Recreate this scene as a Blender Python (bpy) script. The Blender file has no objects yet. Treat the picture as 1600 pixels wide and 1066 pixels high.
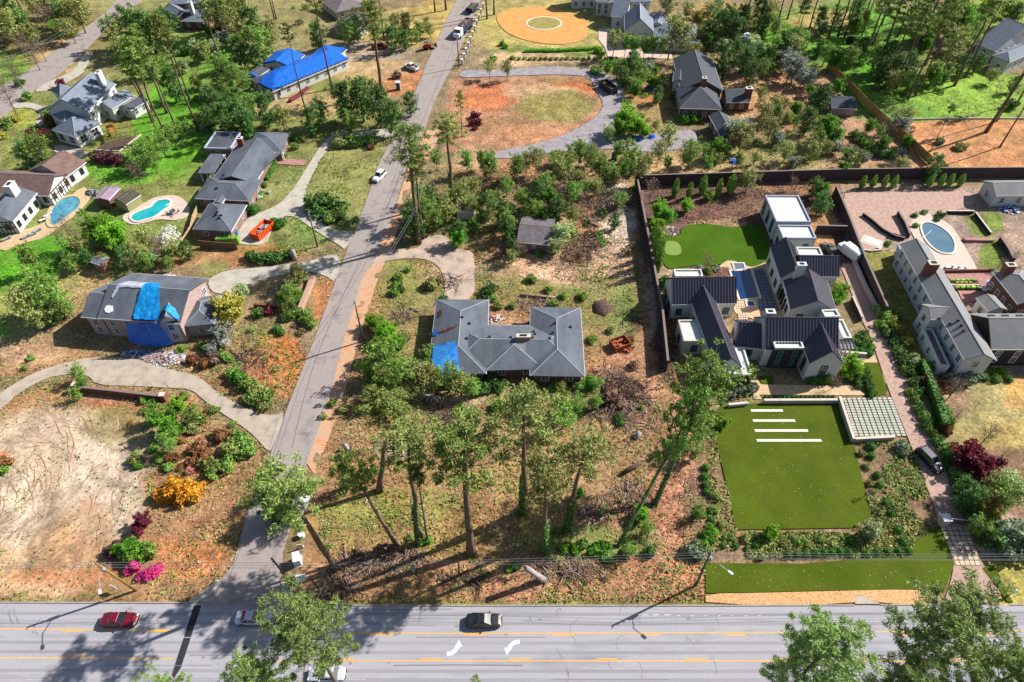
import bpy, math, random
import numpy as np
from mathutils import Vector, Matrix
random.seed(7)
SC = bpy.context.scene
COL = SC.collection
# ------------------------------------------------------------------ camera
CAMH, FOC, PITCH = 94.0, 1067.0, math.radians(46.5)
cam_d = bpy.data.cameras.new('camera'); cam = bpy.data.objects.new('camera', cam_d); COL.objects.link(cam)
cam.location = (0, 0, CAMH); cam.rotation_euler = (math.radians(90) - PITCH, 0, 0)
cam_d.sensor_width = 36; cam_d.lens = 36 * FOC / 1600; cam_d.clip_start = 0.5; cam_d.clip_end = 12000
SC.camera = cam
# ------------------------------------------------------------------ sky, sun, exposure
SUN_AZ, SUN_EL = math.radians(24.5), math.radians(37)
wd = bpy.data.worlds.new('World'); SC.world = wd; wd.use_nodes = True
nt = wd.node_tree; bg = nt.nodes['Background']; sky = nt.nodes.new('ShaderNodeTexSky')
sky.sky_type = 'NISHITA'; sky.sun_disc = False; sky.sun_elevation = SUN_EL; sky.sun_rotation = math.pi/2 - SUN_AZ
nt.links.new(sky.outputs[0], bg.inputs[0]); bg.inputs[1].default_value = 0.068
sd = bpy.data.lights.new('sun', 'SUN'); sun = bpy.data.objects.new('sun', sd); COL.objects.link(sun)
sd.energy = 5.0; sd.angle = math.radians(0.55); sd.color = (1.0, 0.955, 0.88)
sv = Vector((math.cos(SUN_AZ)*math.cos(SUN_EL), math.sin(SUN_AZ)*math.cos(SUN_EL), math.sin(SUN_EL)))
sun.rotation_euler = sv.to_track_quat('Z', 'Y').to_euler(); sun.location = sv*200
SC.view_settings.view_transform = 'Standard'; SC.view_settings.look = 'None'
SC.view_settings.exposure = 0.90; SC.view_settings.gamma = 1.0
try: SC.view_settings.use_curve_mapping = False
except Exception: pass
SC.cycles.max_bounces = 5; SC.cycles.diffuse_bounces = 3; SC.cycles.transparent_max_bounces = 6

# ------------------------------------------------------------------ helpers
sP, cP = math.sin(PITCH), math.cos(PITCH)
def G(px, py, h=0.0):
    """point of the place at height h seen at photo pixel (px,py) of the 1600-wide survey picture"""
    u = (px-800)/FOC; v = (py-533)/FOC
    dx, dy, dz = u, cP - v*sP, -sP - v*cP
    t = (CAMH-h)/-dz
    return Vector((dx*t, dy*t, h))
def PX(x, y, z=0.0):
    q = z-CAMH; zz = y*cP - q*sP; yy = y*sP + q*cP
    return 800+FOC*x/zz, 533-FOC*yy/zz
def ppm(px, py, h=0):
    p = G(px, py, h); return FOC/(p.y*cP-(p.z-CAMH)*sP)
def lin(c):
    return tuple(((v/255)/12.92 if v/255 <= 0.04045 else ((v/255+0.055)/1.055)**2.4) for v in c[:3])
K = 0.70
def alb(c, k=K):
    return tuple(min(0.85, v*k) for v in lin(c))

MATS = {}
def M(name, c1, c2=None, scale=1.0, rough=0.85, bump=0.0, metal=0.0, spec=0.3, raw=False, detail=5, stretch=None, c3=None, fine=0.0, coord='Object'):
    if name in MATS: return MATS[name]
    m = bpy.data.materials.new(name); m.use_nodes = True; n = m.node_tree.nodes; l = m.node_tree.links
    b = n['Principled BSDF']; b.inputs['Roughness'].default_value = rough; b.inputs['Metallic'].default_value = metal
    b.inputs['Specular IOR Level'].default_value = spec
    a1 = c1 if raw else alb(c1); a2 = (c2 if raw else alb(c2)) if c2 else a1
    if c2 or bump or fine:
        tc = n.new('ShaderNodeTexCoord'); mp = n.new('ShaderNodeMapping'); l.new(tc.outputs[coord], mp.inputs[0])
        if stretch: mp.inputs['Scale'].default_value = stretch
        no = n.new('ShaderNodeTexNoise'); no.inputs['Scale'].default_value = scale; no.inputs['Detail'].default_value = detail; no.inputs['Roughness'].default_value = 0.65
        l.new(mp.outputs[0], no.inputs[0])
        cr = n.new('ShaderNodeValToRGB'); cr.color_ramp.elements[0].position = 0.32; cr.color_ramp.elements[1].position = 0.68
        cr.color_ramp.elements[0].color = (*a1, 1); cr.color_ramp.elements[1].color = (*a2, 1)
        if c3:
            e = cr.color_ramp.elements.new(0.52); e.color = (*(c3 if raw else alb(c3)), 1)
        l.new(no.outputs[0], cr.inputs[0]); last = cr.outputs[0]
        if fine:
            n2 = n.new('ShaderNodeTexNoise'); n2.inputs['Scale'].default_value = 4.0; n2.inputs['Detail'].default_value = 4; n2.inputs['Roughness'].default_value = 0.8
            l.new(tc.outputs['Object'], n2.inputs[0])
            mr = n.new('ShaderNodeMapRange'); mr.inputs[1].default_value = 0.3; mr.inputs[2].default_value = 0.7; mr.inputs[3].default_value = 1-fine; mr.inputs[4].default_value = 1+fine
            l.new(n2.outputs[0], mr.inputs[0]); vm = n.new('ShaderNodeVectorMath'); vm.operation = 'SCALE'
            l.new(last, vm.inputs[0]); l.new(mr.outputs[0], vm.inputs['Scale']); last = vm.outputs[0]
        l.new(last, b.inputs['Base Color'])
        if bump:
            bp = n.new('ShaderNodeBump'); bp.inputs['Strength'].default_value = bump; bp.inputs['Distance'].default_value = 0.1
            n3 = n.new('ShaderNodeTexNoise'); n3.inputs['Scale'].default_value = 3.0; n3.inputs['Detail'].default_value = 4
            l.new(mp.outputs[0], n3.inputs[0]); l.new(n3.outputs[0], bp.inputs['Height']); l.new(bp.outputs[0], b.inputs['Normal'])
    else:
        b.inputs['Base Color'].default_value = (*a1, 1)
    MATS[name] = m; return m
def leafM(name, c1, c2, trans=0.27, vary=0.25):
    """foliage: two tones from clump to clump and from leaf to leaf, thin leaves let light through"""
    if name in MATS: return MATS[name]
    m = bpy.data.materials.new(name); m.use_nodes = True; n = m.node_tree.nodes; l = m.node_tree.links
    b = n['Principled BSDF']; b.inputs['Roughness'].default_value = 0.6; b.inputs['Specular IOR Level'].default_value = 0.25
    tc = n.new('ShaderNodeTexCoord'); no = n.new('ShaderNodeTexNoise'); no.inputs['Scale'].default_value = 0.9; no.inputs['Detail'].default_value = 4; no.inputs['Roughness'].default_value = 0.75
    l.new(tc.outputs['Object'], no.inputs[0])
    cr = n.new('ShaderNodeValToRGB'); cr.color_ramp.elements[0].position = 0.35; cr.color_ramp.elements[1].position = 0.65
    cr.color_ramp.elements[0].color = (*alb(c1, .95), 1); cr.color_ramp.elements[1].color = (*alb(c2, .95), 1); l.new(no.outputs[0], cr.inputs[0])
    oi = n.new('ShaderNodeObjectInfo'); hs = n.new('ShaderNodeHueSaturation')
    mr = n.new('ShaderNodeMapRange'); mr.inputs[3].default_value = 1-vary; mr.inputs[4].default_value = 1+vary; l.new(oi.outputs['Random'], mr.inputs[0]); ge = n.new('ShaderNodeNewGeometry'); m3 = n.new('ShaderNodeMapRange'); m3.inputs[3].default_value = .68; m3.inputs[4].default_value = 1.32; l.new(ge.outputs['Random Per Island'], m3.inputs[0]); ml = n.new('ShaderNodeMath'); ml.operation = 'MULTIPLY'; l.new(mr.outputs[0], ml.inputs[0]); l.new(m3.outputs[0], ml.inputs[1]); l.new(ml.outputs[0], hs.inputs['Value'])
    mh = n.new('ShaderNodeMapRange'); mh.inputs[3].default_value = 0.485; mh.inputs[4].default_value = 0.51; l.new(oi.outputs['Random'], mh.inputs[0]); l.new(mh.outputs[0], hs.inputs['Hue'])
    l.new(cr.outputs[0], hs.inputs['Color']); l.new(hs.outputs[0], b.inputs['Base Color'])
    tr = n.new('ShaderNodeBsdfTranslucent'); l.new(hs.outputs[0], tr.inputs['Color']); mx = n.new('ShaderNodeMixShader'); mx.inputs[0].default_value = trans
    l.new(b.outputs[0], mx.inputs[1]); l.new(tr.outputs[0], mx.inputs[2]); l.new(mx.outputs[0], n['Material Output'].inputs[0])
    MATS[name] = m; return m

OFF = {}     # world offset of every object made
def place_in(o, parent):
    if parent is not None:
        o.parent = parent; OFF[o] = OFF[parent]
    else: OFF[o] = Vector(o.location)
class MB:
    def __init__(s): s.v = []; s.f = []
    def add(s, vs, fs):
        n = len(s.v); s.v += [tuple(v) for v in vs]; s.f += [tuple(i+n for i in f) for f in fs]; return s
    def box(s, c, d, rz=0.0, u=None):
        hx, hy, hz = d[0]/2, d[1]/2, d[2]/2; ca, sa = math.cos(rz), math.sin(rz)
        vs = []
        for z in (-hz, hz):
            for x, y in ((-hx,-hy),(hx,-hy),(hx,hy),(-hx,hy)): vs.append((c[0]+x*ca-y*sa, c[1]+x*sa+y*ca, c[2]+z))
        return s.add(vs, [(3,2,1,0),(4,5,6,7),(0,1,5,4),(1,2,6,5),(2,3,7,6),(3,0,4,7)])
    def prism(s, pts, z0, z1):
        n = len(pts)
        a = sum(pts[i][0]*pts[(i+1)%n][1]-pts[(i+1)%n][0]*pts[i][1] for i in range(n))
        if a < 0: pts = pts[::-1]
        vs = [(p[0], p[1], z0) for p in pts] + [(p[0], p[1], z1) for p in pts]
        return s.add(vs, [tuple(range(n-1,-1,-1)), tuple(range(n, 2*n))] + [(i, (i+1)%n, n+(i+1)%n, n+i) for i in range(n)])
    def tube(s, path, rads, n=6):
        path = [Vector(p) for p in path]; vs = []; fs = []
        for i, p in enumerate(path):
            d = (path[min(i+1, len(path)-1)] - path[max(i-1, 0)]).normalized()
            a = d.cross(Vector((0.13, 0.97, 0.2))); a = a.normalized() if a.length > 1e-4 else d.orthogonal().normalized(); b = d.cross(a)
            for k in range(n):
                t = 2*math.pi*k/n; vs.append(p + (a*math.cos(t)+b*math.sin(t))*rads[i])
        for i in range(len(path)-1):
            for k in range(n): fs.append((i*n+k, i*n+(k+1)%n, (i+1)*n+(k+1)%n, (i+1)*n+k))
        fs.append(tuple(range(n-1, -1, -1))); fs.append(tuple((len(path)-1)*n+k for k in range(n)))
        return s.add(vs, fs)
    def mesh(s, name, m, off=(0, 0, 0), smooth=False):
        me = bpy.data.meshes.new(name); ox, oy, oz = off
        me.from_pydata([(x-ox, y-oy, z-oz) for x, y, z in s.v], [], s.f)
        if m: me.materials.append(m)
        if smooth: me.polygons.foreach_set('use_smooth', [True]*len(me.polygons))
        me.update(); return me
    def build(s, name, m, parent=None, smooth=False, kind=None, label=None):
        off = OFF[parent] if parent is not None else (0, 0, 0)
        o = bpy.data.objects.new(name, s.mesh(name, m, off, smooth)); COL.objects.link(o); place_in(o, parent)
        if kind: o['kind'] = kind
        if label: o['label'] = label
        return o
ALL = []     # (object, look, landmark-less label flag, px, py)
def root(name, loc, rz=0.0):
    o = bpy.data.objects.new(name, None); o.empty_display_size = 0.5; COL.objects.link(o); o.location = loc; o.rotation_euler = (0, 0, rz)
    OFF[o] = Vector(loc); return o
def tag(o, label, cat, group=None, auto=None):
    o['category'] = cat; o['label'] = label
    if group: o['group'] = group
    if auto is not None: ALL.append((o, label, auto))
    return o
def struct(o, kind='structure'): o['kind'] = kind; return o
def shared(name, me, parent, loc=(0, 0, 0), rz=0.0, scale=None):
    """an object using a shared mesh; loc is local to the thing"""
    o = bpy.data.objects.new(name, me); COL.objects.link(o); o.parent = parent; o.location = loc; o.rotation_euler = (0, 0, rz)
    if scale: o.scale = scale
    OFF[o] = OFF.get(parent, Vector((0, 0, 0))); return o
def npmesh(name, V, F, mat, smooth=False):
    me = bpy.data.meshes.new(name); V = np.asarray(V, dtype=np.float32); F = np.asarray(F, dtype=np.int32); k = F.shape[1]
    me.vertices.add(len(V)); me.vertices.foreach_set('co', V.ravel())
    me.loops.add(F.size); me.loops.foreach_set('vertex_index', F.ravel())
    me.polygons.add(len(F)); me.polygons.foreach_set('loop_start', np.arange(0, F.size, k, dtype=np.int32))
    me.update(calc_edges=True)
    if mat: me.materials.append(mat)
    if smooth: me.polygons.foreach_set('use_smooth', np.ones(len(F), dtype=bool))
    return me

# ------------------------------------------------------------------ numpy noise
def vnoise(x, y, seed=0):
    xi = np.floor(x).astype(np.int64); yi = np.floor(y).astype(np.int64); fx = x-xi; fy = y-yi
    def h(a, b):
        n = (a*374761393 + b*668265263 + seed*1442695041) & 0xffffffff
        n = ((n ^ (n >> 13))*1274126177) & 0xffffffff
        return ((n ^ (n >> 16)) & 0xffff)/65535.0
    fx = fx*fx*(3-2*fx); fy = fy*fy*(3-2*fy)
    return (h(xi, yi)*(1-fx)+h(xi+1, yi)*fx)*(1-fy) + (h(xi, yi+1)*(1-fx)+h(xi+1, yi+1)*fx)*fy
def fbm(x, y, s, o=4, seed=0):
    r = 0; a = 1; t = 0
    for i in range(o):
        r = r + a*vnoise(x/s, y/s, seed+i*17); t += a; a *= 0.55; s *= 0.5
    return r/t
def inpoly(x, y, P):
    c = np.zeros(x.shape, bool); n = len(P)
    for i in range(n):
        x1, y1 = P[i]; x2, y2 = P[(i+1) % n]
        if y1 == y2: continue
        t = (y1 > y) != (y2 > y)
        c ^= t & (x < (x2-x1)*(y-y1)/(y2-y1)+x1)
    return c
def seglen(x, y, P):
    d = np.full(x.shape, 1e9)
    for (x1, y1), (x2, y2) in zip(P[:-1], P[1:]):
        L = (x2-x1)**2+(y2-y1)**2+1e-9; t = np.clip(((x-x1)*(x2-x1)+(y-y1)*(y2-y1))/L, 0, 1)
        d = np.minimum(d, np.hypot(x-x1-t*(x2-x1), y-y1-t*(y2-y1)))
    return d

# ------------------------------------------------------------------ outlines of paved and laid surfaces (photo survey pixels)
ROAD_N = [(-260,941),(0,942),(300,943),(700,947),(1100,947),(1600,946),(1860,945)]
ROAD_S = [(1900,1150),(1600,1150),(800,1152),(0,1150),(-300,1150)]
STREET_L = [(270,943),(300,941),(338,914),(352,900),(365,880),(381,821),(389,790),(415,745),(424,705),(446,644),(491,530),(534,412),(554,361),(577,300),(589,262),(643,157),(664,106),(700,25),(715,-3),(740,-60),(775,-140)]
STREET_R = [(810,-140),(776,-60),(751,-2),(742,25),(705,106),(679,157),(663,203),(635,262),(614,336),(587,402),(565,437),(537,530),(519,606),(494,682),(481,717),(462,800),(442,860),(438,905),(444,930),(462,945),(495,950)]
POLY = {}
POLY['street_upper_left'] = [(33,119),(106,63),(162,23),(182,0),(210,-60),(260,-60),(226,0),(192,18),(149,62),(118,95),(80,125),(48,144),(20,170),(-60,230),(-60,170)]
D = {}
D['driveway_horseshoe'] = [(447,643),(428,650),(400,646),(342,616),(311,588),(268,578),(215,560),(142,558),(101,567),(51,583),(13,606),(0,615),(-40,640),(-40,675),(0,639),(33,611),(71,591),(109,584),(137,586),(152,602),(203,603),(261,606),(299,608),(319,626),(347,646),(380,667),(400,684),(418,705),(424,703)]
D['driveway_west'] = [(534,411),(524,395),(484,409),(440,414),(400,419),(355,422),(327,435),(325,448),(337,460),(380,458),(395,444),(410,436),(451,427),(480,424),(496,427),(510,432),(523,441)]
D['driveway_loop'] = [(555,361),(540,362),(521,359),(494,344),(478,326),(477,298),(484,280),(494,260),(506,240),(522,225),(545,215),(587,213),(614,217),(618,203),(577,201),(539,206),(520,210),(505,222),(490,245),(476,268),(451,306),(430,323),(405,333),(388,340),(360,372),(372,382),(415,384),(425,358),(440,338),(461,338),(476,349),(506,369),(527,381),(540,391)]
D['driveway_centre'] = [(588,400),(592,394),(618,389),(655,389),(662,372),(680,366),(704,371),(707,388),(730,391),(742,396),(741,474),(694,474),(695,436),(686,417),(671,406),(641,403),(608,407),(580,414),(568,436)]
D['driveway_gravel'] = [(716,122),(722,109),(765,110),(800,108),(863,103),(927,109),(957,119),(977,142),(975,162),(956,190),(968,212),(1010,210),(1050,205),(1086,202),(1091,222),(1050,236),(1010,238),(958,232),(906,236),(870,238),(825,245),(790,248),(760,246),(775,237),(820,229),(858,220),(901,203),(934,182),(944,162),(932,142),(921,119),(870,116),(800,119),(760,120)]
D['driveway_brick'] = [(1311,412),(1324,440),(1344,495),(1362,530),(1387,606),(1418,682),(1463,800),(1466,816),(1491,882),(1484,915),(1474,943),(1575,943),(1532,882),(1514,821),(1499,800),(1466,707),(1443,657),(1418,590),(1387,530),(1375,488),(1336,412)]
D['driveway_brick_link'] = [(1292,568),(1365,553),(1385,600),(1348,570)]
D['entry_path'] = [(1168,588),(1180,588),(1189,601),(1290,603),(1335,603),(1352,618),(1308,618),(1186,617),(1190,624),(1178,624)]
D['driveway_upper_left'] = [(50,144),(75,128),(100,118),(118,108),(130,85),(146,80),(140,95),(128,115),(105,128),(75,142)]
D['driveway_circle'] = [(20,162),(45,160),(68,166),(78,176),(70,192),(55,202),(48,198),(62,182),(60,174),(45,168),(20,170)]
D['garage_apron'] = [(85,225),(126,232),(140,240),(120,250),(85,240)]
D['terrace_tudor'] = [(62,352),(80,340),(100,318),(128,290),(142,300),(140,312),(118,335),(95,352),(70,372),(30,382),(0,395),(0,375),(30,362)]
D['pool_deck_left'] = [(190,343),(194,335),(205,328),(225,318),(240,309),(262,305),(280,306),(293,317),(298,330),(288,342),(270,345),(248,342),(225,349),(205,352)]
D['motor_court'] = [(1316,303),(1335,300),(1515,300),(1528,306),(1520,322),(1445,340),(1424,360),(1418,372),(1390,362),(1376,385),(1358,392),(1342,388),(1322,345)]
D['pool_deck_right'] = [(1421,346),(1446,331),(1475,345),(1489,355),(1507,385),(1525,416),(1528,425),(1476,425),(1455,405),(1440,385),(1425,368)]
D['brick_patio'] = [(1476,427),(1549,425),(1545,440),(1530,452),(1545,462),(1525,470),(1506,474),(1497,455)]
D['path_red'] = [(432,248),(480,250),(476,259),(430,256)]
D['court_white'] = [(935,45),(957,45),(970,50),(985,60),(1000,80),(1050,84),(1050,92),(950,90),(945,74),(935,62)]
D['forecourt_gravel'] = [(775,22),(800,12),(860,10),(900,22),(918,32),(918,60),(895,68),(870,70),(830,66),(795,54),(778,38)]
D['gravel_verge'] = [(1103,928),(1180,927),(1290,924),(1430,921),(1450,926),(1466,944),(1376,944),(1350,931),(1335,930),(1338,945),(1102,945)]
T = {}
T['lawn_turf_main'] = [(1111,655),(1128,632),(1165,631),(1310,628),(1333,690),(1362,808),(1330,825),(1150,828),(1138,770)]
T['lawn_turf_front'] = [(1102,880),(1255,881),(1350,873),(1425,868),(1428,842),(1470,820),(1491,882),(1475,925),(1450,921),(1290,923),(1180,926),(1103,927)]
T['lawn_turf_rear'] = [(1063,354),(1100,349),(1125,353),(1150,356),(1180,352),(1190,350),(1200,380),(1210,405),(1200,408),(1178,418),(1166,416),(1140,405),(1124,415),(1095,414),(1070,417),(1048,421),(1038,415),(1024,385),(1034,370),(1064,370)]
T['lawn_turf_side'] = [(1350,567),(1372,567),(1387,610),(1383,616),(1368,620),(1352,620)]
T['lawn_turf_gate'] = [(1534,888),(1553,880),(1575,930),(1583,941),(1574,941)]
T['lawn_turf_entry'] = [(1187,588),(1206,588),(1209,600),(1189,600)]
PAVED_PX = [('r', ROAD_N+ROAD_S), ('r', STREET_L+STREET_R)] + [('d', v) for v in list(D.values())+list(T.values())+[POLY['street_upper_left']]]

# ------------------------------------------------------------------ ground
LIT=(176,134,98); OLV=(150,148,92); GRN=(112,140,70); VIV=(96,162,40); CLAY=(206,130,82); SAND=(206,186,166); MUL=(112,84,78)
TAN=(200,165,122); DGR=(124,138,66); RED=(178,114,88); PNK=(168,140,128); PALE=(212,176,140); STRAW=(200,150,110)
BASEC=(150,130,98)
Z = [  # kind, geometry, colour, strength
 ('e',(140,120,420,260),OLV,.5), ('e',(200,40,260,60),OLV,.6), ('e',(60,50,120,50),(140,120,80),.7),
 ('p',[(0,330),(0,150),(330,90),(560,110),(600,200),(560,370),(440,400),(330,400),(150,440),(0,520)],DGR,.6),
 ('e',(270,200,60,70),VIV,.85),('e',(300,110,70,60),VIV,.6),('e',(190,262,60,26),VIV,.8),('e',(50,420,75,65),VIV,1.),('e',(90,400,40,25),VIV,.8),('e',(20,490,50,40),VIV,.7),
 ('e',(30,170,45,26),OLV,.9),('e',(45,185,25,14),(160,160,70),.9),('e',(10,110,40,30),VIV,.6),('e',(90,75,40,30),TAN,.6),
 ('e',(470,360,50,26),GRN,.6),('e',(445,320,30,50),OLV,.8),('e',(545,280,70,80),OLV,.8),('e',(215,350,60,30),GRN,.5),('e',(150,345,30,60),GRN,.4),
 ('e',(480,165,70,22),TAN,.7),('e',(580,110,60,30),TAN,.7),('e',(630,130,40,20),CLAY,.7),('e',(640,40,90,30),(190,165,100),.8),('e',(690,30,50,35),(190,165,100),.8),('e',(560,80,90,14),(180,165,150),.7),
 ('e',(60,480,70,40),TAN,.4),('e',(120,440,50,25),TAN,.6),('e',(380,400,100,14),CLAY,.5),('e',(330,420,22,22),OLV,.9),('e',(300,400,70,14),LIT,.8),
 ('e',(430,570,44,48),(214,130,72),.95),('e',(505,460,18,44),CLAY,.75),('e',(390,535,50,30),OLV,.4),('e',(400,600,50,30),LIT,.8),('e',(350,560,60,40),LIT,.5),('e',(425,590,18,26),CLAY,.7),
 ('e',(60,560,100,26),LIT,.7),('e',(40,540,60,26),PALE,.5),
 ('p',[(-60,650),(110,592),(240,608),(300,615),(340,655),(418,708),(400,800),(360,895),(300,942),(-60,942)],LIT,.95),
 ('e',(90,730,130,90),SAND,.75),('e',(40,880,120,60),PALE,.8),('e',(160,770,70,80),SAND,.8),('e',(220,700,40,40),SAND,.45),('e',(130,850,50,70),STRAW,.45),('e',(300,870,55,40),(210,138,84),.85),('e',(8,720,18,14),CLAY,.9),
 ('e',(205,632,80,13),RED,.7),('e',(180,660,60,28),OLV,.55),('e',(330,800,70,60),LIT,.7),('e',(120,900,100,14),CLAY,.5),('e',(60,934,160,5),DGR,.6),('e',(150,720,30,40),SAND,.6),('e',(30,800,40,60),SAND,.7),
 ('p',[(545,425),(640,395),(1000,280),(1110,640),(1150,830),(1100,945),(455,945),(505,700)],LIT,.9),
 ('e',(600,430,50,40),LIT,.7),('e',(650,445,45,50),OLV,.7),('e',(720,350,40,36),OLV,.8),('e',(800,425,130,22),PALE,.75),('e',(900,420,80,26),(220,178,152),.85),('e',(965,350,28,70),(222,200,178),.9),('e',(950,430,50,50),(214,174,148),.8),
 ('e',(800,455,120,22),DGR,.6),('e',(935,470,70,36),DGR,.7),('e',(620,450,40,50),DGR,.5),('e',(975,500,26,50),GRN,.7),('e',(930,520,40,20),OLV,.5),('e',(640,530,40,60),OLV,.5),('e',(760,640,160,24),OLV,.5),('e',(760,720,160,60),(176,150,96),.6),
 ('e',(620,820,150,50),(160,140,78),.6),('e',(560,900,90,30),STRAW,.5),('e',(780,900,200,30),STRAW,.55),('e',(980,610,60,60),(190,140,110),.7),('e',(1070,760,46,110),(200,142,112),.85),('e',(1020,900,90,36),(200,140,110),.85),('e',(930,740,60,30),(196,158,110),.5),('e',(905,845,80,26),GRN,.8),('e',(565,800,60,26),(140,148,72),.7),('e',(640,790,80,30),(150,146,80),.5),('e',(1000,830,24,30),GRN,.6),('e',(620,600,50,50),(120,130,70),.5),('e',(860,640,100,30),(130,134,76),.5),
 ('e',(800,941,340,5),DGR,.7),('e',(575,640,40,60),LIT,.6),('e',(580,720,30,40),RED,.35),('e',(610,700,30,14),SAND,.6),('e',(720,620,40,12),(220,190,160),.6),
 ('p',[(700,122),(760,118),(870,117),(921,119),(932,142),(944,162),(930,182),(900,203),(820,228),(770,240),(690,236)],(186,136,108),.85),
 ('e',(868,165,60,28),(152,146,84),.85),('e',(760,150,50,24),(206,120,74),.7),('e',(740,200,60,22),(206,150,112),.6),('e',(900,130,30,12),(206,116,70),.7),('e',(820,205,60,12),(206,150,112),.7),('e',(840,140,60,10),PALE,.5),
 ('e',(850,35,120,60),(190,175,105),.8),('e',(850,93,110,10),PALE,.8),('e',(850,80,100,5),GRN,.8),
 ('e',(830,262,140,22),(204,142,104),.7),('e',(1000,265,120,20),TAN,.7),('e',(1240,255,220,22),TAN,.7),('e',(1000,160,60,50),(170,140,95),.7),('e',(1010,135,40,20),CLAY,.4),('e',(740,255,40,20),PALE,.6),
 ('e',(1200,150,70,40),(196,152,112),.8),('e',(1260,160,60,60),(190,140,104),.8),('e',(1330,220,90,40),(186,142,116),.8),('e',(1250,230,60,30),DGR,.5),('e',(1130,230,60,30),OLV,.6),
 ('e',(1130,30,60,30),(190,160,90),.6),('e',(1180,60,80,40),(150,110,80),.6),
 ('e',(1330,60,160,60),VIV,.8),('e',(1430,140,110,60),VIV,.75),('e',(1540,150,110,36),(140,175,70),.9),('e',(1360,110,60,30),VIV,.7),('e',(1290,30,60,20),STRAW,.6),('e',(1450,90,60,40),(140,105,80),.5),
 ('p',[(1410,192),(1560,186),(1660,190),(1660,272),(1440,272),(1420,230)],(206,146,102),.95),('e',(1550,265,120,9),(214,160,100),.8),('e',(1560,30,90,40),(150,175,60),.6),
 ('p',[(995,285),(1312,282),(1330,420),(1290,420),(1200,440),(1010,440),(998,360)],(118,88,80),.95),
 ('e',(1120,330,90,22),(140,98,84),.8),('e',(1120,348,40,10),TAN,.8),('e',(1290,350,20,40),(200,150,100),.9),('e',(1245,292,70,12),(200,150,100),.5),('e',(1030,460,16,80),(190,165,140),.8),('e',(1045,540,20,70),(90,72,60),.9),
 ('p',[(1312,290),(1660,290),(1660,640),(1420,640),(1350,440)],(172,146,132),.9),
 ('p',[(1342,392),(1392,388),(1500,605),(1440,600),(1395,520)],(140,135,66),.95),('e',(1535,352,30,22),DGR,1.),('e',(1548,398,26,22),DGR,1.),
 ('e',(1560,650,90,62),(184,168,112),1.),('e',(1590,622,26,30),(216,160,96),.6),('e',(1500,640,30,40),OLV,.5),('e',(1580,720,60,60),(186,160,96),.9),('e',(1480,620,40,40),(176,140,116),.8),
 ('p',[(1330,690),(1420,688),(1475,820),(1428,842),(1425,868),(1255,881),(1102,880),(1060,780),(1100,690),(1120,640),(1111,655),(1138,770),(1150,828),(1362,815)],(150,118,94),.9),
 ('e',(1400,760,50,70),(128,108,84),.7),('e',(1250,845,180,14),(190,140,100),.8),
 ('p',[(1480,700),(1660,700),(1660,870),(1540,880)],(140,108,92),.8),('e',(1590,910,50,40),(180,165,90),1.),('e',(1570,840,50,40),(188,160,140),.7),
]
def zone_colors(px, py, X, Y):
    c = np.empty(px.shape+(3,)); c[:] = lin(BASEC)
    w1x = (fbm(X, Y, 9, 4, 3)-.5)*46; w1y = (fbm(X, Y, 9, 4, 9)-.5)*34
    w2x = (fbm(X, Y, 3, 3, 23)-.5)*26; w2y = (fbm(X, Y, 3, 3, 29)-.5)*20
    rag = fbm(X, Y, 5, 5, 41)
    for k, g, col, st in Z:
        col = np.array(lin(col))
        if k == 'e':
            cx, cy, rx, ry = g; d = np.hypot((px+w1x*.8+w2x*.6-cx)/rx, (py+w1y*.8+w2y*.6-cy)/ry)
            w = np.clip((1.28-d)/.55, 0, 1); w = w*w*(3-2*w)
            w = np.clip(w*1.5-(rag)*.5-.02, 0, 1)
        else:
            w = (inpoly(px+w1x*.35, py+w1y*.35, g)*1.0 + inpoly(px+w2x*.6, py+w2y*.6, g)*1.0 + inpoly(px-w2x*.25, py-w2y*.2, g)*1.0)/3
        w = (w*st)[..., None]; c = c*(1-w)+col*w
    return c
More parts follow.
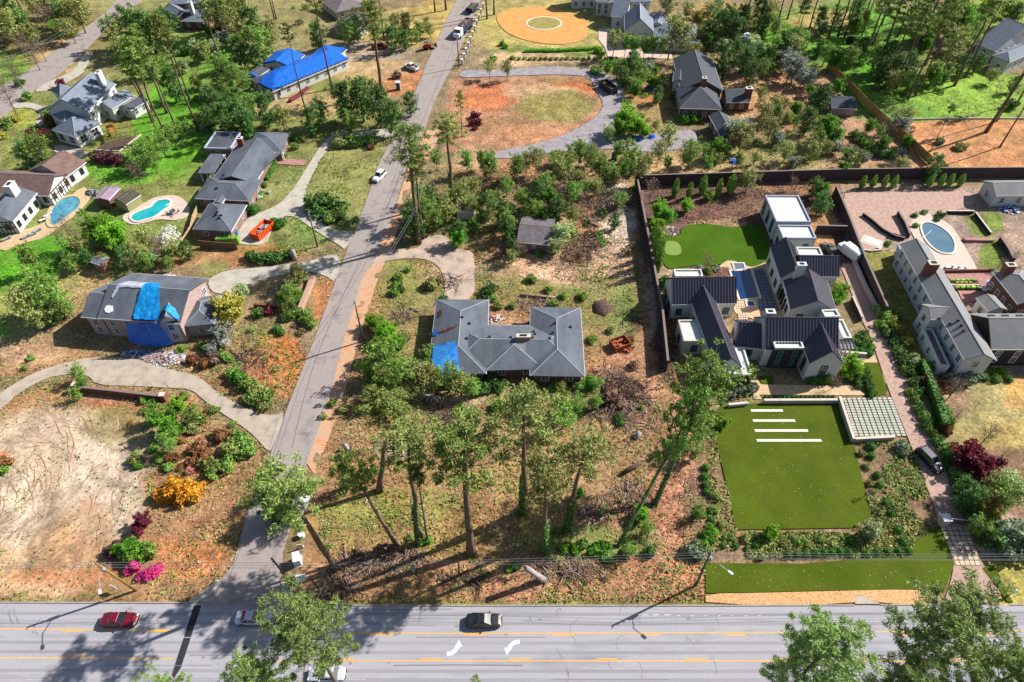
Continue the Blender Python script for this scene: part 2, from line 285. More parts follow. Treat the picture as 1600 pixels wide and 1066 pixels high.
def build_ground():
    xs = np.concatenate([-np.geomspace(6000, 232, 14), np.arange(-230, 230.1, 0.62), np.geomspace(232, 6000, 14)])
    ys = np.concatenate([-np.geomspace(3000, 12, 8), np.arange(16, 284, 0.62), np.geomspace(286, 8000, 14)])
    Xg, Yg = np.meshgrid(xs, ys); q = -CAMH; zz = np.maximum(Yg*cP - q*sP, 1.0); yy = Yg*sP + q*cP
    px = 800+FOC*Xg/zz; py = 533-FOC*yy/zz
    far = (Yg > 285) | (Yg < 15) | (np.abs(Xg) > 231)
    c = zone_colors(px, py, Xg, Yg); c[far] = np.array(lin(GRN))*.8
    # tyre and blade streaks in the cleared lot, bare earth worn thin in the litter
    sx = 0.85*Xg+0.52*Yg; sy = -0.52*Xg+0.85*Yg
    lot = np.clip(1.25-np.hypot((px-110)/170, (py-780)/150), 0, 1)
    cc = G(-70, 800); rad = np.hypot(Xg-cc.x, Yg-cc.y)+fbm(Xg, Yg, 14, 4, 77)*17; ang = np.arctan2(Yg-cc.y, Xg-cc.x)*12
    st = (vnoise(rad*1.9, ang*.5, 5)-.5)*1.1+(vnoise(rad*.6, ang*.35, 8)-.5)*.9+(fbm(Xg, Yg, 7, 3, 33)-.5)*.8; c *= (1+np.clip(lot*1.5, 0, 1)*st*.7)[..., None]
    tr = np.clip(1.1-np.hypot((px-880)/170, (py-425)/34), 0, 1); st2 = vnoise(Yg*2.6+fbm(Xg, Yg, 9, 3, 71)*8, Xg*.2, 6)-.5; c *= (1+tr*st2*1.)[..., None]
    m = fbm(Xg, Yg, 2.2, 4, 51); c *= (1+(m-.5)*1.15*(1-.6*np.clip(lot*1.6, 0, 1)))[..., None]
    pat = np.clip((fbm(Xg, Yg, 7, 4, 111)-.52)*5, 0, 1)*(1-np.clip(lot*1.6, 0, 1)); c = c*(1-.35*pat[..., None])+np.array(lin((120,112,76)))*(.35*pat[..., None])
    m2 = fbm(Xg, Yg, 14, 3, 61); c *= np.stack([0.9+0.2*m2, 0.95+.1*m2, 1.05-.12*m2], -1)
    a = np.clip(c*K, 0.01, .8)
    zr = (fbm(Xg, Yg, 3, 4, 91)-.5)*.34 - .02; lz = np.clip(lot*6, 0, 1); zr = zr*(1-lz)+.04*lz
    pv = np.zeros(px.shape, bool)
    for _, P in PAVED_PX:
        pv |= inpoly(px, py, P)
    d = pv.copy()
    for sh in ((1, 0), (-1, 0), (0, 1), (0, -1), (1, 1), (-1, -1)): d |= np.roll(pv, sh, (0, 1))
    zr = np.where(d, -.10, zr); zr[far] = -.05; zr = np.where(py > 930, np.minimum(zr, -.02), zr)
    ny, nx = Xg.shape; idx = np.arange(nx*ny).reshape(ny, nx)
    F = np.stack([idx[:-1, :-1], idx[:-1, 1:], idx[1:, 1:], idx[1:, :-1]], -1).reshape(-1, 4)
    V = np.stack([Xg, Yg, zr], -1).reshape(-1, 3)
    mt = bpy.data.materials.new('earth'); mt.use_nodes = True; n = mt.node_tree.nodes; l = mt.node_tree.links
    b = n['Principled BSDF']; b.inputs['Roughness'].default_value = .95; b.inputs['Specular IOR Level'].default_value = .1
    at = n.new('ShaderNodeAttribute'); at.attribute_name = 'soil'; tc = n.new('ShaderNodeTexCoord')
    n1 = n.new('ShaderNodeTexNoise'); n1.inputs['Scale'].default_value = 1.6; n1.inputs['Detail'].default_value = 8; n1.inputs['Roughness'].default_value = .8; l.new(tc.outputs['Object'], n1.inputs[0])
    mr = n.new('ShaderNodeMapRange'); mr.inputs[1].default_value = .34; mr.inputs[2].default_value = .66; mr.inputs[3].default_value = .42; mr.inputs[4].default_value = 1.5; l.new(n1.outputs[0], mr.inputs[0])
    vo = n.new('ShaderNodeTexVoronoi'); vo.inputs['Scale'].default_value = 2.6; l.new(tc.outputs['Object'], vo.inputs[0])
    m2_ = n.new('ShaderNodeMapRange'); m2_.inputs[3].default_value = .82; m2_.inputs[4].default_value = 1.25
    sp = n.new('ShaderNodeSeparateColor'); l.new(vo.outputs['Color'], sp.inputs[0]); l.new(sp.outputs[0], m2_.inputs[0])
    mm = n.new('ShaderNodeMath'); mm.operation = 'MULTIPLY'; l.new(mr.outputs[0], mm.inputs[0]); l.new(m2_.outputs[0], mm.inputs[1])
    mx_ = n.new('ShaderNodeMix'); mx_.inputs[2].default_value = 1.0; l.new(at.outputs['Alpha'], mx_.inputs[0]); l.new(mm.outputs[0], mx_.inputs[3]); vm = n.new('ShaderNodeVectorMath'); vm.operation = 'SCALE'; l.new(at.outputs['Color'], vm.inputs[0]); l.new(mx_.outputs[0], vm.inputs['Scale']); l.new(vm.outputs[0], b.inputs['Base Color'])
    bp = n.new('ShaderNodeBump'); bp.inputs['Strength'].default_value = .6; bp.inputs['Distance'].default_value = .25; l.new(n1.outputs[0], bp.inputs['Height']); l.new(bp.outputs[0], b.inputs['Normal'])
    me = npmesh('ground', V, F, mt, True)
    ca = me.color_attributes.new('soil', 'FLOAT_COLOR', 'POINT'); ca.data.foreach_set('color', np.concatenate([a.reshape(-1, 3), (1-.35*np.clip(lot*1.6, 0, 1)).reshape(-1, 1)], 1).astype(np.float32).ravel())
    o = bpy.data.objects.new('ground', me); COL.objects.link(o); struct(o)
build_ground()
# ------------------------------------------------------------------ laid surfaces
def chaikin(P, it=2, closed=True):
    for _ in range(it):
        Q = []; n = len(P); rng = range(n) if closed else range(n-1)
        if not closed: Q.append(P[0])
        for i in rng:
            a = P[i]; b = P[(i+1) % n]
            Q.append((a[0]*.75+b[0]*.25, a[1]*.75+b[1]*.25)); Q.append((a[0]*.25+b[0]*.75, a[1]*.25+b[1]*.75))
        if not closed: Q.append(P[-1])
        P = Q
    return P
def slab(name, P, z, m, sm=0, kind='structure', z0=-.1):
    if sm: P = chaikin(P, sm)
    pts = [G(x, y) for x, y in P]
    o = MB().prism([(p.x, p.y) for p in pts], z0, z).build(name, m); 
    if kind: o['kind'] = kind
    return o
asph = M('asphalt', (170,167,174), (150,148,156), scale=.25, rough=.9, fine=.10, c3=(178,175,182), stretch=(.18,1,1))
asph2 = M('street_asphalt', (160,148,146), (136,127,127), scale=.3, rough=.9, fine=.12, c3=(170,158,152))
conc = M('pale_concrete', (205,196,182), (168,160,148), scale=.5, rough=.9, fine=.1, c3=(190,182,168))
conc2 = M('worn_concrete', (200,184,168), (160,146,132), scale=.5, rough=.9, fine=.14, c3=(186,172,156))
gravel = M('grey_gravel', (176,168,172), (140,134,138), scale=.6, rough=.95, fine=.2)
pinkb = M('pink_brick_paving', (206,172,156), (170,138,126), scale=1.2, rough=.9, fine=.14)
cream = M('cream_paving', (226,196,156), (200,166,128), scale=1.2, rough=.9, fine=.1)
hay = M('orange_gravel', (228,172,98), (206,148,80), scale=.4, rough=.95, fine=.1)
turf = M('artificial_turf', (92,110,20), (72,92,10), scale=.12, rough=.95, fine=.15, spec=.1, c3=(84,98,24), bump=.5)
turf2 = M('artificial_turf_rear', (80,114,20), (62,96,12), scale=.16, rough=.95, fine=.12, spec=.1, bump=.5)
pstone = M('pool_stone', (226,204,190), (206,182,168), scale=.8, rough=.8, fine=.06)
redb = M('red_brick_paving', (200,150,142), (160,112,104), scale=1.5, rough=.9, fine=.15)
mulch = M('dark_mulch', (108,84,76), (76,58,52), scale=2, rough=.95, fine=.3)
slab('main_road', ROAD_N+ROAD_S, .02, asph)
slab('side_street', STREET_L+STREET_R, .032, asph2)
slab('side_street_upper_left', POLY['street_upper_left'], .03, asph2, 1)
DM = {'driveway_horseshoe':(conc2,1),'driveway_west':(conc,1),'driveway_loop':(conc,1),'driveway_centre':(M('dirty_concrete',(210,180,160),(160,134,114),scale=.4,rough=.9,fine=.2,c3=(190,170,154)),1),'driveway_gravel':(gravel,1),'driveway_brick':(pinkb,1),'driveway_brick_link':(cream,0),
 'entry_path':(cream,0),'driveway_upper_left':(conc,1),'driveway_circle':(conc,1),'garage_apron':(conc,1),'terrace_tudor':(cream,1),'pool_deck_left':(pstone,2),'motor_court':(pinkb,1),
 'pool_deck_right':(pstone,1),'brick_patio':(redb,0),'path_red':(redb,0),'court_white':(pstone,0),'forecourt_gravel':(hay,2),'gravel_verge':(None,1)}
for i, (k, P) in enumerate(D.items()):
    m, s = DM[k]
    if m is None: m = M('river_pebbles', (232,190,140), (196,140,84), scale=3, rough=.9, fine=.35)
    slab(k, P, .046+.0011*i, m, s)
for i, (k, P) in enumerate(T.items()):
    slab(k, P, .075+.0011*i, turf2 if k == 'lawn_turf_rear' else turf, 1 if k == 'lawn_turf_rear' else 0)
# straw-coloured clay shoulder on the right of the side street
SH = [(690,203),(648,300),(612,380),(589,440),(560,530),(541,606),(512,690),(490,740)]
SHL = [(478,722),(494,682),(519,606),(537,530),(565,437),(587,402),(614,336),(640,255),(668,203)]
PAVED_PX.append(('r', SH+SHL))
slab('clay_shoulder', SH[::1]+SHL, .026, M('clay_shoulder', (222,142,88), (206,150,118), scale=.6, rough=.95, fine=.2, c3=(205,170,140)))
# patch of new asphalt, manhole, kerb ramps
slab('asphalt_patch', [(303,946),(315,946),(283,1043),(272,1060),(268,1055),(286,1000)], .0265, M('new_asphalt', (40,38,42), (62,60,64), scale=2, fine=.2))
for k, P in (('corner_pavement', [(293,941),(320,922),(340,905),(346,908),(338,922),(320,937),(302,943)]), ('corner_pavement', [(439,905),(448,912),(458,935),(470,944),(458,944),(447,936),(440,922)])):
    o = slab(k, P, .15, conc, 1)
def strip_px(P, w, z, name, m, parent=None, kind=None, h0=None, closed=False):
    """band of constant real width w along a line of survey pixels"""
    pts = [G(x, y) for x, y in P]; b = MB(); n = len(pts); L = []; R = []
    for i, p in enumerate(pts):
        d = (pts[min(i+1, n-1)]-pts[max(i-1, 0)]) if not closed else (pts[(i+1) % n]-pts[i-1]); d.z = 0; d.normalize(); q = Vector((-d.y, d.x, 0))*w/2
        L.append(p+q); R.append(p-q)
    z0 = z-.03 if h0 is None else h0
    rng = range(n) if closed else range(n-1)
    for i in rng:
        j = (i+1) % n
        vs = [(L[i].x,L[i].y,z0),(R[i].x,R[i].y,z0),(R[j].x,R[j].y,z0),(L[j].x,L[j].y,z0),(L[i].x,L[i].y,z),(R[i].x,R[i].y,z),(R[j].x,R[j].y,z),(L[j].x,L[j].y,z)]
        fs = [(4,5,6,7),(0,4,7,3),(1,2,6,5)]
        if not closed and i == 0: fs.append((0,1,5,4))
        if not closed and i == n-2: fs.append((2,3,7,6))
        b.add(vs, fs)
    o = b.build(name, m, parent)
    if kind: o['kind'] = kind
    return o
yel = M('yellow_road_paint', (255,190,60), (240,176,70), scale=1.5, rough=.7, fine=.12); whp = M('white_road_paint', (240,240,238), (220,220,220), scale=3, rough=.7)
strip_px([(-200,982),(0,983),(265,985)], .13, .03, 'yellow_line', yel, kind='structure'); strip_px([(-200,1027),(0,1028),(272,1029)], .13, .03, 'yellow_line', yel, kind='structure')
strip_px([(400,989),(700,990),(1100,989),(1600,986),(1800,985)], .13, .03, 'yellow_line', yel, kind='structure'); strip_px([(400,1032),(700,1033),(1100,1033),(1600,1033),(1800,1032)], .13, .03, 'yellow_line', yel, kind='structure')
for x in (-60,95,235): strip_px([(x,986.5),(x+34,986.5)], .14, .0325, 'yellow_dash', yel, kind='structure')
for x in (100,): strip_px([(x,1025),(x+36,1025)], .14, .0325, 'yellow_dash', yel, kind='structure')
for x in (447,580,725,862,997,1132,1270,1405,1540): strip_px([(x,992.6),(x+34,992.6)], .14, .0325, 'yellow_dash', yel, kind='structure')
for x in (520,657,795,932,1070,1205,1345,1480): strip_px([(x,1029.6),(x+33,1029.6)], .14, .0325, 'yellow_dash', yel, kind='structure')
for x in (1003,1020,1038): strip_px([(x,961),(x+10,961)], .09, .031, 'white_dash', whp, kind='structure')
for x in range(1058,1200,21): strip_px([(x,962.5),(x+5,962.5)], .09, .031, 'white_dash', whp, kind='structure')
for P, A in (([(698,1022),(706,1021),(712,1016),(715,1010)], [(710,1012),(717,1000),(723,1011)]), ([(812,1003),(804,1004),(798,1009),(794,1016)], [(787.5,1012),(791.5,1024),(800,1013)])):
    o = strip_px(P, .55, .03, 'turn_arrow', whp, kind='structure'); slab('turn_arrow_head', A, .0315, whp, z0=.0)
kerb = M('concrete_kerb', (190,180,168), (150,142,132), scale=2, fine=.1)
strip_px([(-260,940.6),(0,941.6),(292,942.4)], .18, .13, 'kerb', kerb, kind='structure'); strip_px([(462,946),(700,946.6),(1100,946.6),(1335,946)], .18, .13, 'kerb', kerb, kind='structure'); strip_px([(1376,945.6),(1474,945.4)], .18, .13, 'kerb', kerb, kind='structure'); strip_px([(1578,945),(1850,944.5)], .18, .13, 'kerb', kerb, kind='structure')
slab('drain_apron', [(1336,944),(1335,931),(1350,931),(1376,944)], .07, conc2)
rgk = random.Random(5); crk = M('road_crack', (118,112,116)); stn = M('oil_stain', (138,132,138)); lite = M('worn_asphalt', (190,184,190), (168,162,168), scale=.6, fine=.12)
for k in range(26):
    x = rgk.uniform(0, 1600); y = rgk.uniform(952, 1060); P = [(x, y)]
    for i in range(rgk.randint(3, 6)): x += rgk.uniform(-7, 7); y += rgk.uniform(3, 11)*rgk.choice((1, 1, -1)); P.append((x, max(950, y)))
    strip_px(P, .05, .0285, 'road_crack', crk, kind='structure')
for y in (952, 978, 996, 1024, 1040, 1062):
    x = -100
    while x < 1650:
        w = rgk.uniform(60, 240); strip_px([(x, y), (x+w*.5, y+rgk.uniform(-1, 1)), (x+w, y)], rgk.uniform(.05, .16), .0275, 'tyre_mark', stn if rgk.random() < .3 else lite, kind='structure'); x += w+rgk.uniform(60, 300)
wpm = M('wheel_path', (166,163,170), (148,146,153), scale=.25, rough=.9, fine=.1, stretch=(.1,1,1))
for y in (958, 973, 1003, 1018, 1047, 1061): strip_px([(-200, y), (700, y+2), (1100, y+2), (1800, y+1)], .4, .0262, 'wheel_path', wpm, kind='structure')
for k in range(16): x, y = rgk.uniform(0, 1600), rgk.uniform(955, 1060); slab('road_stain', [(x+rgk.uniform(2, 5)*math.cos(a*.9), y+rgk.uniform(.8, 2)*math.sin(a*.9)) for a in range(7)], .0272, stn, 1, z0=.0)
# crack seams in the street (tar lines)
tar = M('tar_seam', (92,88,92)); 
strip_px(chaikin([(456,700),(480,600),(505,530),(560,410),(600,335),(640,240),(676,150),(706,80),(728,0)],2,False), .09, .038, 'tar_seam', tar, kind='structure')
strip_px([(430,720),(470,600),(500,532)], .05, .038, 'tar_seam', tar, kind='structure')
strip_px([(462,505),(500,498),(545,490)], .05, .0385, 'tar_seam', tar, kind='structure')
ccx = G(-70, 800); tm1 = M('pale_scraped_soil', (206,184,160), (188,160,134), scale=1.2, fine=.2); tm2 = M('brown_scraped_soil', (150,112,84), (176,134,100), scale=1.2, fine=.2); tm3 = M('dark_scraped_soil', (146,118,96), (166,138,114), scale=1.2, fine=.2)
tb_ = {0: MB(), 1: MB(), 2: MB()}
for k in range(420):
    R_ = rgk.uniform(5, 48); a0 = rgk.uniform(-1.0, 1.15); da = rgk.uniform(1.2, 7)/R_; w = rgk.uniform(.05, .17); n = 7; rr_ = R_+rgk.uniform(-1, 1)*.3; dr_ = rgk.uniform(-2.2, 2.2); L_ = []; ok_ = True
    for i in range(n+1):
        a = a0+da*i/n; q = rr_+dr_*i/n+.15*math.sin(i+k); ww = w*(.3+math.sin(math.pi*i/n))
        for s in (-.5, .5): L_.append((ccx.x+math.cos(a)*(q+s*ww), ccx.y+math.sin(a)*(q+s*ww), .062+.00001*k))
        px_, py_ = PX(L_[-1][0], L_[-1][1]); ok_ &= (-20 < px_ < 250+20*math.sin(py_*.1) and 645 < py_ < 925 and math.hypot((px_-110)/165, (py_-780)/150) < 1.08)
    if ok_: tb_[rgk.choice((0, 0, 1, 2))].add(L_, [(2*i, 2*i+2, 2*i+3, 2*i+1) for i in range(n)])
for k, m in enumerate((tm1, tm2, tm3)): tb_[k].build('tyre_scrapes', m, kind='stuff')
# grass ring and kerb of the forecourt
oval = [(850+27*math.cos(a*math.pi/12), 37+10*math.sin(a*math.pi/12)) for a in range(24)]
slab('forecourt_island', oval, .12, M('dry_lawn', (176,160,92), (140,132,74), scale=.6, fine=.2)); strip_px(oval, .5, .16, 'forecourt_kerb', M('white_kerb', (236,226,208)), kind='structure', closed=True, h0=0)

# ------------------------------------------------------------------ pools
def wmat(name, c1, c2=None, sc=.25):
    m = M(name, c1, c2, scale=sc, rough=.12, spec=.6, bump=.05, detail=2); return m
def pool(label, P, m, sm=2, cop=(236,220,206), lab2=None, w=.45):
    Q = chaikin(P, sm) if sm else P
    c = sum((G(*p) for p in P), Vector())/len(P); r = root('swimming_pool', c)
    pts = [G(*p) for p in Q]
    MB().prism([(p.x, p.y) for p in pts], -.1, .12).build('water', m, r)
    strip_px(Q, w, .24, 'coping', M('pool_coping%d' % cop[0], cop), r, closed=True, h0=0)
    tag(r, label, 'swimming pool'); return r, c
r1, _ = pool('turquoise kidney shaped pool in its pale deck beside the grey ranch', [(202,341),(208,334),(222,329),(236,324),(242,315),(256,312),(268,313),(267,323),(255,330),(243,340),(228,344),(212,349)], wmat('turquoise_water', (40,190,190), (20,168,178)))
b = MB()
for k in range(3): b.box(tuple(G(266-k*2.2, 318+k*1.6)[:2])+(.13+.012*k,), (1.6-.3*k, .3, .03), rz=.8)
b.build('entry_steps', M('pool_step', (190,225,220)), r1)
pool('blue freeform pool with rough stone edge beside the tudor house', [(75,340),(80,325),(92,312),(108,307),(122,306),(130,314),(126,326),(112,336),(98,348),(84,356),(76,352)], wmat('blue_pool_water', (86,168,190), (60,140,170), .5), cop=(214,186,150), w=.9)
pool('large oval grey-blue pool in pale stone deck behind the long shingled house', [(1437,352),(1446,347),(1460,350),(1476,359),(1488,371),(1493,384),(1491,395),(1484,398),(1468,396),(1454,386),(1442,371)], wmat('greyblue_water', (96,132,150), (78,116,138)), w=.4)
r2, _ = pool('long rectangular navy pool beside the modern white house', [(1140,424),(1173,420),(1188,466),(1155,470)], wmat('navy_water', (24,66,112), (18,50,96)), 0)
pool('small square grey spa at the turf end of the navy pool', [(1144,412),(1162,412),(1165,423),(1148,424)], wmat('spa_water', (110,128,150), (96,116,140)), 0)
pool('small rectangular blue plunge basin between patio pavers', [(1165,471),(1178,471),(1181,480),(1167,480)], wmat('navy_water', (24,66,112)), 0)
strip_px([(1434,380),(1442,372),(1450,366),(1455,361)], .1, .26, 'x', whp).name = 'pool_hose'
bpy.data.objects['pool_hose']; tag(bpy.data.objects['pool_hose'], 'thin pale cleaning hose floating across the oval pool', 'hose')
slab('patio_north', [(1124,416),(1137,405),(1166,405),(1170,415),(1190,409),(1205,404),(1212,420),(1240,500),(1200,506),(1150,490),(1140,470),(1137,430)], .068, cream)

# ------------------------------------------------------------------ separate stone slabs and pavers (each its own piece)
def quad_lerp(Q, u, v):
    a = [(Q[0][k]*(1-u)+Q[1][k]*u)*(1-v)+(Q[3][k]*(1-u)+Q[2][k]*u)*v for k in (0, 1)]; return a
def paver_court(name, label, Qpx, nu, nv, z, m, base_m, gap=.1, cat='paving'):
    Q = [G(*p) for p in Qpx]; c = sum(Q, Vector())/4; r = root(name, c)
    MB().prism([(p.x, p.y) for p in Q], -.05, z-.03).build('joint_turf', base_m, r)
    for i in range(nu):
        for j in range(nv):
            g = gap/2; u0, u1, v0, v1 = (i+g)/nu, (i+1-g)/nu, (j+g)/nv, (j+1-g)/nv
            P = [quad_lerp(Q, *t) for t in ((u0,v0),(u1,v0),(u1,v1),(u0,v1))]
            MB().prism(P, z-.05, z+random.uniform(0,.012)).build('paver', m, r)
    tag(r, label, cat); return r
pvm = M('white_paver', (208,208,194), (184,184,168), scale=.6, rough=.85, fine=.06); pvm2 = M('buff_paver', (230,206,178), (206,180,154), scale=.6, rough=.85, fine=.1); pvm3 = M('grey_paver', (132,142,156), (110,118,132), scale=.6, rough=.85, fine=.08)
jt = M('joint_turf', (62,72,30), (44,52,22), scale=2)
paver_court('paver_court', 'grid of white pavers with turf joints beside the brick driveway', [(1314,622),(1393,621),(1417,682),(1334,682)], 10, 15, .09, pvm, jt, .24)
paver_court('paver_court', 'buff paver grid in the driveway at the entrance gate', [(1468,822),(1512,823),(1532,884),(1493,884)], 5, 8, .1, pvm2, jt, .14)
paver_court('paver_court', 'narrow dark paver grid along the east side of the navy pool', [(1178,421),(1193,420),(1218,486),(1186,486)], 4, 13, .1, pvm3, jt, .14)
paver_court('paver_court', 'small grid of cream pavers west of the plunge basin', [(1150,472),(1161,472),(1163,483),(1150,483)], 3, 3, .1, pvm2, jt, .16)
paver_court('paver_court', 'small grid of cream pavers south of the plunge basin', [(1152,487),(1167,487),(1169,500),(1154,500)], 4, 4, .1, pvm2, jt, .16)
for k, (x0, x1, y) in enumerate(((1173,1223,642.3),(1176,1242,658),(1179,1262,673.6),(1182,1283,689))):
    o = strip_px([(x0,y),(x1,y)], .5, .14, 'stone_slab', M('cream_slab', (246,240,222), (236,230,208), scale=.6))
    tag(o, ['shortest','second shortest','second longest','longest'][k]+' pale stone strip laid in the turf lawn', 'stone strip', 'stone strips in the lawn')
o = slab('putting_green', chaikin([(1036,377.5),(1061,377),(1067,399),(1042,400),(1037,390)],2), .11, M('putting_green', (132,158,72), (120,148,66), scale=1), kind=None); tag(o, 'pale green rounded putting green in the rear turf lawn', 'putting green')

# ------------------------------------------------------------------ walls and fences
def wall_px(name, label, cat, P, w, h, m, cap=None, caph=.08, group=None):
    pts = [G(*p) for p in P]; r = root(name, sum(pts, Vector())/len(pts))
    strip_px(P, w, h, 'wall', m, r, h0=-.1)
    if cap: strip_px(P, w+.12, h+caph, 'coping', cap, r, h0=h)
    tag(r, label, cat, group); return r
stucco = M('pale_stucco', (212,200,190), (190,178,168), scale=1.5, fine=.05); capm = M('stone_cap', (226,212,196), (206,192,178), scale=1.5)
brn = M('brown_wall', (88,72,76), (68,55,59), scale=1.0, fine=.12, stretch=(1,1,3)); brk = M('red_brick', (150,92,80), (112,66,58), scale=3, fine=.2); drk = M('dark_wall', (70,66,70), (52,50,54), scale=2)
cream_cap = M('cap_light', (138,122,116))
wall_px('garden_wall', 'tall brown boundary wall running east behind the rear gardens', 'wall', [(991,291),(1150,286),(1310,281),(1460,279),(1600,278),(1760,277)], .26, 3.0, brn, cream_cap)
wall_px('garden_wall', 'tall dark boundary wall between cleared lot and the modern house', 'wall', [(994,296),(1010,380),(1032,500),(1040,580)], .3, 2.8, brn, cream_cap)
wall_px('garden_wall', 'tall wall between modern house driveway and long shingled house', 'wall', [(1301,306),(1320,352),(1345,418),(1378,495)], .3, 2.8, brn, cream_cap)
wall_px('garden_wall', 'short dark cross wall behind the white covered truck', 'wall', [(1272,366),(1318,367)], .25, 2.4, brn, cream_cap)
wall_px('retaining_wall', 'low pale wall along the top of the turf lawn', 'wall', [(1137,636),(1168,633)], .35, .7, stucco, capm)
wall_px('retaining_wall', 'pale retaining wall bordering the terrace planter above the lawn', 'wall', [(1192,630),(1308,629.5)], .35, .9, stucco, capm)
wall_px('retaining_wall', 'pale wall down the west side of the white paver court', 'wall', [(1309,626),(1331,692)], .35, 1.1, stucco, capm)
wall_px('retaining_wall', 'pale wall along the south edge of the white paver court', 'wall', [(1333,690),(1395,687)], .35, .9, stucco, capm)
wall_px('retaining_wall', 'pinkish low wall beside the brick driveway next to the boundary wall', 'wall', [(1332,408),(1350,450),(1371,490)], .5, .9, M('pink_wall',(190,170,176)), capm)
wall_px('brick_wall', 'long dark brick retaining wall below the horseshoe driveway', 'wall', [(124,611),(180,617),(257,626)], .4, 1.3, brk, cream_cap)
for x, y, s in ((123,610,'west'),(258,626,'east')):
    o = root('wall_pier', G(x, y)); MB().box((*G(x,y)[:2], .85), (.8,.8,1.7)).build('pier', brk, o); MB().box((*G(x,y)[:2], 1.76), (.95,.95,.12)).build('cap', capm, o); tag(o, 'square brick pier with pale cap at the %s end of the long brick wall' % s, 'pier', 'piers of the long brick wall')
wall_px('brick_wall', 'angled pale-capped brick wall beside the side street driveway', 'wall', [(490,436),(480,462),(470,486)], .9, 1.0, M('pale_brick',(206,170,150),(180,140,120),scale=3), None)
wall_px('brick_wall', 'low brick wall with shrubs right of the yellow-green tree', 'wall', [(398,480),(425,482),(450,484),(468,486)], .35, .9, brk, None)
wall_px('wood_fence', 'weathered plank fence behind the grey ranch garage', 'fence', [(313,386),(345,389),(372,390)], .12, 1.8, M('grey_planks', (140,116,96), (108,88,72), scale=3, stretch=(6,6,.5)), None)
wall_px('garden_wall', 'leaning grey curved wall across the pink motor court', 'wall', [(1347,337),(1362,348),(1378,362),(1398,373),(1412,376)], .2, .8, drk, cream_cap)
wall_px('garden_wall', 'short wall between motor court and the oval pool deck', 'wall', [(1401,336),(1412,354),(1419,372)], .3, 1.1, brn, cream_cap)
wall_px('garden_wall', 'thin pale-topped wall north of the small pool lawns', 'wall', [(1478,334),(1500,334),(1520,334)], .25, .8, drk, capm)
wall_px('garden_wall', 'diagonal pale-topped wall east of the small pool lawns', 'wall', [(1522,336),(1534,352),(1546,368)], .25, .8, drk, capm)
wall_px('garden_wall', 'pink brick wall dividing the two small pool lawns', 'wall', [(1505,376),(1530,377),(1550,377)], .9, .6, redb, None)
wall_px('garden_wall', 'dark diagonal wall east of the lower pool lawn', 'wall', [(1560,378),(1572,396),(1580,412)], .6, 1.4, drk, cream_cap)
wall_px('retaining_wall', 'thin red brick wall south of the oval pool deck', 'wall', [(1476,426),(1550,424.5)], .3, .7, brk, None)
wall_px('white_wall', 'thin pale garden edging north of the long dry lawn', 'edging', [(1418,187.5),(1480,186.5),(1600,186)], .2, .4, capm)
wall_px('garden_edging', 'pale edging of the pink motor court by the side lawn', 'edging', [(1344,391),(1362,393),(1378,391)], .3, .3, capm)
wall_px('garden_wall', 'low pale wall by the clipped balls in front of the modern house', 'wall', [(1313,554),(1352,557)], .3, .8, stucco, capm)
wall_px('garden_wall', 'dark thin wall beside the lime tree and brick driveway', 'wall', [(1329,470),(1344,503)], .2, 1.2, drk, capm)
# tan board fence: boards as panels between posts
def board_fence(label, P, h, m, step=2.4, name='wood_fence'):
    pts = [G(*p) for p in P]; r = root(name, pts[0]); 
    for a, b in zip(pts[:-1], pts[1:]):
        L = (b-a).length; n = max(1, round(L/step)); rz = math.atan2(b.y-a.y, b.x-a.x)
        for k in range(n):
            c = a.lerp(b, (k+.5)/n); MB().box((c.x, c.y, h/2+random.uniform(-.03,.03)), (L/n-.12, .06, h), rz).build('panel', m, r)
            q = a.lerp(b, k/n); MB().box((q.x, q.y, h/2+.06), (.13,.13,h+.12), rz).build('post', m, r)
    tag(r, label, 'fence'); return r
tanf = M('tan_boards', (206,168,96), (176,138,74), scale=2.5, stretch=(5,5,.4), fine=.15)
board_fence('long tan board fence running diagonally to the orange pine straw yard', [(1291,107),(1320,134),(1350,165),(1385,198),(1420,228),(1452,258)], 2.3, tanf)
board_fence('curving pale picket gate fence beside the grey ranch carport', [(310,330),(303,345),(300,360),(293,372),(286,382)], 1.4, M('pale_boards', (206,176,140), (180,150,116), scale=3, fine=.1), 1.6)

# ------------------------------------------------------------------ houses
frm = M('white_trim', (236,236,236)); pane = M('window_glass', (34,42,52), rough=.1, spec=.7, raw=False); darkfrm = M('dark_trim', (40,40,46))
pane_t = M('window_glass_teal', (70,110,116), rough=.1, spec=.7)
WINM = {}
def win_mesh(w, h, fm, pm, key):
    k = (w, h, key)
    if k not in WINM:
        b = MB(); t = .1
        b.box((-w/2+t/2, 0, 0), (t, .12, h)); b.box((w/2-t/2, 0, 0), (t, .12, h)); b.box((0, 0, h/2-t/2), (w-2*t, .12, t)); b.box((0, .02, -h/2+t/2), (w-2*t, .16, t)); b.box((0, -.01, 0), (.06, .06, h-2*t)); b.box((0, -.012, 0), (w-2*t, .05, .06))
        f = b.mesh('window', fm); p = MB().box((0, .0, 0), (w-2*t, .03, h-2*t)).mesh('pane', pm); WINM[k] = (f, p)
    return WINM[k]
class Wing:
    pass
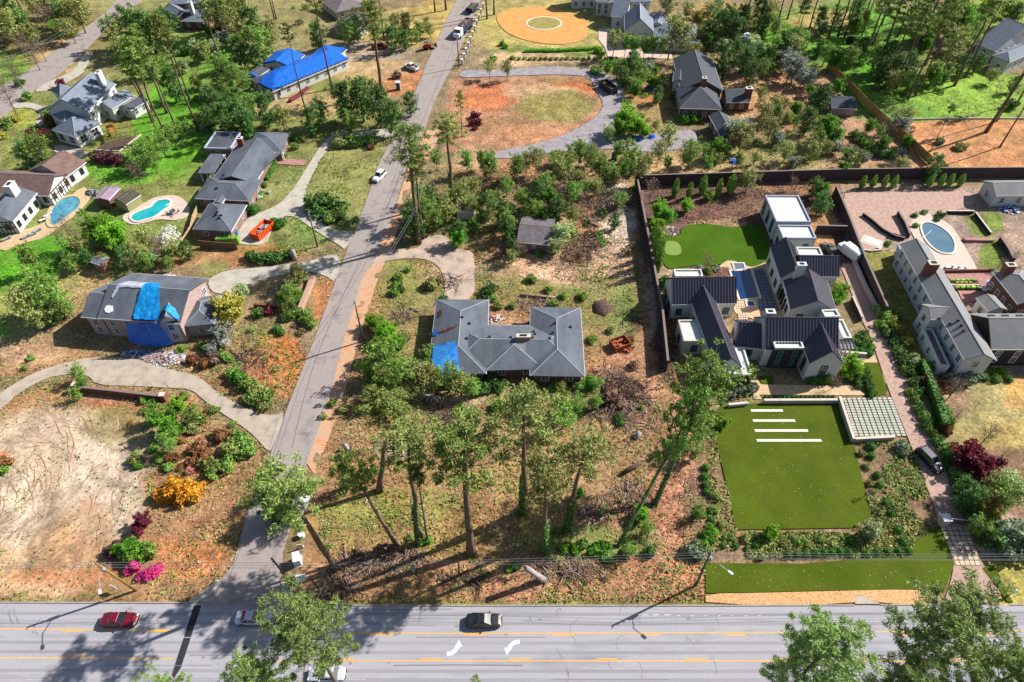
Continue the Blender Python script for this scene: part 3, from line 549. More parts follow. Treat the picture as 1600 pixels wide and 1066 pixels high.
def wing(e0, e1, r, he, pitch=.5, kind='gable', over=.45, **k):
    """e0,e1: ends of one eave, r: a point of the ridge (survey pixels)"""
    w = Wing(); E0 = G(*e0, he); E1 = G(*e1, he); u = (E1-E0).normalized(); n = Vector((-u.y, u.x, 0))
    if (G(*r, he+2)-E0).dot(n) < 0: n = -n
    lo, hi = he, he+14
    for _ in range(40):
        hr = (lo+hi)/2; d = (G(*r, hr)-E0).dot(n)
        if d*pitch > hr-he: lo = hr
        else: hi = hr
    hw = (hr-he)/pitch
    w.u, w.v = u, n; w.L = (E1-E0).length; w.W = 2*hw; w.c = (E0+E1)/2+n*hw; w.he, w.hr, w.kind, w.over, w.pitch = he, hr, kind, over, pitch; w.k = k; return w
def wingq(A, B, C, Dd, he, pitch=.4, kind='gable', over=.45, h=None, **k):
    P = [G(*p, he) for p in (A, B, C, Dd)]; w = Wing(); c = sum(P, Vector())/4
    u = ((P[1]-P[0])+(P[2]-P[3])).normalized(); n = Vector((-u.y, u.x, 0)); L = ((P[1]-P[0]).length+(P[2]-P[3]).length)/2; W = abs((P[3]-P[0]+P[2]-P[1]).dot(n))/2
    if kind != 'flat' and W > L and not k.get('keep'): u, n, L, W = n, -u, W, L
    w.u, w.v, w.L, w.W, w.c, w.he, w.kind, w.over, w.pitch = u, n, L, W, c, he, kind, over, pitch; w.hr = he+W/2*pitch if kind != 'flat' else he; w.k = k; return w
def zroof(w, p):
    d = Vector((p[0], p[1], 0))-Vector((w.c.x, w.c.y, 0)); a = d.dot(w.u); b = d.dot(w.v)
    z = w.hr-abs(b)*w.pitch
    if w.kind == 'flat': z = w.he-.25
    if w.kind in ('hip', 'hipA'): z = min(z, w.he+(w.L/2+a)*w.pitch)
    if w.kind in ('hip', 'hipB'): z = min(z, w.he+(w.L/2-a)*w.pitch)
    ins = abs(a) <= w.L/2+.01 and abs(b) <= w.W/2+.01
    return z, ins
def at(w, a, b, z): p = w.c+w.u*a+w.v*b; return (p.x, p.y, z)
def build_wing(r, w, wm, rm, capmat, seams=None):
    L, W, he, hr = w.L/2, w.W/2, w.he, w.hr; th = .2
    wm = w.k.get('wall', wm); rm = w.k.get('roof', rm)
    if w.kind == 'flat':
        pts = [at(w, a, b, 0)[:2] for a, b in ((-L,-W),(L,-W),(L,W),(-L,W))]
        ins = [at(w, a, b, 0)[:2] for a, b in ((-L+.3,-W+.3),(L-.3,-W+.3),(L-.3,W-.3),(-L+.3,W-.3))]
        zb = w.k.get('z0', 0)
        MB().prism([at(w, a, b, 0)[:2] for a, b in ((-L+.02,-W+.02),(L-.02,-W+.02),(L-.02,W-.02),(-L+.02,W-.02))], zb, he-.45).build('wall', wm, r)
        MB().prism(ins, he-.44, he-.3).build('roof', rm, r)
        b = MB()
        for i in range(4):
            j = (i+1) % 4; o0, o1, i0, i1 = pts[i], pts[j], ins[i], ins[j]
            b.add([(*o0,he-.44),(*o1,he-.44),(*i1,he-.44),(*i0,he-.44),(*o0,he),(*o1,he),(*i1,he),(*i0,he)], [(4,5,6,7),(0,1,5,4),(3,7,6,2)])
        b.build('parapet', w.k.get('par', wm), r); return
    ra, rb = -L, L
    if w.kind in ('hip', 'hipA'): ra = min(-L+W, 0)
    if w.kind in ('hip', 'hipB'): rb = max(L-W, 0)
    C = [(-L,-W),(L,-W),(L,W),(-L,W)]; top = [at(w, a, b, he) for a, b in C]+[at(w, ra, 0, hr), at(w, rb, 0, hr)]; bot = [(x, y, z-th) for x, y, z in top]
    fs = [(0,1,5,4),(2,3,4,5)]
    fs.append((1,2,5)); fs.append((3,0,4))
    gables = [w.kind in ('gable', 'hipA'), w.kind in ('gable', 'hipB')]   # at +u end, at -u end
    F = [fs[0], fs[1]]
    if not gables[0]: F.append(fs[2])
    if not gables[1]: F.append(fs[3])
    FF = F+[tuple(i+6 for i in f[::-1]) for f in F]
    FF += [(0,6,7,1),(2,8,9,3)]
    FF += [(1,7,11,5),(5,11,8,2)] if gables[0] else [(1,7,8,2)]
    FF += [(3,9,10,4),(4,10,6,0)] if gables[1] else [(3,9,6,0)]
    MB().add(top+bot, FF).build('roof', rm, r)
    # ridge and hip caps
    b = MB(); s = .1
    def line(p, q):
        p = Vector(p); q = Vector(q); d = (q-p).normalized(); a = d.cross(Vector((0,0,1))).normalized()*s; up = Vector((0,0,.05))
        b.add([p-a, p+up, p+a, q-a, q+up, q+a], [(0,1,4,3),(1,2,5,4)])
    if rb-ra > .5: line(top[4], top[5])
    if not gables[0]: line(top[5], top[1]); line(top[5], top[2])
    if not gables[1]: line(top[4], top[0]); line(top[4], top[3])
    b.build('ridge_cap', capmat, r)
    # walls
    ov = w.over; l2, w2 = L-ov, W-ov; zt = he+ov*w.pitch-th; z0 = w.k.get('z0', 0)
    zr = hr-th
    if w.k.get('open'):
        b = MB()
        for a, bb in ((-l2,-w2),(l2,-w2),(l2,w2),(-l2,w2),(0,-w2),(0,w2)): b.box(at(w, a, bb, zt/2), (.25,.25,zt))
        for i_ in range(1):
            b.build('post', frm, r)
    else:
        V = [at(w,-l2,-w2,z0),at(w,l2,-w2,z0),at(w,l2,w2,z0),at(w,-l2,w2,z0),at(w,-l2,-w2,zt),at(w,l2,-w2,zt),at(w,l2,w2,zt),at(w,-l2,w2,zt)]
        f = [(0,1,5,4),(2,3,7,6)]
        if gables[0]: V.append(at(w,l2,0,zr-.03)); f.append((1,2,6,8,5))
        else: f.append((1,2,6,5))
        if gables[1]: V.append(at(w,-l2,0,zr-.03)); f.append((3,0,4,len(V)-1,7))
        else: f.append((3,0,4,7))
        MB().add(V, f).build('wall', wm, r)
        # eave boards
        e = .07
        for sgn in (-1, 1):
            b = MB()
            p0 = Vector(at(w,-L,sgn*(W+.04),he-.13)); p1 = Vector(at(w,L,sgn*(W+.04),he-.13)); c = (p0+p1)/2; b.box(c, ((p1-p0).length, e, .2), math.atan2(w.u.y, w.u.x))
            b.build('gutter', w.k.get('trim', frm), r)
    if seams:
        b = MB(); n = int(w.L/.55)
        for i in range(n+1):
            a = -L+i*w.L/n
            for sgn in (-1, 1):
                hh = hr; bb = 0
                p = Vector(at(w, a, sgn*W, he)); q = Vector(at(w, a, 0, hr)); uu = w.u*.045; up = Vector((0,0,.11))
                b.add([p-uu, p+uu, q+uu, q-uu, p-uu+up, p+uu+up, q+uu+up, q-uu+up], [(4,5,6,7),(0,1,5,4),(0,4,7,3),(1,2,6,5)])
        b.build('roof_seams', seams, r, kind='stuff')
def auto_windows(r, wings, fm, pm, wsz=(1.1,1.5), gap=3.0, key='a', maxn=60, zs=None):
    cnt = 0
    for w in wings:
        if w.k.get('nowin') or w.k.get('open'): continue
        ov = w.over if w.kind != 'flat' else .02; l2, w2 = w.L/2-ov, w.W/2-ov
        for nrm, cen, ln, ax in ((-w.v, (0,-w2), 2*l2, 0), (w.v, (0,w2), 2*l2, 0), (w.u, (l2,0), 2*w2, 1), (-w.u, (-l2,0), 2*w2, 1)):
            c = Vector(at(w, *cen, 0)); vis = nrm.dot(Vector((0,0,0))-Vector((c.x,c.y,0)))/max(1,c.length)
            if vis < .12: continue
            n = int(ln/w.k.get('gap', gap)); sz = w.k.get('wsz', wsz)
            if ln > 2.2 and n == 0: n = 1
            storeys = zs or ([1.7] if w.he < 4.6 else [1.6, w.he-1.6])
            for i in range(n):
                t = ((i+.5)/n-.5)*ln
                p = at(w, cen[0]+(t if ax == 0 else 0), cen[1]+(t if ax == 1 else 0), 0)
                q = Vector(p)+nrm*.5
                if any(o is not w and zroof(o, q)[1] for o in wings): continue
                for z in storeys:
                    if cnt >= maxn: return
                    f, pn = win_mesh(sz[0], min(sz[1], w.he-1.2), fm, pm, key); rz = math.atan2(nrm.y, nrm.x)+math.pi/2
                    loc = Vector((p[0]+nrm.x*.05, p[1]+nrm.y*.05, z))-OFF[r]
                    o = shared('window', f, r, loc, rz); shared('pane', pn, o); cnt += 1
def chimney(r, px, py, h, sz, m, cap=frm, hb=0):
    """px,py = survey pixel of the top centre at height h"""
    p = G(px, py, h); b = MB().box((p.x, p.y, (h+hb)/2), (sz[0], sz[1], h-hb)).build('chimney', m, r)
    MB().box((p.x, p.y, h+.08), (sz[0]+.12, sz[1]+.12, .12)).build('chimney_cap', cap, b)
    MB().box((p.x, p.y, h+.2), (sz[0]*.5, sz[1]*.5, .1)).build('flue', darkfrm, b)
def house(name, label, wings, wm, rm, capmat, seams=None, fm=None, pm=None, cat='house', win=True, **kw):
    for i, w in enumerate(wings): w.he += .013*i; w.hr += .013*i
    c = sum((w.c for w in wings), Vector())/len(wings); c.z = 0; r = root(name, c)
    for w in wings:
      if w.kind == 'flat' and wm == whw and 'roof' not in w.k: w.k['roof'] = membrane
      build_wing(r, w, wm, rm, capmat, seams if w.kind != 'flat' else None)
    if win: auto_windows(r, wings, fm or frm, pm or pane, **kw)
    tag(r, label, cat); r['_w'] = 0; del r['_w']; return r
def zr_max(wings, x, y):
    z = None
    for w in wings:
        zz, ins = zroof(w, (x, y))
        if ins: z = zz if z is None else max(z, zz)
    return z
def drape(name, label, cat, wings, P, m, off=.07, n=26, wrinkle=.05, parent=None, z=None):
    """a sheet lying on the roofs inside the outline P; drops to hang where it passes the eave"""
    h = z or max(w.he for w in wings)+.8
    pts = [G(x, y, h) for x, y in P]; xs = [p.x for p in pts]; ys = [p.y for p in pts]
    Q = [(p.x, p.y) for p in pts]; X = np.linspace(min(xs), max(xs), n); Y = np.linspace(min(ys), max(ys), n); XX, YY = np.meshgrid(X, Y)
    ok = inpoly(XX, YY, Q); nz = fbm(XX, YY, 1.1, 3, 5); b = MB(); ids = {}
    def vid(i, j):
        if (i, j) in ids: return ids[i, j]
        zz = zr_max(wings, XX[i, j], YY[i, j])
        if zz is None: return None
        b.v.append((XX[i, j], YY[i, j], zz+off+nz[i, j]*wrinkle*2)); ids[i, j] = len(b.v)-1; return ids[i, j]
    for i in range(n-1):
        for j in range(n-1):
            if ok[i, j] and ok[i+1, j+1] and ok[i+1, j] and ok[i, j+1]:
                q = [vid(i, j), vid(i, j+1), vid(i+1, j+1), vid(i+1, j)]
                if None not in q: b.f.append(tuple(q))
    if not b.f: return None
    o = b.build(name, m, parent, smooth=True)
    if parent is None: tag(o, label, cat)
    return o
tarpm = M('blue_tarp', (14,92,220), (6,58,184), scale=.7, rough=.35, spec=.6, bump=1.0, c3=(24,120,232), stretch=(1,3,1)); tarpc = M('cyan_tarp', (30,170,220), (14,110,214), scale=.9, rough=.45, bump=.5)
shg = M('grey_shingle', (112,119,130), (84,90,100), scale=.35, rough=.9, fine=.17, stretch=(1,.35,1)); shd = M('dark_shingle', (98,100,110), (72,74,84), scale=.35, rough=.9, fine=.17, stretch=(1,.35,1)); shl = M('light_shingle', (146,146,146), (130,130,132), scale=.35, rough=.9, fine=.17, stretch=(1,.35,1))
capg = M('ridge_grey', (156,162,170)); capd = M('ridge_dark', (116,118,126)); capl = M('ridge_light', (166,166,166))
shb = M('brown_shingle', (140,112,104), (112,88,84), scale=.7, rough=.9, fine=.12); shu = M('bluegrey_shingle', (132,142,158), (116,126,142), scale=.7, fine=.08)
whw = M('white_painted_brick', (226,226,222), (212,212,210), scale=2, fine=.04); metal = M('standing_seam_metal', (88,84,100), (80,76,92), scale=.3, rough=.42, spec=.5, metal=.0); seam = M('seam_metal', (70,66,80), rough=.4)
membrane = M('white_roof_membrane', (226,230,224), (208,212,206), scale=.4, fine=.04); darkw = M('dark_stone_wall', (76,64,62), (56,48,48), scale=2, fine=.1); brw = M('brown_brick', (132,96,84), (104,74,66), scale=3, fine=.15)

# --- modern white house
mw = [wing((1050,476),(1151,474),(1100,433),3.8,1.0,over=.12), wing((1071,446),(1118,575),(1144,561),4.0,1.0,over=.12),
 wing((1150,541),(1196,546),(1172,505),3.3,.8,over=.2), wing((1194.5,547),(1309,548),(1260,496),4.3,1.0,over=.12),
 wing((1247,520),(1265,568),(1302,551),4.6,1.05,over=.12), wingq((1226,440),(1234,488),(1308,484),(1289,434),3.8,.62,'gable',over=.2,keep=1),
 wingq((1204,387),(1219,436),(1260,436),(1241,387),4.4,1.05,'gable',over=.12,keep=1), wing((1250,432),(1311,433),(1290,400),3.9,.9,over=.2),
 wingq((1061.5,500),(1101,500),(1101,533),(1066,534),3.6,kind='flat',wall=stucco), wingq((1054,421),(1097,421),(1097,432),(1053,432),3.0,kind='flat',nowin=1),
 wingq((1149,543),(1162,543),(1176,586),(1160,586),3.6,kind='flat',wall=darkw,par=whw,wsz=(1.6,1.5)), wingq((1137,572),(1160,572),(1160,585.6),(1137,585.6),3.55,kind='flat',wall=darkw,par=whw,wsz=(2.0,1.6)),
 wingq((1195,306),(1248,306),(1267,347.5),(1213,347),4.6,kind='flat',par=M('grey_coping',(176,180,200))), wingq((1215,352),(1267,353),(1275,373),(1223,373),4.0,kind='flat',par=M('grey_coping',(176,180,200))),
 wingq((1244,387),(1281,387),(1285,400),(1248,399),3.3,kind='flat',nowin=1), wingq((1311,500),(1318,500),(1330,529),(1310,529),3.4,kind='flat',nowin=1), wingq((1284.5,485),(1308,484),(1311,495.5),(1287,496),4.6,kind='flat',nowin=1),
 wingq((1209,534),(1254,534),(1254.5,545),(1209,545),5.2,kind='flat',wall=darkw,par=whw,wsz=(1.4,2.4),gap=2.0), wingq((1310,532),(1330,532),(1334.5,547),(1309,547),2.8,pitch=.25,open=1,keep=1)]
MH = house('modern_house', 'large modern white house with dark standing seam metal roofs beside the turf lawn', mw, whw, metal, M('metal_ridge',(96,92,106)), seams=seam, fm=darkfrm, pm=pane_t, wsz=(1.2,1.7))
for w in mw:
    pass
chimney(MH, 1204, 487, 8.4, (1.6,1.1), whw); chimney(MH, 1253, 413, 8.2, (1.7,1.0), whw)
# wall with narrow openings by the pool
o = root('slatted_screen', G(1215,460)); 
for k in range(7):
    p = G(1206+k*2.6, 436+k*8); MB().box((p.x, p.y, 1.4), (.25,.5,2.8), .2).build('fin', darkfrm, o)
tag(o, 'row of tall dark fins shading the poolside glass wall of the modern house', 'screen')

# --- central ranch with damaged roof
cw = [wing((682,468),(669,584),(718,512),2.9,.36,'hip',over=.6), wing((700,576),(905,577.5),(800,530),2.9,.36,'hip',over=.6), wing((907,481),(914,589),(870,520),2.9,.36,'hip',over=.6), wing((758,522),(759,579.5),(803,548),2.95,.34,'hipA',over=.6)]
cw[3].kind = 'hip'
CH = house('ranch_house', 'grey U shaped ranch house in the middle with broken roof and blue tarp', cw, brw, shg, capg, wsz=(1.4,1.3), gap=4)
chimney(CH, 818, 525, 5.5, (2.5,.8), M('tan_brick',(200,160,130),(170,130,104),scale=3), cap=capm)
vm_ = M('roof_vent', (40,42,46))
def vents(r, wings, pts, h=6.0):
    for x, y in pts:
        p = G(x, y, h-1); z = zr_max(wings, p.x, p.y)
        if z is not None: MB().box((p.x, p.y, z+.16), (.45,.3,.34)).build('roof_vent', vm_, r)
vents(CH, cw, [(722,494),(733,501),(729,525),(765,525),(798,526),(832,527),(859,528),(834,512),(836,518),(867,503),(864,517),(892,504)])
drape('roof_hole', '', '', cw, [(683,483),(690,481),(691,492),(684,495)], M('torn_sheathing',(60,30,24),(110,62,44),scale=2), .03, 10, .1, parent=CH)
drape('torn_sheathing', '', '', cw, [(676,512),(688,515),(702,514),(716,512),(716,514.5),(702,518),(688,519),(677,515)], M('torn_wood',(150,80,66),(90,50,44),scale=2), .04, 40, .12, parent=CH)
drape('roof_tarp', 'blue tarp over the south-west corner of the central grey ranch roof', 'tarp', cw, [(675,536),(714,536),(717,560),(722,584),(700,590),(672,590)], M('light_blue_tarp', (40,136,236), (22,104,220), scale=.7, rough=.35, spec=.6, bump=1.0, c3=(70,160,240)), .08, 30, .09)
drape('roof_tarp', 'scrap of blue tarp at the west edge of the central ranch roof', 'tarp', cw, [(676,513),(684,514),(685,521),(676,522)], tarpm, .09, 10, .09)
drape('new_shingle_patch', '', '', cw, [(803,536),(824,534),(820,556),(813,562)], shl, .02, 20, 0, parent=CH)

# --- two storey brick house with tarp, west
lw = [wing((152,496.5),(281,506),(225,448),5.3,.42,over=.5,gap=2.6,wsz=(1.0,1.5)), wing((126,495),(158,498),(165,459),5.1,.42,over=.5), wingq((294,466),(289,511),(331,506),(349,461),3.2,.42,'hip',over=.5), wing((250,484),(244,506),(262,480),5.5,.7,over=.3,wall=M('house_wrap',(226,222,220),(206,196,196),scale=1))]
LH = house('brick_house', 'two storey brick house with a storm torn roof hung with a blue tarp', lw, M('pinkish_brick',(200,176,168),(168,138,132),scale=3,fine=.12), shg, capg, fm=frm, key='l')
drape('roof_tarp', 'big bright blue tarp draped over the roof of the torn brick house', 'tarp', lw[:1]+lw[3:], [(235,448),(257,451),(252,477),(247,507),(204,503),(207,488),(220,468)], tarpc, .1, 50, .2)
drape('roof_tarp', 'grey plastic sheet taped along the ridge of the torn brick house', 'tarp', lw[:1], [(205,446),(243,450),(232,462),(194,460),(180,472),(176,470),(190,456)], M('grey_sheet',(190,196,214),(160,166,186),scale=1,bump=.4), .06, 34, .08)
drape('roof_tarp', 'small white patch of sheeting on the brick house roof', 'tarp', lw[:1], [(162,483),(168,478),(178,479),(178,485),(170,488),(163,487)], frm, .06, 16, .05)
drape('roof_tarp', 'cyan tarp over the small front gable of the torn brick house', 'tarp', lw[3:], [(250,477),(287,484),(292,500),(275,500),(256,488)], tarpc, .09, 24, .12)
hb = MB(); PT = [G(200,503,5.8),G(213,503,5.8),G(228,504,5.8),G(244,505,5.8),G(250,506,5.8)]; yb = min(p.y for p in PT)-.35; nn = 40; rows = 12
for i in range(nn+1):
    x = PT[0].x+(PT[-1].x-PT[0].x)*i/nn
    for j in range(rows+1):
        t = j/rows; hb.v.append((x+(.5-abs(i/nn-.55))*1.2*t*(1 if i > nn/2 else -1)*-.6+t*2.2*(i/nn-.35), yb-.12*math.sin(i*1.1+t*2)-.5*t, 6.1-t*(4.2+1.5*math.sin(i/nn*3))))
for i in range(nn):
    for j in range(rows): a = i*(rows+1)+j; hb.f.append((a, a+1, a+rows+2, a+rows+1))
o = hb.build('hanging_tarp', M('deep_blue_tarp', (30,120,226), (20,84,200), scale=.6, rough=.45, bump=.5), smooth=True); tag(o, 'deep blue tarp hanging down the front wall of the torn brick house', 'tarp')

# --- grey ranch with carport
rw = [wingq((399,287),(431,234),(380,214),(330,282),2.9,.3,'gable',over=.6,keep=1), wingq((388,240),(438,236),(454,208),(398,206),2.9,.33,'hip',over=.6,keep=1), wing((304,310),(389,314),(362,287),2.85,.33,'hip',over=.5), wingq((302,359),(360,362),(386.6,320),(327,317.5),2.9,.42,'hip',over=.5),
 wingq((308,271.6),(335,271),(353,242),(330,240),2.7,pitch=.06,kind='gable',open=1,keep=1), wingq((318,231),(336,206),(376,206),(360,233),3.1,kind='flat',par=M('pale_blue_coping',(176,190,216)),roof=shd), wingq((333,318),(346,318),(356,306),(344,304),2.95,.3,'gable',over=.3), wingq((403,279),(410,279),(435,235),(428,233),2.6,pitch=.08,open=1,keep=1,over=.2)]
RH = house('ranch_house', 'long charcoal roofed ranch house beside the turquoise pool with looping driveway', rw, M('mauve_brick',(160,128,116),(128,98,90),scale=3,fine=.12), shg, capd, wsz=(1.2,1.3), gap=3.4)
chimney(RH, 374, 216, 5.5, (1.4,1.0), brk)
vents(RH, rw, [(336,333),(341,336),(339,330),(344,333),(347,268),(343,273),(336,288)])
drape('roof_membrane', '', '', rw, [(345,236),(360,220),(366,218),(356,240),(348,244)], M('pale_membrane',(200,214,224)), .05, 16, .0, parent=RH)

# --- tudor house
tw = [wingq((58,302),(18,347),(-34,345),(5,300),3.6,.5,wall=whw,gap=2.4,keep=1), wing((-40,301),(76,306),(30,272),3.2,.5,roof=shb,wall=whw,gap=2.4), wingq((42,269),(80,242),(134,254),(104,276),3.2,.45,'gable',roof=shb,keep=1,wall=whw)]
TH = house('tudor_house', 'half timbered white tudor house with brown and grey roofs at the left edge', tw, whw, shg, capd, fm=darkfrm, key='t')
chimney(TH, 14, 288, 7.5, (1.4,2.4), whw)
b = MB()
for w in tw[:2]:
    for k in range(9):
        p = Vector(at(w, w.L/2-w.over+.03, (-.5+k/8)*(w.W-2*w.over), 0)); b.box((p.x, p.y, 1.6), (.16,.16,3.1), math.atan2(w.u.y, w.u.x))
    for z in (1.7,3.0):
        p = Vector(at(w, w.L/2-w.over+.04, 0, z)); b.box(p, (.14, w.W-2*w.over, .2), math.atan2(w.u.y, w.u.x))
for k in range(12):
    w = tw[0]; p = Vector(at(w, (-.5+k/11)*(w.L-1), -w.W/2+w.over-.03, 0)); b.box((p.x, p.y, 1.7), (.16,.16,3.4), math.atan2(w.u.y, w.u.x))
b.build('timber_frame', M('dark_timber', (96,66,56)), TH)

# --- steep roofed grey house upper left
gw = [wing((137,174),(181,131),(122,131),5.6,.55,over=.4,gap=2.6), wingq((87,207),(126,214),(147,191),(115,177),3.4,.6,'hip',over=.3,wsz=(2.0,2.0)), wingq((86,183),(110,196),(128,170),(103,155),4.0,.6,'hip',over=.3), wingq((163,170),(188,172),(197,148),(175,139),3.6,.5,'gable',over=.3), wingq((197,172),(212,174),(224,156),(203,148),2.8,.5,'gable',over=.3,roof=shd), wingq((86,146),(100,152),(110,138),(97,130),4.6,.9,'hip',over=.3), wingq((100,160),(114,166),(122,150),(109,146),5.0,.6,'gable',over=.3)]
GH = house('grey_house', 'steep grey roofed house with many gables and hips at the upper left', gw, whw, shu, capg, gap=2.6)
chimney(GH, 153, 113, 10, (1.0,2.2), whw)
# --- house wrapped in blue tarps
bw = [wingq((405,134),(438,148),(535,88),(497,68),3.0,.3,'hip',over=.5), wingq((412,98),(430,82),(478,84),(452,108),3.0,.3,'gable',over=.5,keep=1), wingq((498,70),(540,76),(520,98),(490,92),3.0,.3,'hip',over=.5), wingq((385,118),(402,122),(420,108),(400,104),2.6,.2,'gable',over=.3)]
BH = house('tarped_house', 'low white walled ranch house under bright blue tarps at the upper left', bw, whw, shd, capd)
drape('roof_tarp', 'wrinkled bright blue tarp covering the long roof of the upper left ranch', 'tarp', bw[:1]+bw[2:3], [(392,134),(440,160),(556,82),(500,52)], tarpm, .1, 100, .12)
drape('roof_tarp', 'blue tarp on the rear wing of the tarped upper left ranch', 'tarp', bw[1:2], [(398,102),(426,70),(505,62),(470,124)], tarpm, .1, 70, .1)
drape('roof_tarp', 'small blue tarp on the lean-to west of the tarped ranch', 'tarp', bw[3:], [(385,112),(402,114),(402,120),(386,122)], tarpm, .1, 14, .1)
wall_px('low_brick_wall', 'maroon brick planter wall in front of the tarped ranch', 'wall', [(453,160),(465,152),(482,139)], .9, .8, M('maroon_brick',(140,60,70),(110,46,56),scale=3))
# --- upper edge houses
u1 = [wing((281,33),(319,34),(293,15),3.0,.5), wing((258,13),(280,26),(262,4),4.6,.5), wingq((268,-22),(330,-20),(322,4),(280,8),4.8,.5,'hip',over=.4)]
U1 = house('grey_roof_house', 'grey roofed brick house behind trees at the upper left edge', u1, brw, shu, capg); chimney(U1, 296, 3, 8, (1.1,1.6), whw)
u2 = [wingq((508,6),(532,24),(566,4),(536,-18),3.0,.35,'hip'), wingq((523,42),(572,48),(582,26),(545,18),3.0,.35,'hip')]
house('grey_roof_house', 'low grey roofed cream house at the top edge left of the side street', u2, M('cream_siding',(220,200,180)), M('taupe_shingle',(140,128,130),(118,108,110),scale=.6,fine=.1), capd)
u3 = [wing((893,-12),(934,-12),(915,-26),5.6,.5,gap=2.2), wing((930,2),(955,4),(942,-12),4.8,.5,gap=2.2), wingq((953,26),(978,27),(988,8),(964,4),4.0,.6,'gable',keep=1), wing((976,22),(976,47),(1001,30),4.6,.8,over=.3), wingq((1018,66),(1094,68),(1088,38),(1024,36),3.0,.35,'hip'), wingq((940,-24),(1010,-24),(1010,2),(950,6),5.0,.5,'hip'), wingq((1020,40),(1040,42),(1046,26),(1016,22),3.6,.4,'gable')]
U3 = house('white_house', 'large white house with pale grey gables at the top edge', u3, whw, shu, M('ridge_pale',(200,206,214)), key='u')
# --- dark roofed house upper right
dw = [wing((1113,93),(1130,142),(1096,112),4.2,.5), wing((1062,169),(1128,171),(1098,136),3.6,.5,'hip',gap=2.4), wing((1135,160),(1171,160),(1148,140),3.0,.45,gap=2.0), wingq((1112,180),(1140,180),(1152,214),(1122,216),3.2,.5,'gable',over=.3), wingq((1052,128),(1072,130),(1072,114),(1052,112),4.0,.45,'gable',over=.3,wall=whw)]
DH = house('dark_roof_house', 'brick house with broad charcoal roofs and white trim at the upper right', dw, brw, M('charcoal_shingle',(84,88,98),(70,74,84),scale=.7,fine=.1), capd, key='d')
chimney(DH, 1101, 122, 8.5, (1.1,1.1), brk); chimney(DH, 1171, 138, 6, (1.8,1.2), brk)
# --- long shingled house right
sw = [wing((1406,381),(1507,562),(1540,555),5.4,.55,over=.4,wall=whw,gap=2.6), wing((1454,499),(1487,499),(1470,480),5.2,.6,over=.3), wing((1549,546),(1680,546),(1575,497),4.8,.75,over=.4,wall=darkw), wingq((1525,465),(1545,487),(1574,484),(1553,462),3.2,.4,'gable',over=.3), wing((1550,424),(1591,476),(1604,444),4.2,.5,'hipA',over=.4,wall=brw,gap=2.2), wingq((1442,512),(1456,514),(1486,572),(1468,572),2.8,kind='flat',par=whw,roof=M('brick_terrace',(150,118,116),(124,96,96),scale=2)), wingq((1396,382),(1406,384),(1440,440),(1430,440),2.6,kind='flat',wall=whw,par=M('bluegrey_trim',(176,186,206)),roof=darkw)]
SH_ = house('long_house', 'long two storey white house with grey shingle roofs at the right edge', sw, whw, shl, capl, key='s')
chimney(SH_, 1459, 411, 8.9, (1.9,1.3), brk, cap=capm); chimney(SH_, 1580, 414, 7, (1.8,1.2), brk, cap=capm)
bS = [(1474,488),(1489,499),(1499,498),(1504,506),(1508,514),(1496,528)]
vents(SH_, sw, bS, 8)
for x in (1553,1575,1598):
    p = G(x, 489, 8); z = zr_max(sw, p.x, p.y)
    if z: MB().box((p.x, p.y, z+.06), (1.3,.8,.12)).build('skylight', pane, SH_)
# --- small buildings
house('guest_house', 'small white gabled outbuilding with stained roof at the right edge', [wing((1556,306),(1640,305),(1580,285),3.2,.5,over=.3)], whw, shl, capl, cat='outbuilding')
house('slate_house', 'blue slate roofed house half hidden by trees at the upper right corner', [wingq((1540,74),(1572,86),(1606,50),(1576,38),4.6,.5,'gable',keep=1), wingq((1556,90),(1586,100),(1612,76),(1588,66),4.0,.5,'hip'), wingq((1530,66),(1545,70),(1552,58),(1538,54),3,.5,'hip')], whw, shu, capg)
house('garden_shed', 'low pinkish shed with dark roof beside the tan board fence', [wing((1299,168),(1339,170),(1322,152),2.4,.4,over=.3)], M('pink_siding',(190,160,160)), M('slate_roof',(84,90,104),(64,68,80),scale=1,fine=.1), capd, cat='shed', win=False)
sh1 = [wing((807,378),(861,383),(833,352),2.7,.28,over=.25)]
house('storage_shed', 'old mauve shed with rusty patched roof under a fallen tree', sh1, M('mauve_siding',(140,116,122),(118,96,104),scale=2), M('patchy_roof',(132,124,130),(120,84,62),scale=.9,fine=.2,c3=(108,104,112)), capd, cat='shed', wsz=(.7,.8), gap=5)
house('small_shed', 'tiny wooden hut with grey roof below the lime green tree', [wingq((143,407),(158,396),(168,404),(153,416),2.4,.3,'gable',over=.2)], M('hut_wood',(176,140,110)), shu, capg, cat='shed', win=False)
house('metal_shed', 'red and blue striped metal roof shed north of the turquoise pool', [wingq((150,310),(174,314),(183,292),(162,292),2.4,.2,'gable',over=.2)], brw, M('striped_metal',(150,160,190),(176,110,120),scale=.8), capg, cat='shed', win=False)
house('reed_hut', 'dark olive roofed hut beside the striped metal shed', [wingq((180,316),(202,320),(214,304),(196,294),2.4,.4,'gable',over=.2)], M('reed_wall',(160,160,110)), M('olive_roof',(90,88,72),(66,64,54),scale=1.5), capd, cat='shed', win=False)
house('utility_hut', 'small dark hut with grey roof among pines at the upper right', [wing((1324,56),(1342,57),(1333,48),2.4,.4,over=.2)], darkw, shu, capg, cat='shed', win=False)
house('grey_outbuilding', 'grey roof corner at the right edge behind the blue tarp pile', [wingq((1590,310),(1640,310),(1640,296),(1590,296),2.6,.3,'gable')], whw, shg, capg, cat='outbuilding', win=False) if False else None
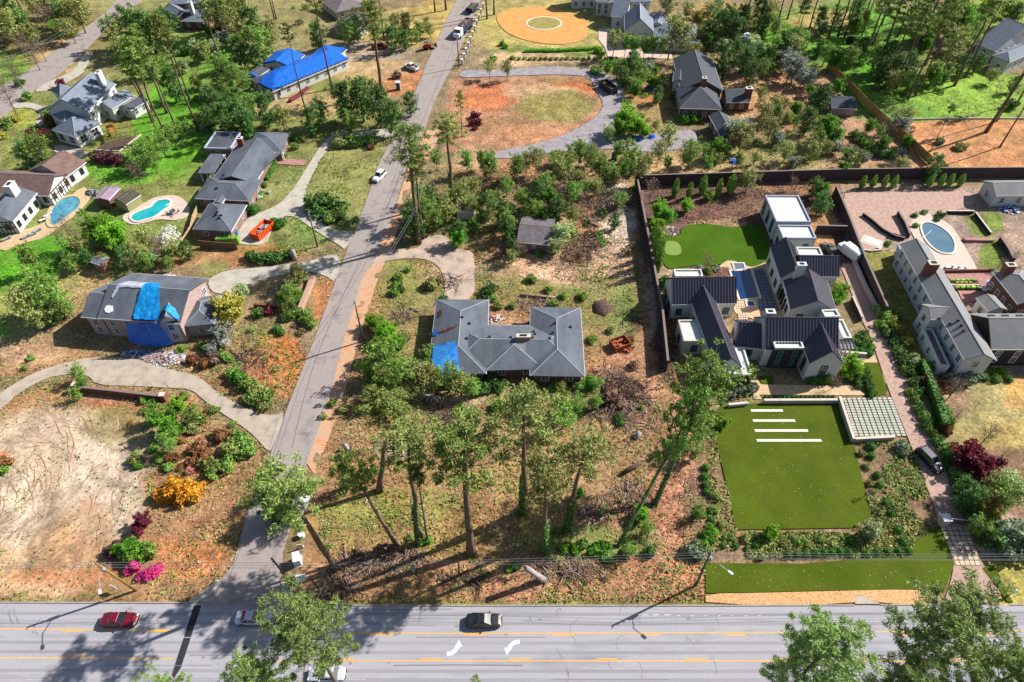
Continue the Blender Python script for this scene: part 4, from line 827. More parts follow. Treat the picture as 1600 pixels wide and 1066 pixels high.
# ------------------------------------------------------------------ vegetation
RNG = np.random.default_rng(11)
def leaf_quads(C, size, rng, up=0.3, asp=1.6):
    n = len(C); nrm = rng.normal(size=(n, 3)); nrm[:, 2] = np.abs(nrm[:, 2])+up; nrm /= np.linalg.norm(nrm, axis=1)[:, None]
    a = np.cross(nrm, rng.normal(size=(n, 3))); a /= np.linalg.norm(a, axis=1)[:, None]+1e-9; b = np.cross(nrm, a)
    s = (size*(.6+.8*rng.random(n)))[:, None]; a = a*s*.5*asp; b = b*s*.5/asp*1.2
    V = np.stack([C-a-b*.4, C-a*.1-b, C+a+b*.2, C+a*.1+b], 1).reshape(-1, 3); return V
def quad_faces(n): return np.arange(4*n).reshape(-1, 4)
bark_p = M('pine_bark', (138,112,96), (100,80,70), scale=2.5, rough=.95, fine=.2, stretch=(1,1,.3)); bark_g = M('grey_bark', (142,130,120), (104,94,86), scale=2.5, rough=.95, fine=.2)
ivy_m = leafM('ivy', (104,150,62), (70,116,44), .2)
LM = {
 'pine': leafM('pine_needles', (98,122,54), (150,166,84)), 'pinef': leafM('near_pine_needles', (104,132,66), (156,176,102)), 'pinet': leafM('tan_pine_needles', (108,126,62), (158,162,94)),
 'dark': leafM('dark_leaves', (62,100,44), (104,140,66), .2), 'mid': leafM('mid_leaves', (96,134,54), (144,174,80)), 'lime': leafM('lime_leaves', (108,160,40), (150,190,60), .45), 'bright': leafM('bright_leaves', (82,142,40), (120,172,56), .4),
 'olive': leafM('olive_leaves', (126,138,72), (170,174,104)), 'grey': leafM('silver_leaves', (132,142,128), (170,176,160), .2), 'white': leafM('white_blossom', (226,220,210), (196,196,180), .3), 'maple': leafM('dark_red_leaves', (100,32,52), (138,54,70)), 'rust': leafM('rusty_leaves', (150,92,62), (120,104,60)),
 'yellow': leafM('orange_blossom', (234,164,44), (170,140,50), .3, .1), 'magenta': leafM('magenta_blossom', (232,60,156), (186,80,120), .3, .1), 'pink': leafM('pink_blossom', (206,120,140), (180,150,110)), 'yg': leafM('yellowgreen_leaves', (152,152,60), (186,170,80)),
 'box': leafM('boxwood_leaves', (46,96,32), (80,134,46), .2, .15), 'purple': leafM('purple_leaves', (110,50,66), (90,70,70)), 'pale': leafM('pale_leaves', (150,168,112), (186,196,140)), 'brown': leafM('dead_leaves', (140,112,92), (110,88,74), .1), 'silver': leafM('silvery_shrub', (134,146,118), (104,120,92), .2)}
def trunk_mesh(h, r0, seed, crown0, nb, reach, rise, prof, nseg=7, sub=2):
    """tapered trunk with limbs; returns mesh builder and the points where leaf clumps sit"""
    rr = random.Random(seed); b = MB(); path = []; x = y = 0
    for i in range(nseg+1):
        t = i/nseg; path.append((x, y, h*t*.97)); x += rr.uniform(-.18, .18)*h/25; y += rr.uniform(-.18, .18)*h/25
    b.tube(path, [r0*(1-.78*(i/nseg)**1.4)*(1.35 if i == 0 else 1) for i in range(nseg+1)], 8)
    tips = []
    def pos(t):
        f = t*nseg; i = min(int(f), nseg-1); return Vector(path[i]).lerp(Vector(path[i+1]), f-i)
    ph = 0
    for k in range(nb):
        t = crown0+(1-crown0)*(k+.5)/nb; ph += 2.4+rr.uniform(-.5, .5); L = reach*prof((t-crown0)/(1-crown0))*rr.uniform(.65, 1.15)
        p = pos(t); d = Vector((math.cos(ph), math.sin(ph), rise*rr.uniform(.3, 1.5))); q1 = p+d*L*.5; d2 = d+Vector((0, 0, rr.uniform(-.1, .35))); q2 = q1+d2*L*.5
        br = max(.03, r0*.34*(1-t*.6)); b.tube([p, q1, q2], [br, br*.6, br*.2], 4)
        tips += [(q2, L), (p.lerp(q1, .95), L)] if L > reach*.3 else [(q2, L)]
        for s in range(sub):
            e = q1+Vector((rr.uniform(-1,1), rr.uniform(-1,1), rr.uniform(-.1,.6)))*L*.42; b.tube([q1, e], [br*.4, br*.12], 3); tips.append((e, L))
    return b, tips
def crown_verts(tips, per, cr, leaf, rng, flat=.6, up=.3, asp=1.6, pclump=1.0):
    C = []
    for p, L in tips:
        if rng.random() > pclump: continue
        n = max(4, int(per*(.5+rng.random()))); r = cr*(.6+.7*rng.random())
        q = rng.normal(size=(n, 3)); q /= np.linalg.norm(q, axis=1)[:, None]; q *= (rng.random(n)**.45)[:, None]*r; q[:, 2] *= flat
        C.append(q+np.array(p))
    C = np.concatenate(C); return leaf_quads(C, np.full(len(C), leaf), rng, up, asp)
PROTO = {}
def tree_proto(key, n, h, r0, crown0, nb, reach, rise, prof, per, cr, leaf, bark, lm, flat=.6, sub=2, asp=1.6, pclump=1.0, ivy=0):
    L = []
    for i in range(n):
        b, tips = trunk_mesh(h, r0, hash(key) % 97 if False else sum(map(ord, key))+i*13, crown0, nb, reach, rise, prof, sub=sub)
        V = crown_verts(tips, per, cr, leaf, np.random.default_rng(i+len(key)*7), flat, .3, asp, pclump)
        tm = b.mesh('trunk', bark, smooth=True); cm = npmesh('crown', V, quad_faces(len(V)//4), lm); im = None
        if ivy:
            rg = np.random.default_rng(i+5); m = 900; z = rg.random(m)**1.3*h*ivy; a = rg.random(m)*6.283; rad = r0*(1.15-.7*z/h)+rg.random(m)*.12
            C = np.stack([np.cos(a)*rad, np.sin(a)*rad, z], 1); Vi = leaf_quads(C, np.full(m, .27), rg, .2, 1.1); im = npmesh('ivy', Vi, quad_faces(m), ivy_m)
        L.append((tm, cm, im))
    PROTO[key] = (L, h, reach+cr*.5)
pinep = lambda t: .45+.75*math.sin(math.pi*min(1, t*.9+.12))*(1-t*.45)
roundp = lambda t: .35+.8*math.sin(math.pi*(.15+t*.75))
tree_proto('pine', 4, 26, .46, .70, 26, 4.3, .22, pinep, 58, .88, .25, bark_p, LM['pine'], .5, 2, 2.1, .9)
tree_proto('pineivy', 2, 26, .42, .73, 24, 3.9, .22, pinep, 46, .85, .25, bark_p, LM['pinet'], .5, 2, 1.9, .85, ivy=.36)
tree_proto('pinefar', 3, 28, .3, .66, 18, 3.0, .15, pinep, 30, .9, .42, bark_p, LM['pine'], .5, 1, 1.9, .85)
tree_proto('pinenear', 3, 25, .30, .5, 38, 5.0, .25, lambda t: .65+.5*math.sin(math.pi*min(1,t+.1))*(1-t*.4), 74, .66, .21, bark_g, LM['pinef'], .5, 5, 2.6, .78)
tree_proto('pinethin', 2, 28, .24, .84, 10, 1.8, .1, pinep, 24, .6, .34, bark_p, LM['pinet'], .5, 1, 1.9)
tree_proto('bigivy', 2, 30, .42, .56, 34, 5.2, .5, lambda t: .4+.9*math.sin(math.pi*(.1+t*.75)), 46, 1.0, .36, bark_g, LM['mid'], .7, 3, 1.6, .85, ivy=.6)
tree_proto('dark', 3, 12, .25, .1, 30, 3.4, .35, roundp, 44, 1.0, .34, bark_g, LM['dark'], .9, 2, 1.6, .8)
tree_proto('mid', 3, 9, .2, .22, 22, 3.0, .45, roundp, 32, .9, .32, bark_g, LM['mid'], .85, 2, 1.7, .75)
tree_proto('bright', 2, 7, .16, .2, 22, 2.7, .5, roundp, 46, .9, .34, bark_g, LM['bright'], .85, 2, 1.6, .85)
tree_proto('lime', 2, 6.5, .16, .2, 24, 2.9, .5, roundp, 44, 1.0, .42, bark_g, LM['lime'], .85, sub=2)
tree_proto('olive', 3, 8.5, .18, .25, 22, 3.2, .5, roundp, 22, 1.1, .4, bark_g, LM['olive'], .85, sub=2)
tree_proto('sparse', 3, 9, .14, .35, 18, 2.4, .8, roundp, 15, .9, .34, bark_g, LM['olive'], .8, sub=3)
tree_proto('sparseg', 2, 9, .14, .35, 18, 2.4, .8, roundp, 22, .9, .36, bark_g, LM['mid'], .8, sub=3)
tree_proto('bare', 3, 9, .16, .3, 26, 2.9, 1.0, roundp, 5, .9, .22, bark_g, LM['brown'], .8, sub=5, pclump=.6)
tree_proto('white', 2, 6, .14, .25, 20, 2.4, .6, roundp, 36, .8, .34, bark_g, LM['white'], .8, sub=2)
tree_proto('grey', 2, 6, .16, .2, 20, 3.0, .5, roundp, 30, .9, .34, bark_g, LM['grey'], .8, sub=3)
tree_proto('maple', 2, 4.5, .14, .22, 22, 2.6, .45, roundp, 44, .8, .34, bark_g, LM['maple'], .7, sub=2)
tree_proto('pale', 2, 6.5, .16, .2, 24, 2.8, .5, roundp, 42, .9, .38, bark_g, LM['pale'], .85, sub=2)
tree_proto('yg', 2, 6, .16, .2, 24, 2.8, .5, roundp, 48, .9, .38, bark_g, LM['yg'], .85, sub=2)
def bush_mesh(name, lm, seed, n=700, leaf=.16, flat=.85, lump=.3, core=True):
    rg = np.random.default_rng(seed); q = rg.normal(size=(n, 3)); q[:, 2] = np.abs(q[:, 2])*1.0-.25; q /= np.linalg.norm(q, axis=1)[:, None]
    th = np.arctan2(q[:, 1], q[:, 0]); r = 1+lump*(np.sin(th*3+seed)+np.cos(q[:, 2]*5+th*2+seed*2))*.5+rg.normal(size=n)*.07
    C = q*r[:, None]; C[:, 2] = C[:, 2]*flat+flat*.55; C[:, 2] = np.maximum(C[:, 2], .04)
    V = leaf_quads(C*np.array([.92,.92,1]), np.full(n, leaf), rg, .1, 1.3); F = quad_faces(n)
    return npmesh(name, V, F, lm)
def core_mesh(lm, seed):
    b = MB(); rr = random.Random(seed); vs = [(0,0,1.25)]; m = 8
    for j, (z, r) in enumerate(((1.05,.5),(.65,.82),(.2,.84),(0,.7))):
        for k in range(m): a = 2*math.pi*k/m; s = r*rr.uniform(.85,1.02); vs.append((math.cos(a)*s, math.sin(a)*s, z*.88))
    fs = [(0,1+k,1+(k+1)%m) for k in range(m)]
    for j in range(3):
        for k in range(m): fs.append((1+j*m+k, 1+(j+1)*m+k, 1+(j+1)*m+(k+1)%m, 1+j*m+(k+1)%m))
    return b.add(vs, fs).mesh('core', lm, smooth=True)
BUSH = {}
def bush_get(key):
    if key not in BUSH:
        lm = LM[key]; fine = key == 'box'
        BUSH[key] = [(bush_mesh('foliage', lm, s+len(key), 620 if fine else 520, .13 if fine else .24, .85, .08 if fine else .5), core_mesh(lm, s)) for s in range(3)]
    return BUSH[key]
TN = {'pine':('tall pine','pine tree'),'pineivy':('tall ivy-trunked pine','pine tree'),'pinefar':('tall slender pine','pine tree'),'pinenear':('big open-crowned foreground pine','pine tree'),'pinethin':('thin pine with tiny crown','pine tree'),
 'bigivy':('leaning ivy-clad tree','tree'),'dark':('dark evergreen tree','tree'),'mid':('leafy green tree','tree'),'bright':('bright green tree','tree'),'lime':('lime green tree','tree'),'olive':('dull olive tree','tree'),'sparse':('sparse-leaved sapling','tree'),'sparseg':('slim see-through tree','tree'),
 'bare':('bare branching tree','bare tree'),'white':('white blossoming tree','blossom tree'),'grey':('silvery grey tree','tree'),'maple':('dark red maple','maple'),'pale':('pale cream-green tree','tree'),'yg':('yellow-green tree','tree')}
BN = {'dark':'dark green shrub','mid':'green shrub','lime':'lime green shrub','bright':'bright green shrub','olive':'olive shrub','box':'clipped round boxwood','yellow':'orange-yellow azalea in full bloom','magenta':'magenta azalea in bloom','pink':'pink flowering shrub','maple':'dark red shrub','rust':'rusty orange-green shrub','grey':'silvery grey shrub','purple':'purple-leaved shrub','pale':'pale green shrub','yg':'yellow-green shrub','brown':'dead brown shrub','silver':'blue-grey trailing shrub','white':'white flowering shrub'}
VEG = []
def add_tree(key, loc, h, rz=None, lean=(0, 0), w=1.0, group=None):
    L, H0, R0 = PROTO[key]; tm, cm, im = L[RNG.integers(len(L))]; o = root('pine_tree' if 'pine' in key else {'dark':'evergreen_tree','bare':'bare_tree','sparse':'sapling','sparseg':'sapling','white':'blossom_tree','maple':'maple_tree','olive':'olive_green_tree','bright':'spring_green_tree','lime':'spring_green_tree'}.get(key, 'leafy_tree'), (loc[0], loc[1], -.15)); s = h/H0
    o.scale = (s*w, s*w, s); o.rotation_mode = 'ZYX'; o.rotation_euler = (lean[0], lean[1], RNG.random()*6.28 if rz is None else rz)
    shared('trunk', tm, o); shared('crown', cm, o)
    if im: shared('ivy', im, o)
    n, c = TN[key]; o['category'] = c; VEG.append((o, n, loc[0], loc[1], h, group)); return o
def tb(key, x, y, h, w=1.0, lean=(0, 0)):
    """tree by the survey pixel of its foot"""
    p = G(x, y); return add_tree(key, (p.x, p.y), h*(1+.06*(RNG.random()-.5)), lean=lean, w=w)
def tl(key, x, y, h, w, cx, cy, hc):
    """leaning tree: foot pixel and the pixel where its crown sits at height hc"""
    p = G(x, y); q = G(cx, cy, hc); d = q-p; L = d.length*h/hc
    return add_tree(key, (p.x, p.y), L, lean=(-math.asin(max(-.6,min(.6,d.y/d.length))), math.atan2(d.x, d.z)), w=w*h/L)
def tc_(key, x, y, r, hr=None):
    """tree by crown centre pixel and crown radius in pixels"""
    L, H0, R0 = PROTO[key]; R = r/ppm(x, y, 4); s = R/R0; h = H0*s if hr is None else hr; w = s/(h/H0)
    p = G(x, y, h*.6); return add_tree(key, (p.x, p.y), h, w=w)
def sh(key, x, y, r, asp=1.0, group=None):
    """shrub by centre pixel and radius in pixels"""
    R = r/ppm(x, y, .5); p = G(x, y, R*.6); fm, cm = bush_get(key)[RNG.integers(3)]
    o = root({'box':'boxwood','yellow':'azalea','magenta':'azalea','brown':'dead_shrub','dark':'evergreen_shrub','silver':'trailing_shrub'}.get(key, 'shrub'), (p.x, p.y, -.04)); o.scale = (R, R*(.85+.3*RNG.random()) if key != 'box' else R, R*asp*(.85+.3*RNG.random() if key != 'box' else 1)); o.rotation_euler = (0, 0, RNG.random()*6.28)
    shared('foliage', fm, o); shared('core', cm, o)
    o['category'] = 'shrub'; VEG.append((o, BN[key], p.x, p.y, R*2, group)); return o
# pines and other tall trees by foot pixel
P_ = """pineivy 817 802 31 .95;pineivy 850 862 25 1.0;pineivy 885 828 23 1.1;pinethin 668 845 20 1
pine 655 380 29 .95;pine 661 372 22 .8;pineivy 706 314 22 1.25;pinefar 885 328 17 .9;pinefar 722 214 13 1
pinefar 310 205 31 .9;pinefar 296 155 25 .9;pinefar 261 177 24 1.15;pinefar 273 197 21 1.1;pinefar 261 218 27 1.1;pinefar 240 190 19 1.2;pinefar 250 218 25 1.2;pinefar 225 165 18 1.2;pinefar 380 96 23 1.1;pinefar 365 86 20 1.2;pinefar 352 60 22 1.2;pinefar 395 60 20 1;pinefar 430 36 24 1;pinefar 345 95 18 1.1
pinefar 519 139 34 .8;pinethin 484 197 29 1;pine 597 149 27 1.1;pinefar 680 19 30 .9;pinefar 697 16 30 .9;pinefar 761 30 30 .9;pinefar 772 23 30 .9;pinefar 432 30 20 1;pinefar 600 60 22 1
pinefar 42 32 26 1.1;pinefar 75 26 24 1.1;pinefar 28 60 22 1;pinefar 110 12 24 1.1;pinefar 15 20 22 1.1;pinefar 60 5 24 1;pinefar 40 90 14 1
pinefar 1210 53 26 1;pinefar 1294 60 28 1;pinefar 1309 58 27 1;pinefar 1319 60 28 1;pinefar 1263 50 24 1;pinefar 1387 61 27 1;pinefar 1402 58 26 1;pinefar 1377 40 26 1;pinefar 1418 157 30 .9;pinefar 1430 150 27 .9;pinefar 1491 134 30 1.1;pinefar 1508 121 28 1.1;pinefar 1352 95 22 1.1;pinefar 1370 112 24 1.2;pinefar 1388 120 22 1.2;pinefar 1400 138 24 1.1;pinefar 1340 72 22 1.1;pinefar 1362 60 24 1.1;pinefar 1426 82 26 1.1;pinefar 1445 102 28 1.1;pinefar 1441 60 26 1.1;pinefar 1462 90 24 1.1;pinefar 1476 60 26 1.1;pinefar 1230 30 24 1;pinefar 1250 20 24 1;pinefar 1420 30 24 1.1;pinefar 1500 30 24 1.1;pinefar 1540 30 26 1.1;pinefar 1350 30 24 1.1;pinefar 1325 30 22 1.1;pinefar 1240 75 16 1.2
pine 1540 207 30 .8;pinethin 1557 190 22 1;pinefar 1562 230 24 .8;pinethin 1453 238 14 1;pinefar 1590 160 24 .8
pinethin 1228 130 13 1;pinefar 1186 40 22 1;pinefar 1170 12 24 1;pinethin 1205 232 9 1;pinethin 1345 232 9 1"""
for ln in P_.replace('\n', ';').split(';'):
    k, x, y, h, w = ln.split(); lean = (0, 0)
    if (x, y) == ('620', '852'): lean = (.05, -.2)
    if (x, y) == ('525', '890'): lean = (.03, -.1)
    if (x, y) == ('885', '828'): lean = (0, .05)
    if (x, y) in (('1540','207'),): lean = (0, .1)
    tb(k, float(x), float(y), float(h), float(w), lean)
tl('bigivy', 965, 855, 22.5, .7, 1064, 640, 19); tl('bigivy', 1022, 790, 23.5, 1.05, 1094, 612, 18.5); tl('pine', 525, 890, 26, 1.05, 440, 765, 21.5); tl('pine', 620, 852, 22, .8, 548, 742, 18); tl('pine', 592, 768, 20, 1.35, 600, 655, 15); tl('pineivy', 655, 850, 25, 1.1, 640, 700, 20); tl('pine', 735, 866, 27, 1.2, 722, 700, 22)
rgf = random.Random(19)
HQ = [(80,100,235,235),(0,225,150,400),(295,195,465,395),(375,55,560,175),(230,0,335,60),(500,0,590,60),(1035,80,1180,240),(875,0,1100,85),(1290,140,1345,185),(1530,30,1600,110),(185,300,300,355),(120,425,375,560),(715,315,745,350)]
def fill(n, box, keys, r0, r1):
    k = 0; t = 0
    while k < n and t < n*30:
        t += 1; x = rgf.uniform(box[0], box[2]); y = rgf.uniform(box[1], box[3])
        if any(a-4 < x < c+4 and b-4 < y < d+6 for a, b, c, d in HQ): continue
        X = np.array([x, x-6, x+6, x]); Y = np.array([y, y, y, y+8.])
        if any(inpoly(X, Y, P).any() for _, P in PAVED_PX): continue
        r = rgf.uniform(r0, r1); key = rgf.choice(keys); FILL.append((key, x, y, r)); k += 1
FILL = []
fill(14, (0,0,130,60), ['olive','mid','dark','bare'], 8, 15); fill(10, (185,0,420,110), ['mid','dark','olive','pale'], 8, 14); fill(9, (300,110,460,200), ['dark','mid','olive'], 8, 13)
fill(15, (640,285,985,345), ['mid','dark','olive','bare','bare'], 8, 13); fill(14, (1100,10,1290,130), ['dark','mid','olive','bare','pale'], 8, 14); fill(26, (1290,0,1600,140), ['mid','olive','bright','dark','bare'], 7, 13)
fill(10, (960,90,1045,230), ['mid','olive','bright'], 6, 10); fill(20, (1180,140,1420,268), ['mid','olive','grey','bright','bare'], 6, 11); fill(8, (80,340,300,420), ['mid','olive','bare'], 7, 11)
fill(14, (640,225,1000,290), ['sparse','sparseg','olive','bare'], 8, 13); fill(8, (1000,215,1200,262), ['sparseg','mid','olive'], 7, 11); fill(8, (560,500,690,650), ['mid','bright','olive'], 8, 13); fill(7, (690,590,940,650), ['mid','olive','dark'], 7, 11)
fill(6, (1560,400,1600,470), ['olive','bare'], 6, 9); fill(9, (600,0,700,70), ['olive','mid','bare'], 6, 10)
# nearest pines, whose feet lie below the frame: crown centre pixel, crown height
for x, y, hc, h, w in ((478,985,19,24.5,.95),(392,1052,18,22,.72),(262,1084,17,21,.6),(1278,1022,19,25,1.0),(1480,990,19,26,1.1),(1410,1072,17,23,.8),(1565,1058,18,24,.85),(745,1092,16,20,.5)):
    p = G(x, y, hc); add_tree('pinenear', (p.x, p.y), h, w=w)
C_ = """dark 535 155 19;dark 562 150 20;dark 590 160 20;dark 615 180 17;dark 640 160 12;mid 545 190 14;dark 412 168 16;olive 440 185 14;dark 500 170 12;dark 485 185 14;mid 405 70 20;olive 420 55 18;dark 395 35 16;olive 380 50 16;dark 495 52 13;mid 540 48 14;dark 556 40 12;mid 585 45 14;dark 610 58 12;mid 650 55 8;dark 632 60 9;olive 655 45 10
dark 205 38 18;dark 230 45 18;dark 255 42 18;mid 175 48 16;mid 215 92 18;olive 190 75 14;mid 255 100 12;dark 265 130 15;olive 340 20 24;olive 372 14 20;grey 350 60 12;dark 375 75 15;dark 398 90 11;mid 345 105 16;dark 350 120 15;mid 275 12 8;olive 120 20 20;olive 90 12 18;bare 20 110 16;bare 50 85 14;bare 35 70 14;bare 62 75 12;olive 10 40 20;dark 15 18 14;dark 35 35 12;bare 10 150 18;olive 92 35 12
dark 330 160 16;dark 348 182 16;dark 368 172 14;dark 385 190 14;mid 392 160 12;dark 322 182 12;mid 300 85 8;dark 318 62 6;mid 380 125 12
mid 232 235 16;mid 218 245 14;mid 250 222 15;mid 238 252 12;bare 213 273 14;dark 200 258 9;mid 268 205 12;mid 286 200 10;mid 60 232 20;dark 38 240 14;maple 52 216 12;maple 68 212 10;maple 95 130 7
bright 150 358 20;lime 180 370 20;lime 165 355 16;bare 105 362 18;olive 125 385 16;bare 92 378 14;olive 225 372 16;olive 208 392 14;bare 245 385 16;dark 100 405 12;mid 110 412 12;dark 135 400 10;dark 195 400 12;mid 232 405 12;olive 275 392 14;white 265 375 15;dark 290 390 10;white 240 400 8;dark 215 415 9;mid 262 410 10
mid 60 450 24;mid 85 470 22;olive 40 475 22;bright 70 430 16;olive 60 495 18;dark 80 490 12;mid 105 480 12;sparseg 45 405 14
yg 358 484 21;grey 345 522 16;white 352 535 8;pale 378 456 11;grey 330 545 9;olive 463 430 15;mid 452 455 12;bright 462 460 10;mid 455 470 10
mid 122 582 12;bright 128 600 8;mid 118 615 9;bright 256 662 17;bright 240 650 12;lime 276 636 12;mid 262 690 15;mid 236 648 12;bright 270 672 12;mid 300 645 12;olive 292 652 10;rust 300 700 1
maple 222 815 14;maple 215 830 10;mid 30 700 1"""
C_ += """
mid 600 560 24;bright 592 545 16;mid 628 585 22;mid 608 600 20;olive 640 590 20;bright 610 570 12;lime 604 520 14;lime 592 508 12;lime 580 502 10;lime 615 535 12;olive 668 590 22;mid 700 590 20;olive 720 600 18;mid 735 605 14;olive 650 610 16;mid 570 575 12;mid 880 650 20;mid 870 630 14;mid 900 630 14;mid 930 625 12;
dark 425 795 18;dark 445 800 16;dark 540 752 12;dark 405 770 10
lime 1000 800 10;mid 1010 825 12;bright 1003 808 9;mid 985 860 12;dark 940 800 5;bright 905 770 8;lime 1130 660 10;olive 1085 705 14;mid 1095 680 14;mid 1065 690 14;dark 640 330 15;mid 665 325 16;dark 650 350 16;mid 680 340 15;dark 675 310 14;olive 700 330 16;olive 720 305 16;olive 735 320 14;dark 720 360 12;bright 715 372 12;bright 740 350 8;dark 755 322 14;mid 770 315 14;dark 785 330 14;mid 790 345 16;dark 795 358 12;mid 825 330 12;bright 848 338 12;dark 870 325 14;bright 862 310 14;mid 895 300 14;dark 842 300 14;mid 820 310 12;mid 855 285 12;olive 740 290 12;mid 655 300 12;olive 760 265 12;sparseg 808 262 13;sparse 822 255 12;sparseg 765 256 12;olive 880 265 17;mid 870 255 14;sparse 838 250 13;mid 926 248 14;sparseg 938 262 12;olive 905 280 12;mid 960 270 12;sparseg 905 240 13;mid 990 250 15;mid 980 235 14;sparse 1003 265 14;olive 945 275 10;mid 1080 238 16;bright 1120 232 13;grey 1150 205 19;olive 1160 215 18;sparse 1045 218 15;sparse 1030 238 12;mid 1105 240 10;mid 1135 235 9;pale 875 366 15;pale 866 385 12;pale 890 358 10;dark 800 382 10;bare 812 390 12;olive 800 400 10;sparse 765 105 9;sparse 792 108 9
lime 980 188 16;lime 995 198 12;bright 968 200 12;mid 950 208 10;mid 980 165 8;lime 1008 205 8;mid 965 106 11;dark 988 98 12;mid 1000 108 12;dark 975 118 9;mid 1005 120 9;dark 1035 125 8;dark 1030 145 8;bright 950 105 8;mid 940 100 6;grey 1012 105 9;sparse 960 65 12;sparseg 978 70 9;sparseg 992 72 9;sparseg 1008 73 9;sparseg 1022 72 9;sparseg 1035 72 8;sparse 1050 55 18;sparse 1068 62 16;olive 1085 82 12;olive 1095 55 12;dark 1125 38 14;dark 1140 28 13;dark 1150 45 13;dark 1112 48 12;dark 1105 62 8;dark 1130 86 15;dark 1150 80 13;dark 1168 92 13;dark 1185 84 12;dark 1175 110 11;mid 1195 105 11;dark 1130 112 6;sparse 1045 10 14;white 1042 6 9;yg 1090 28 10;olive 1110 18 12;dark 1165 25 12;dark 1190 15 13;olive 1205 20 14;dark 1120 12 9;mid 1075 15 9;white 970 8 7
grey 1243 108 19;grey 1228 95 16;grey 1260 122 14;olive 1240 75 16;dark 1225 70 14;bright 1305 93 12;mid 1292 82 12;mid 1250 62 14;dark 1285 150 14;dark 1268 158 10;bright 1244 172 11;dark 1264 186 13;mid 1245 190 9;bright 1290 200 17;bright 1305 212 12;mid 1278 215 12;olive 1270 235 12;dark 1215 175 8;olive 1212 165 12;olive 1195 180 14;olive 1205 200 14;olive 1230 235 13;grey 1215 215 10;bare 1240 215 10;sparse 1190 150 9;mid 1340 245 10;dark 1325 248 11;grey 1350 248 9;bare 1395 190 16;grey 1412 195 13;olive 1420 180 12;bare 1378 195 10;dark 1460 258 13;bright 1420 215 1;sparse 1490 75 18;white 1495 62 12;pink 1500 70 1
dark 1385 85 15;dark 1400 105 15;mid 1370 90 14;dark 1420 100 14;mid 1440 40 18;mid 1480 30 18;bright 1500 30 20;bright 1585 20 14;lime 1575 15 10;lime 1540 20 14;mid 1520 60 14;mid 1460 115 12;olive 1395 125 14;dark 1350 75 12;mid 1330 90 12;mid 1310 25 12;dark 1340 15 12;olive 1380 10 14;dark 1285 25 10;dark 1530 95 9;mid 1530 40 14;dark 1480 112 9;grey 1480 15 12;olive 1450 15 16
bright 1283 298 13;dark 1283 315 12;dark 1275 290 10;mid 1290 325 9;lime 1032 330 13;bright 1042 340 13;lime 1025 355 12;olive 1030 370 12;lime 1073 322 9;lime 1107 306 7;bare 1018 298 14;bare 1105 410 12;bare 1030 395 7;olive 1170 282 15;bare 1240 285 8;lime 1312 456 12;lime 1308 466 9;lime 1330 570 14;lime 1322 582 10;lime 1340 580 9;bare 1305 598 9
maple 1515 712 22;maple 1530 730 20;maple 1550 740 12;maple 1562 722 9;maple 1500 730 12;yg 1545 790 22;mid 1565 780 24;pale 1575 760 22;dark 1520 780 18;mid 1530 820 16;dark 1510 760 14;olive 1555 760 18;dark 1548 835 12;bare 1545 680 18;bare 1490 610 16;bare 1495 650 14
lime 1205 832 11;pale 1363 828 14;bare 1355 770 7;mid 1092 800 10;bare 1080 762 8;silver 1 1 1"""
for ln in [t for t in C_.replace('\n', ';').split(';') if t.strip()]:
    k, x, y, r = ln.split(); x, y, r = float(x), float(y), float(r)
    if r <= 1: continue
    tc_(k, x, y, r*1.12)
for k, x, y, r in FILL: tc_(k, x, y, r*1.1)
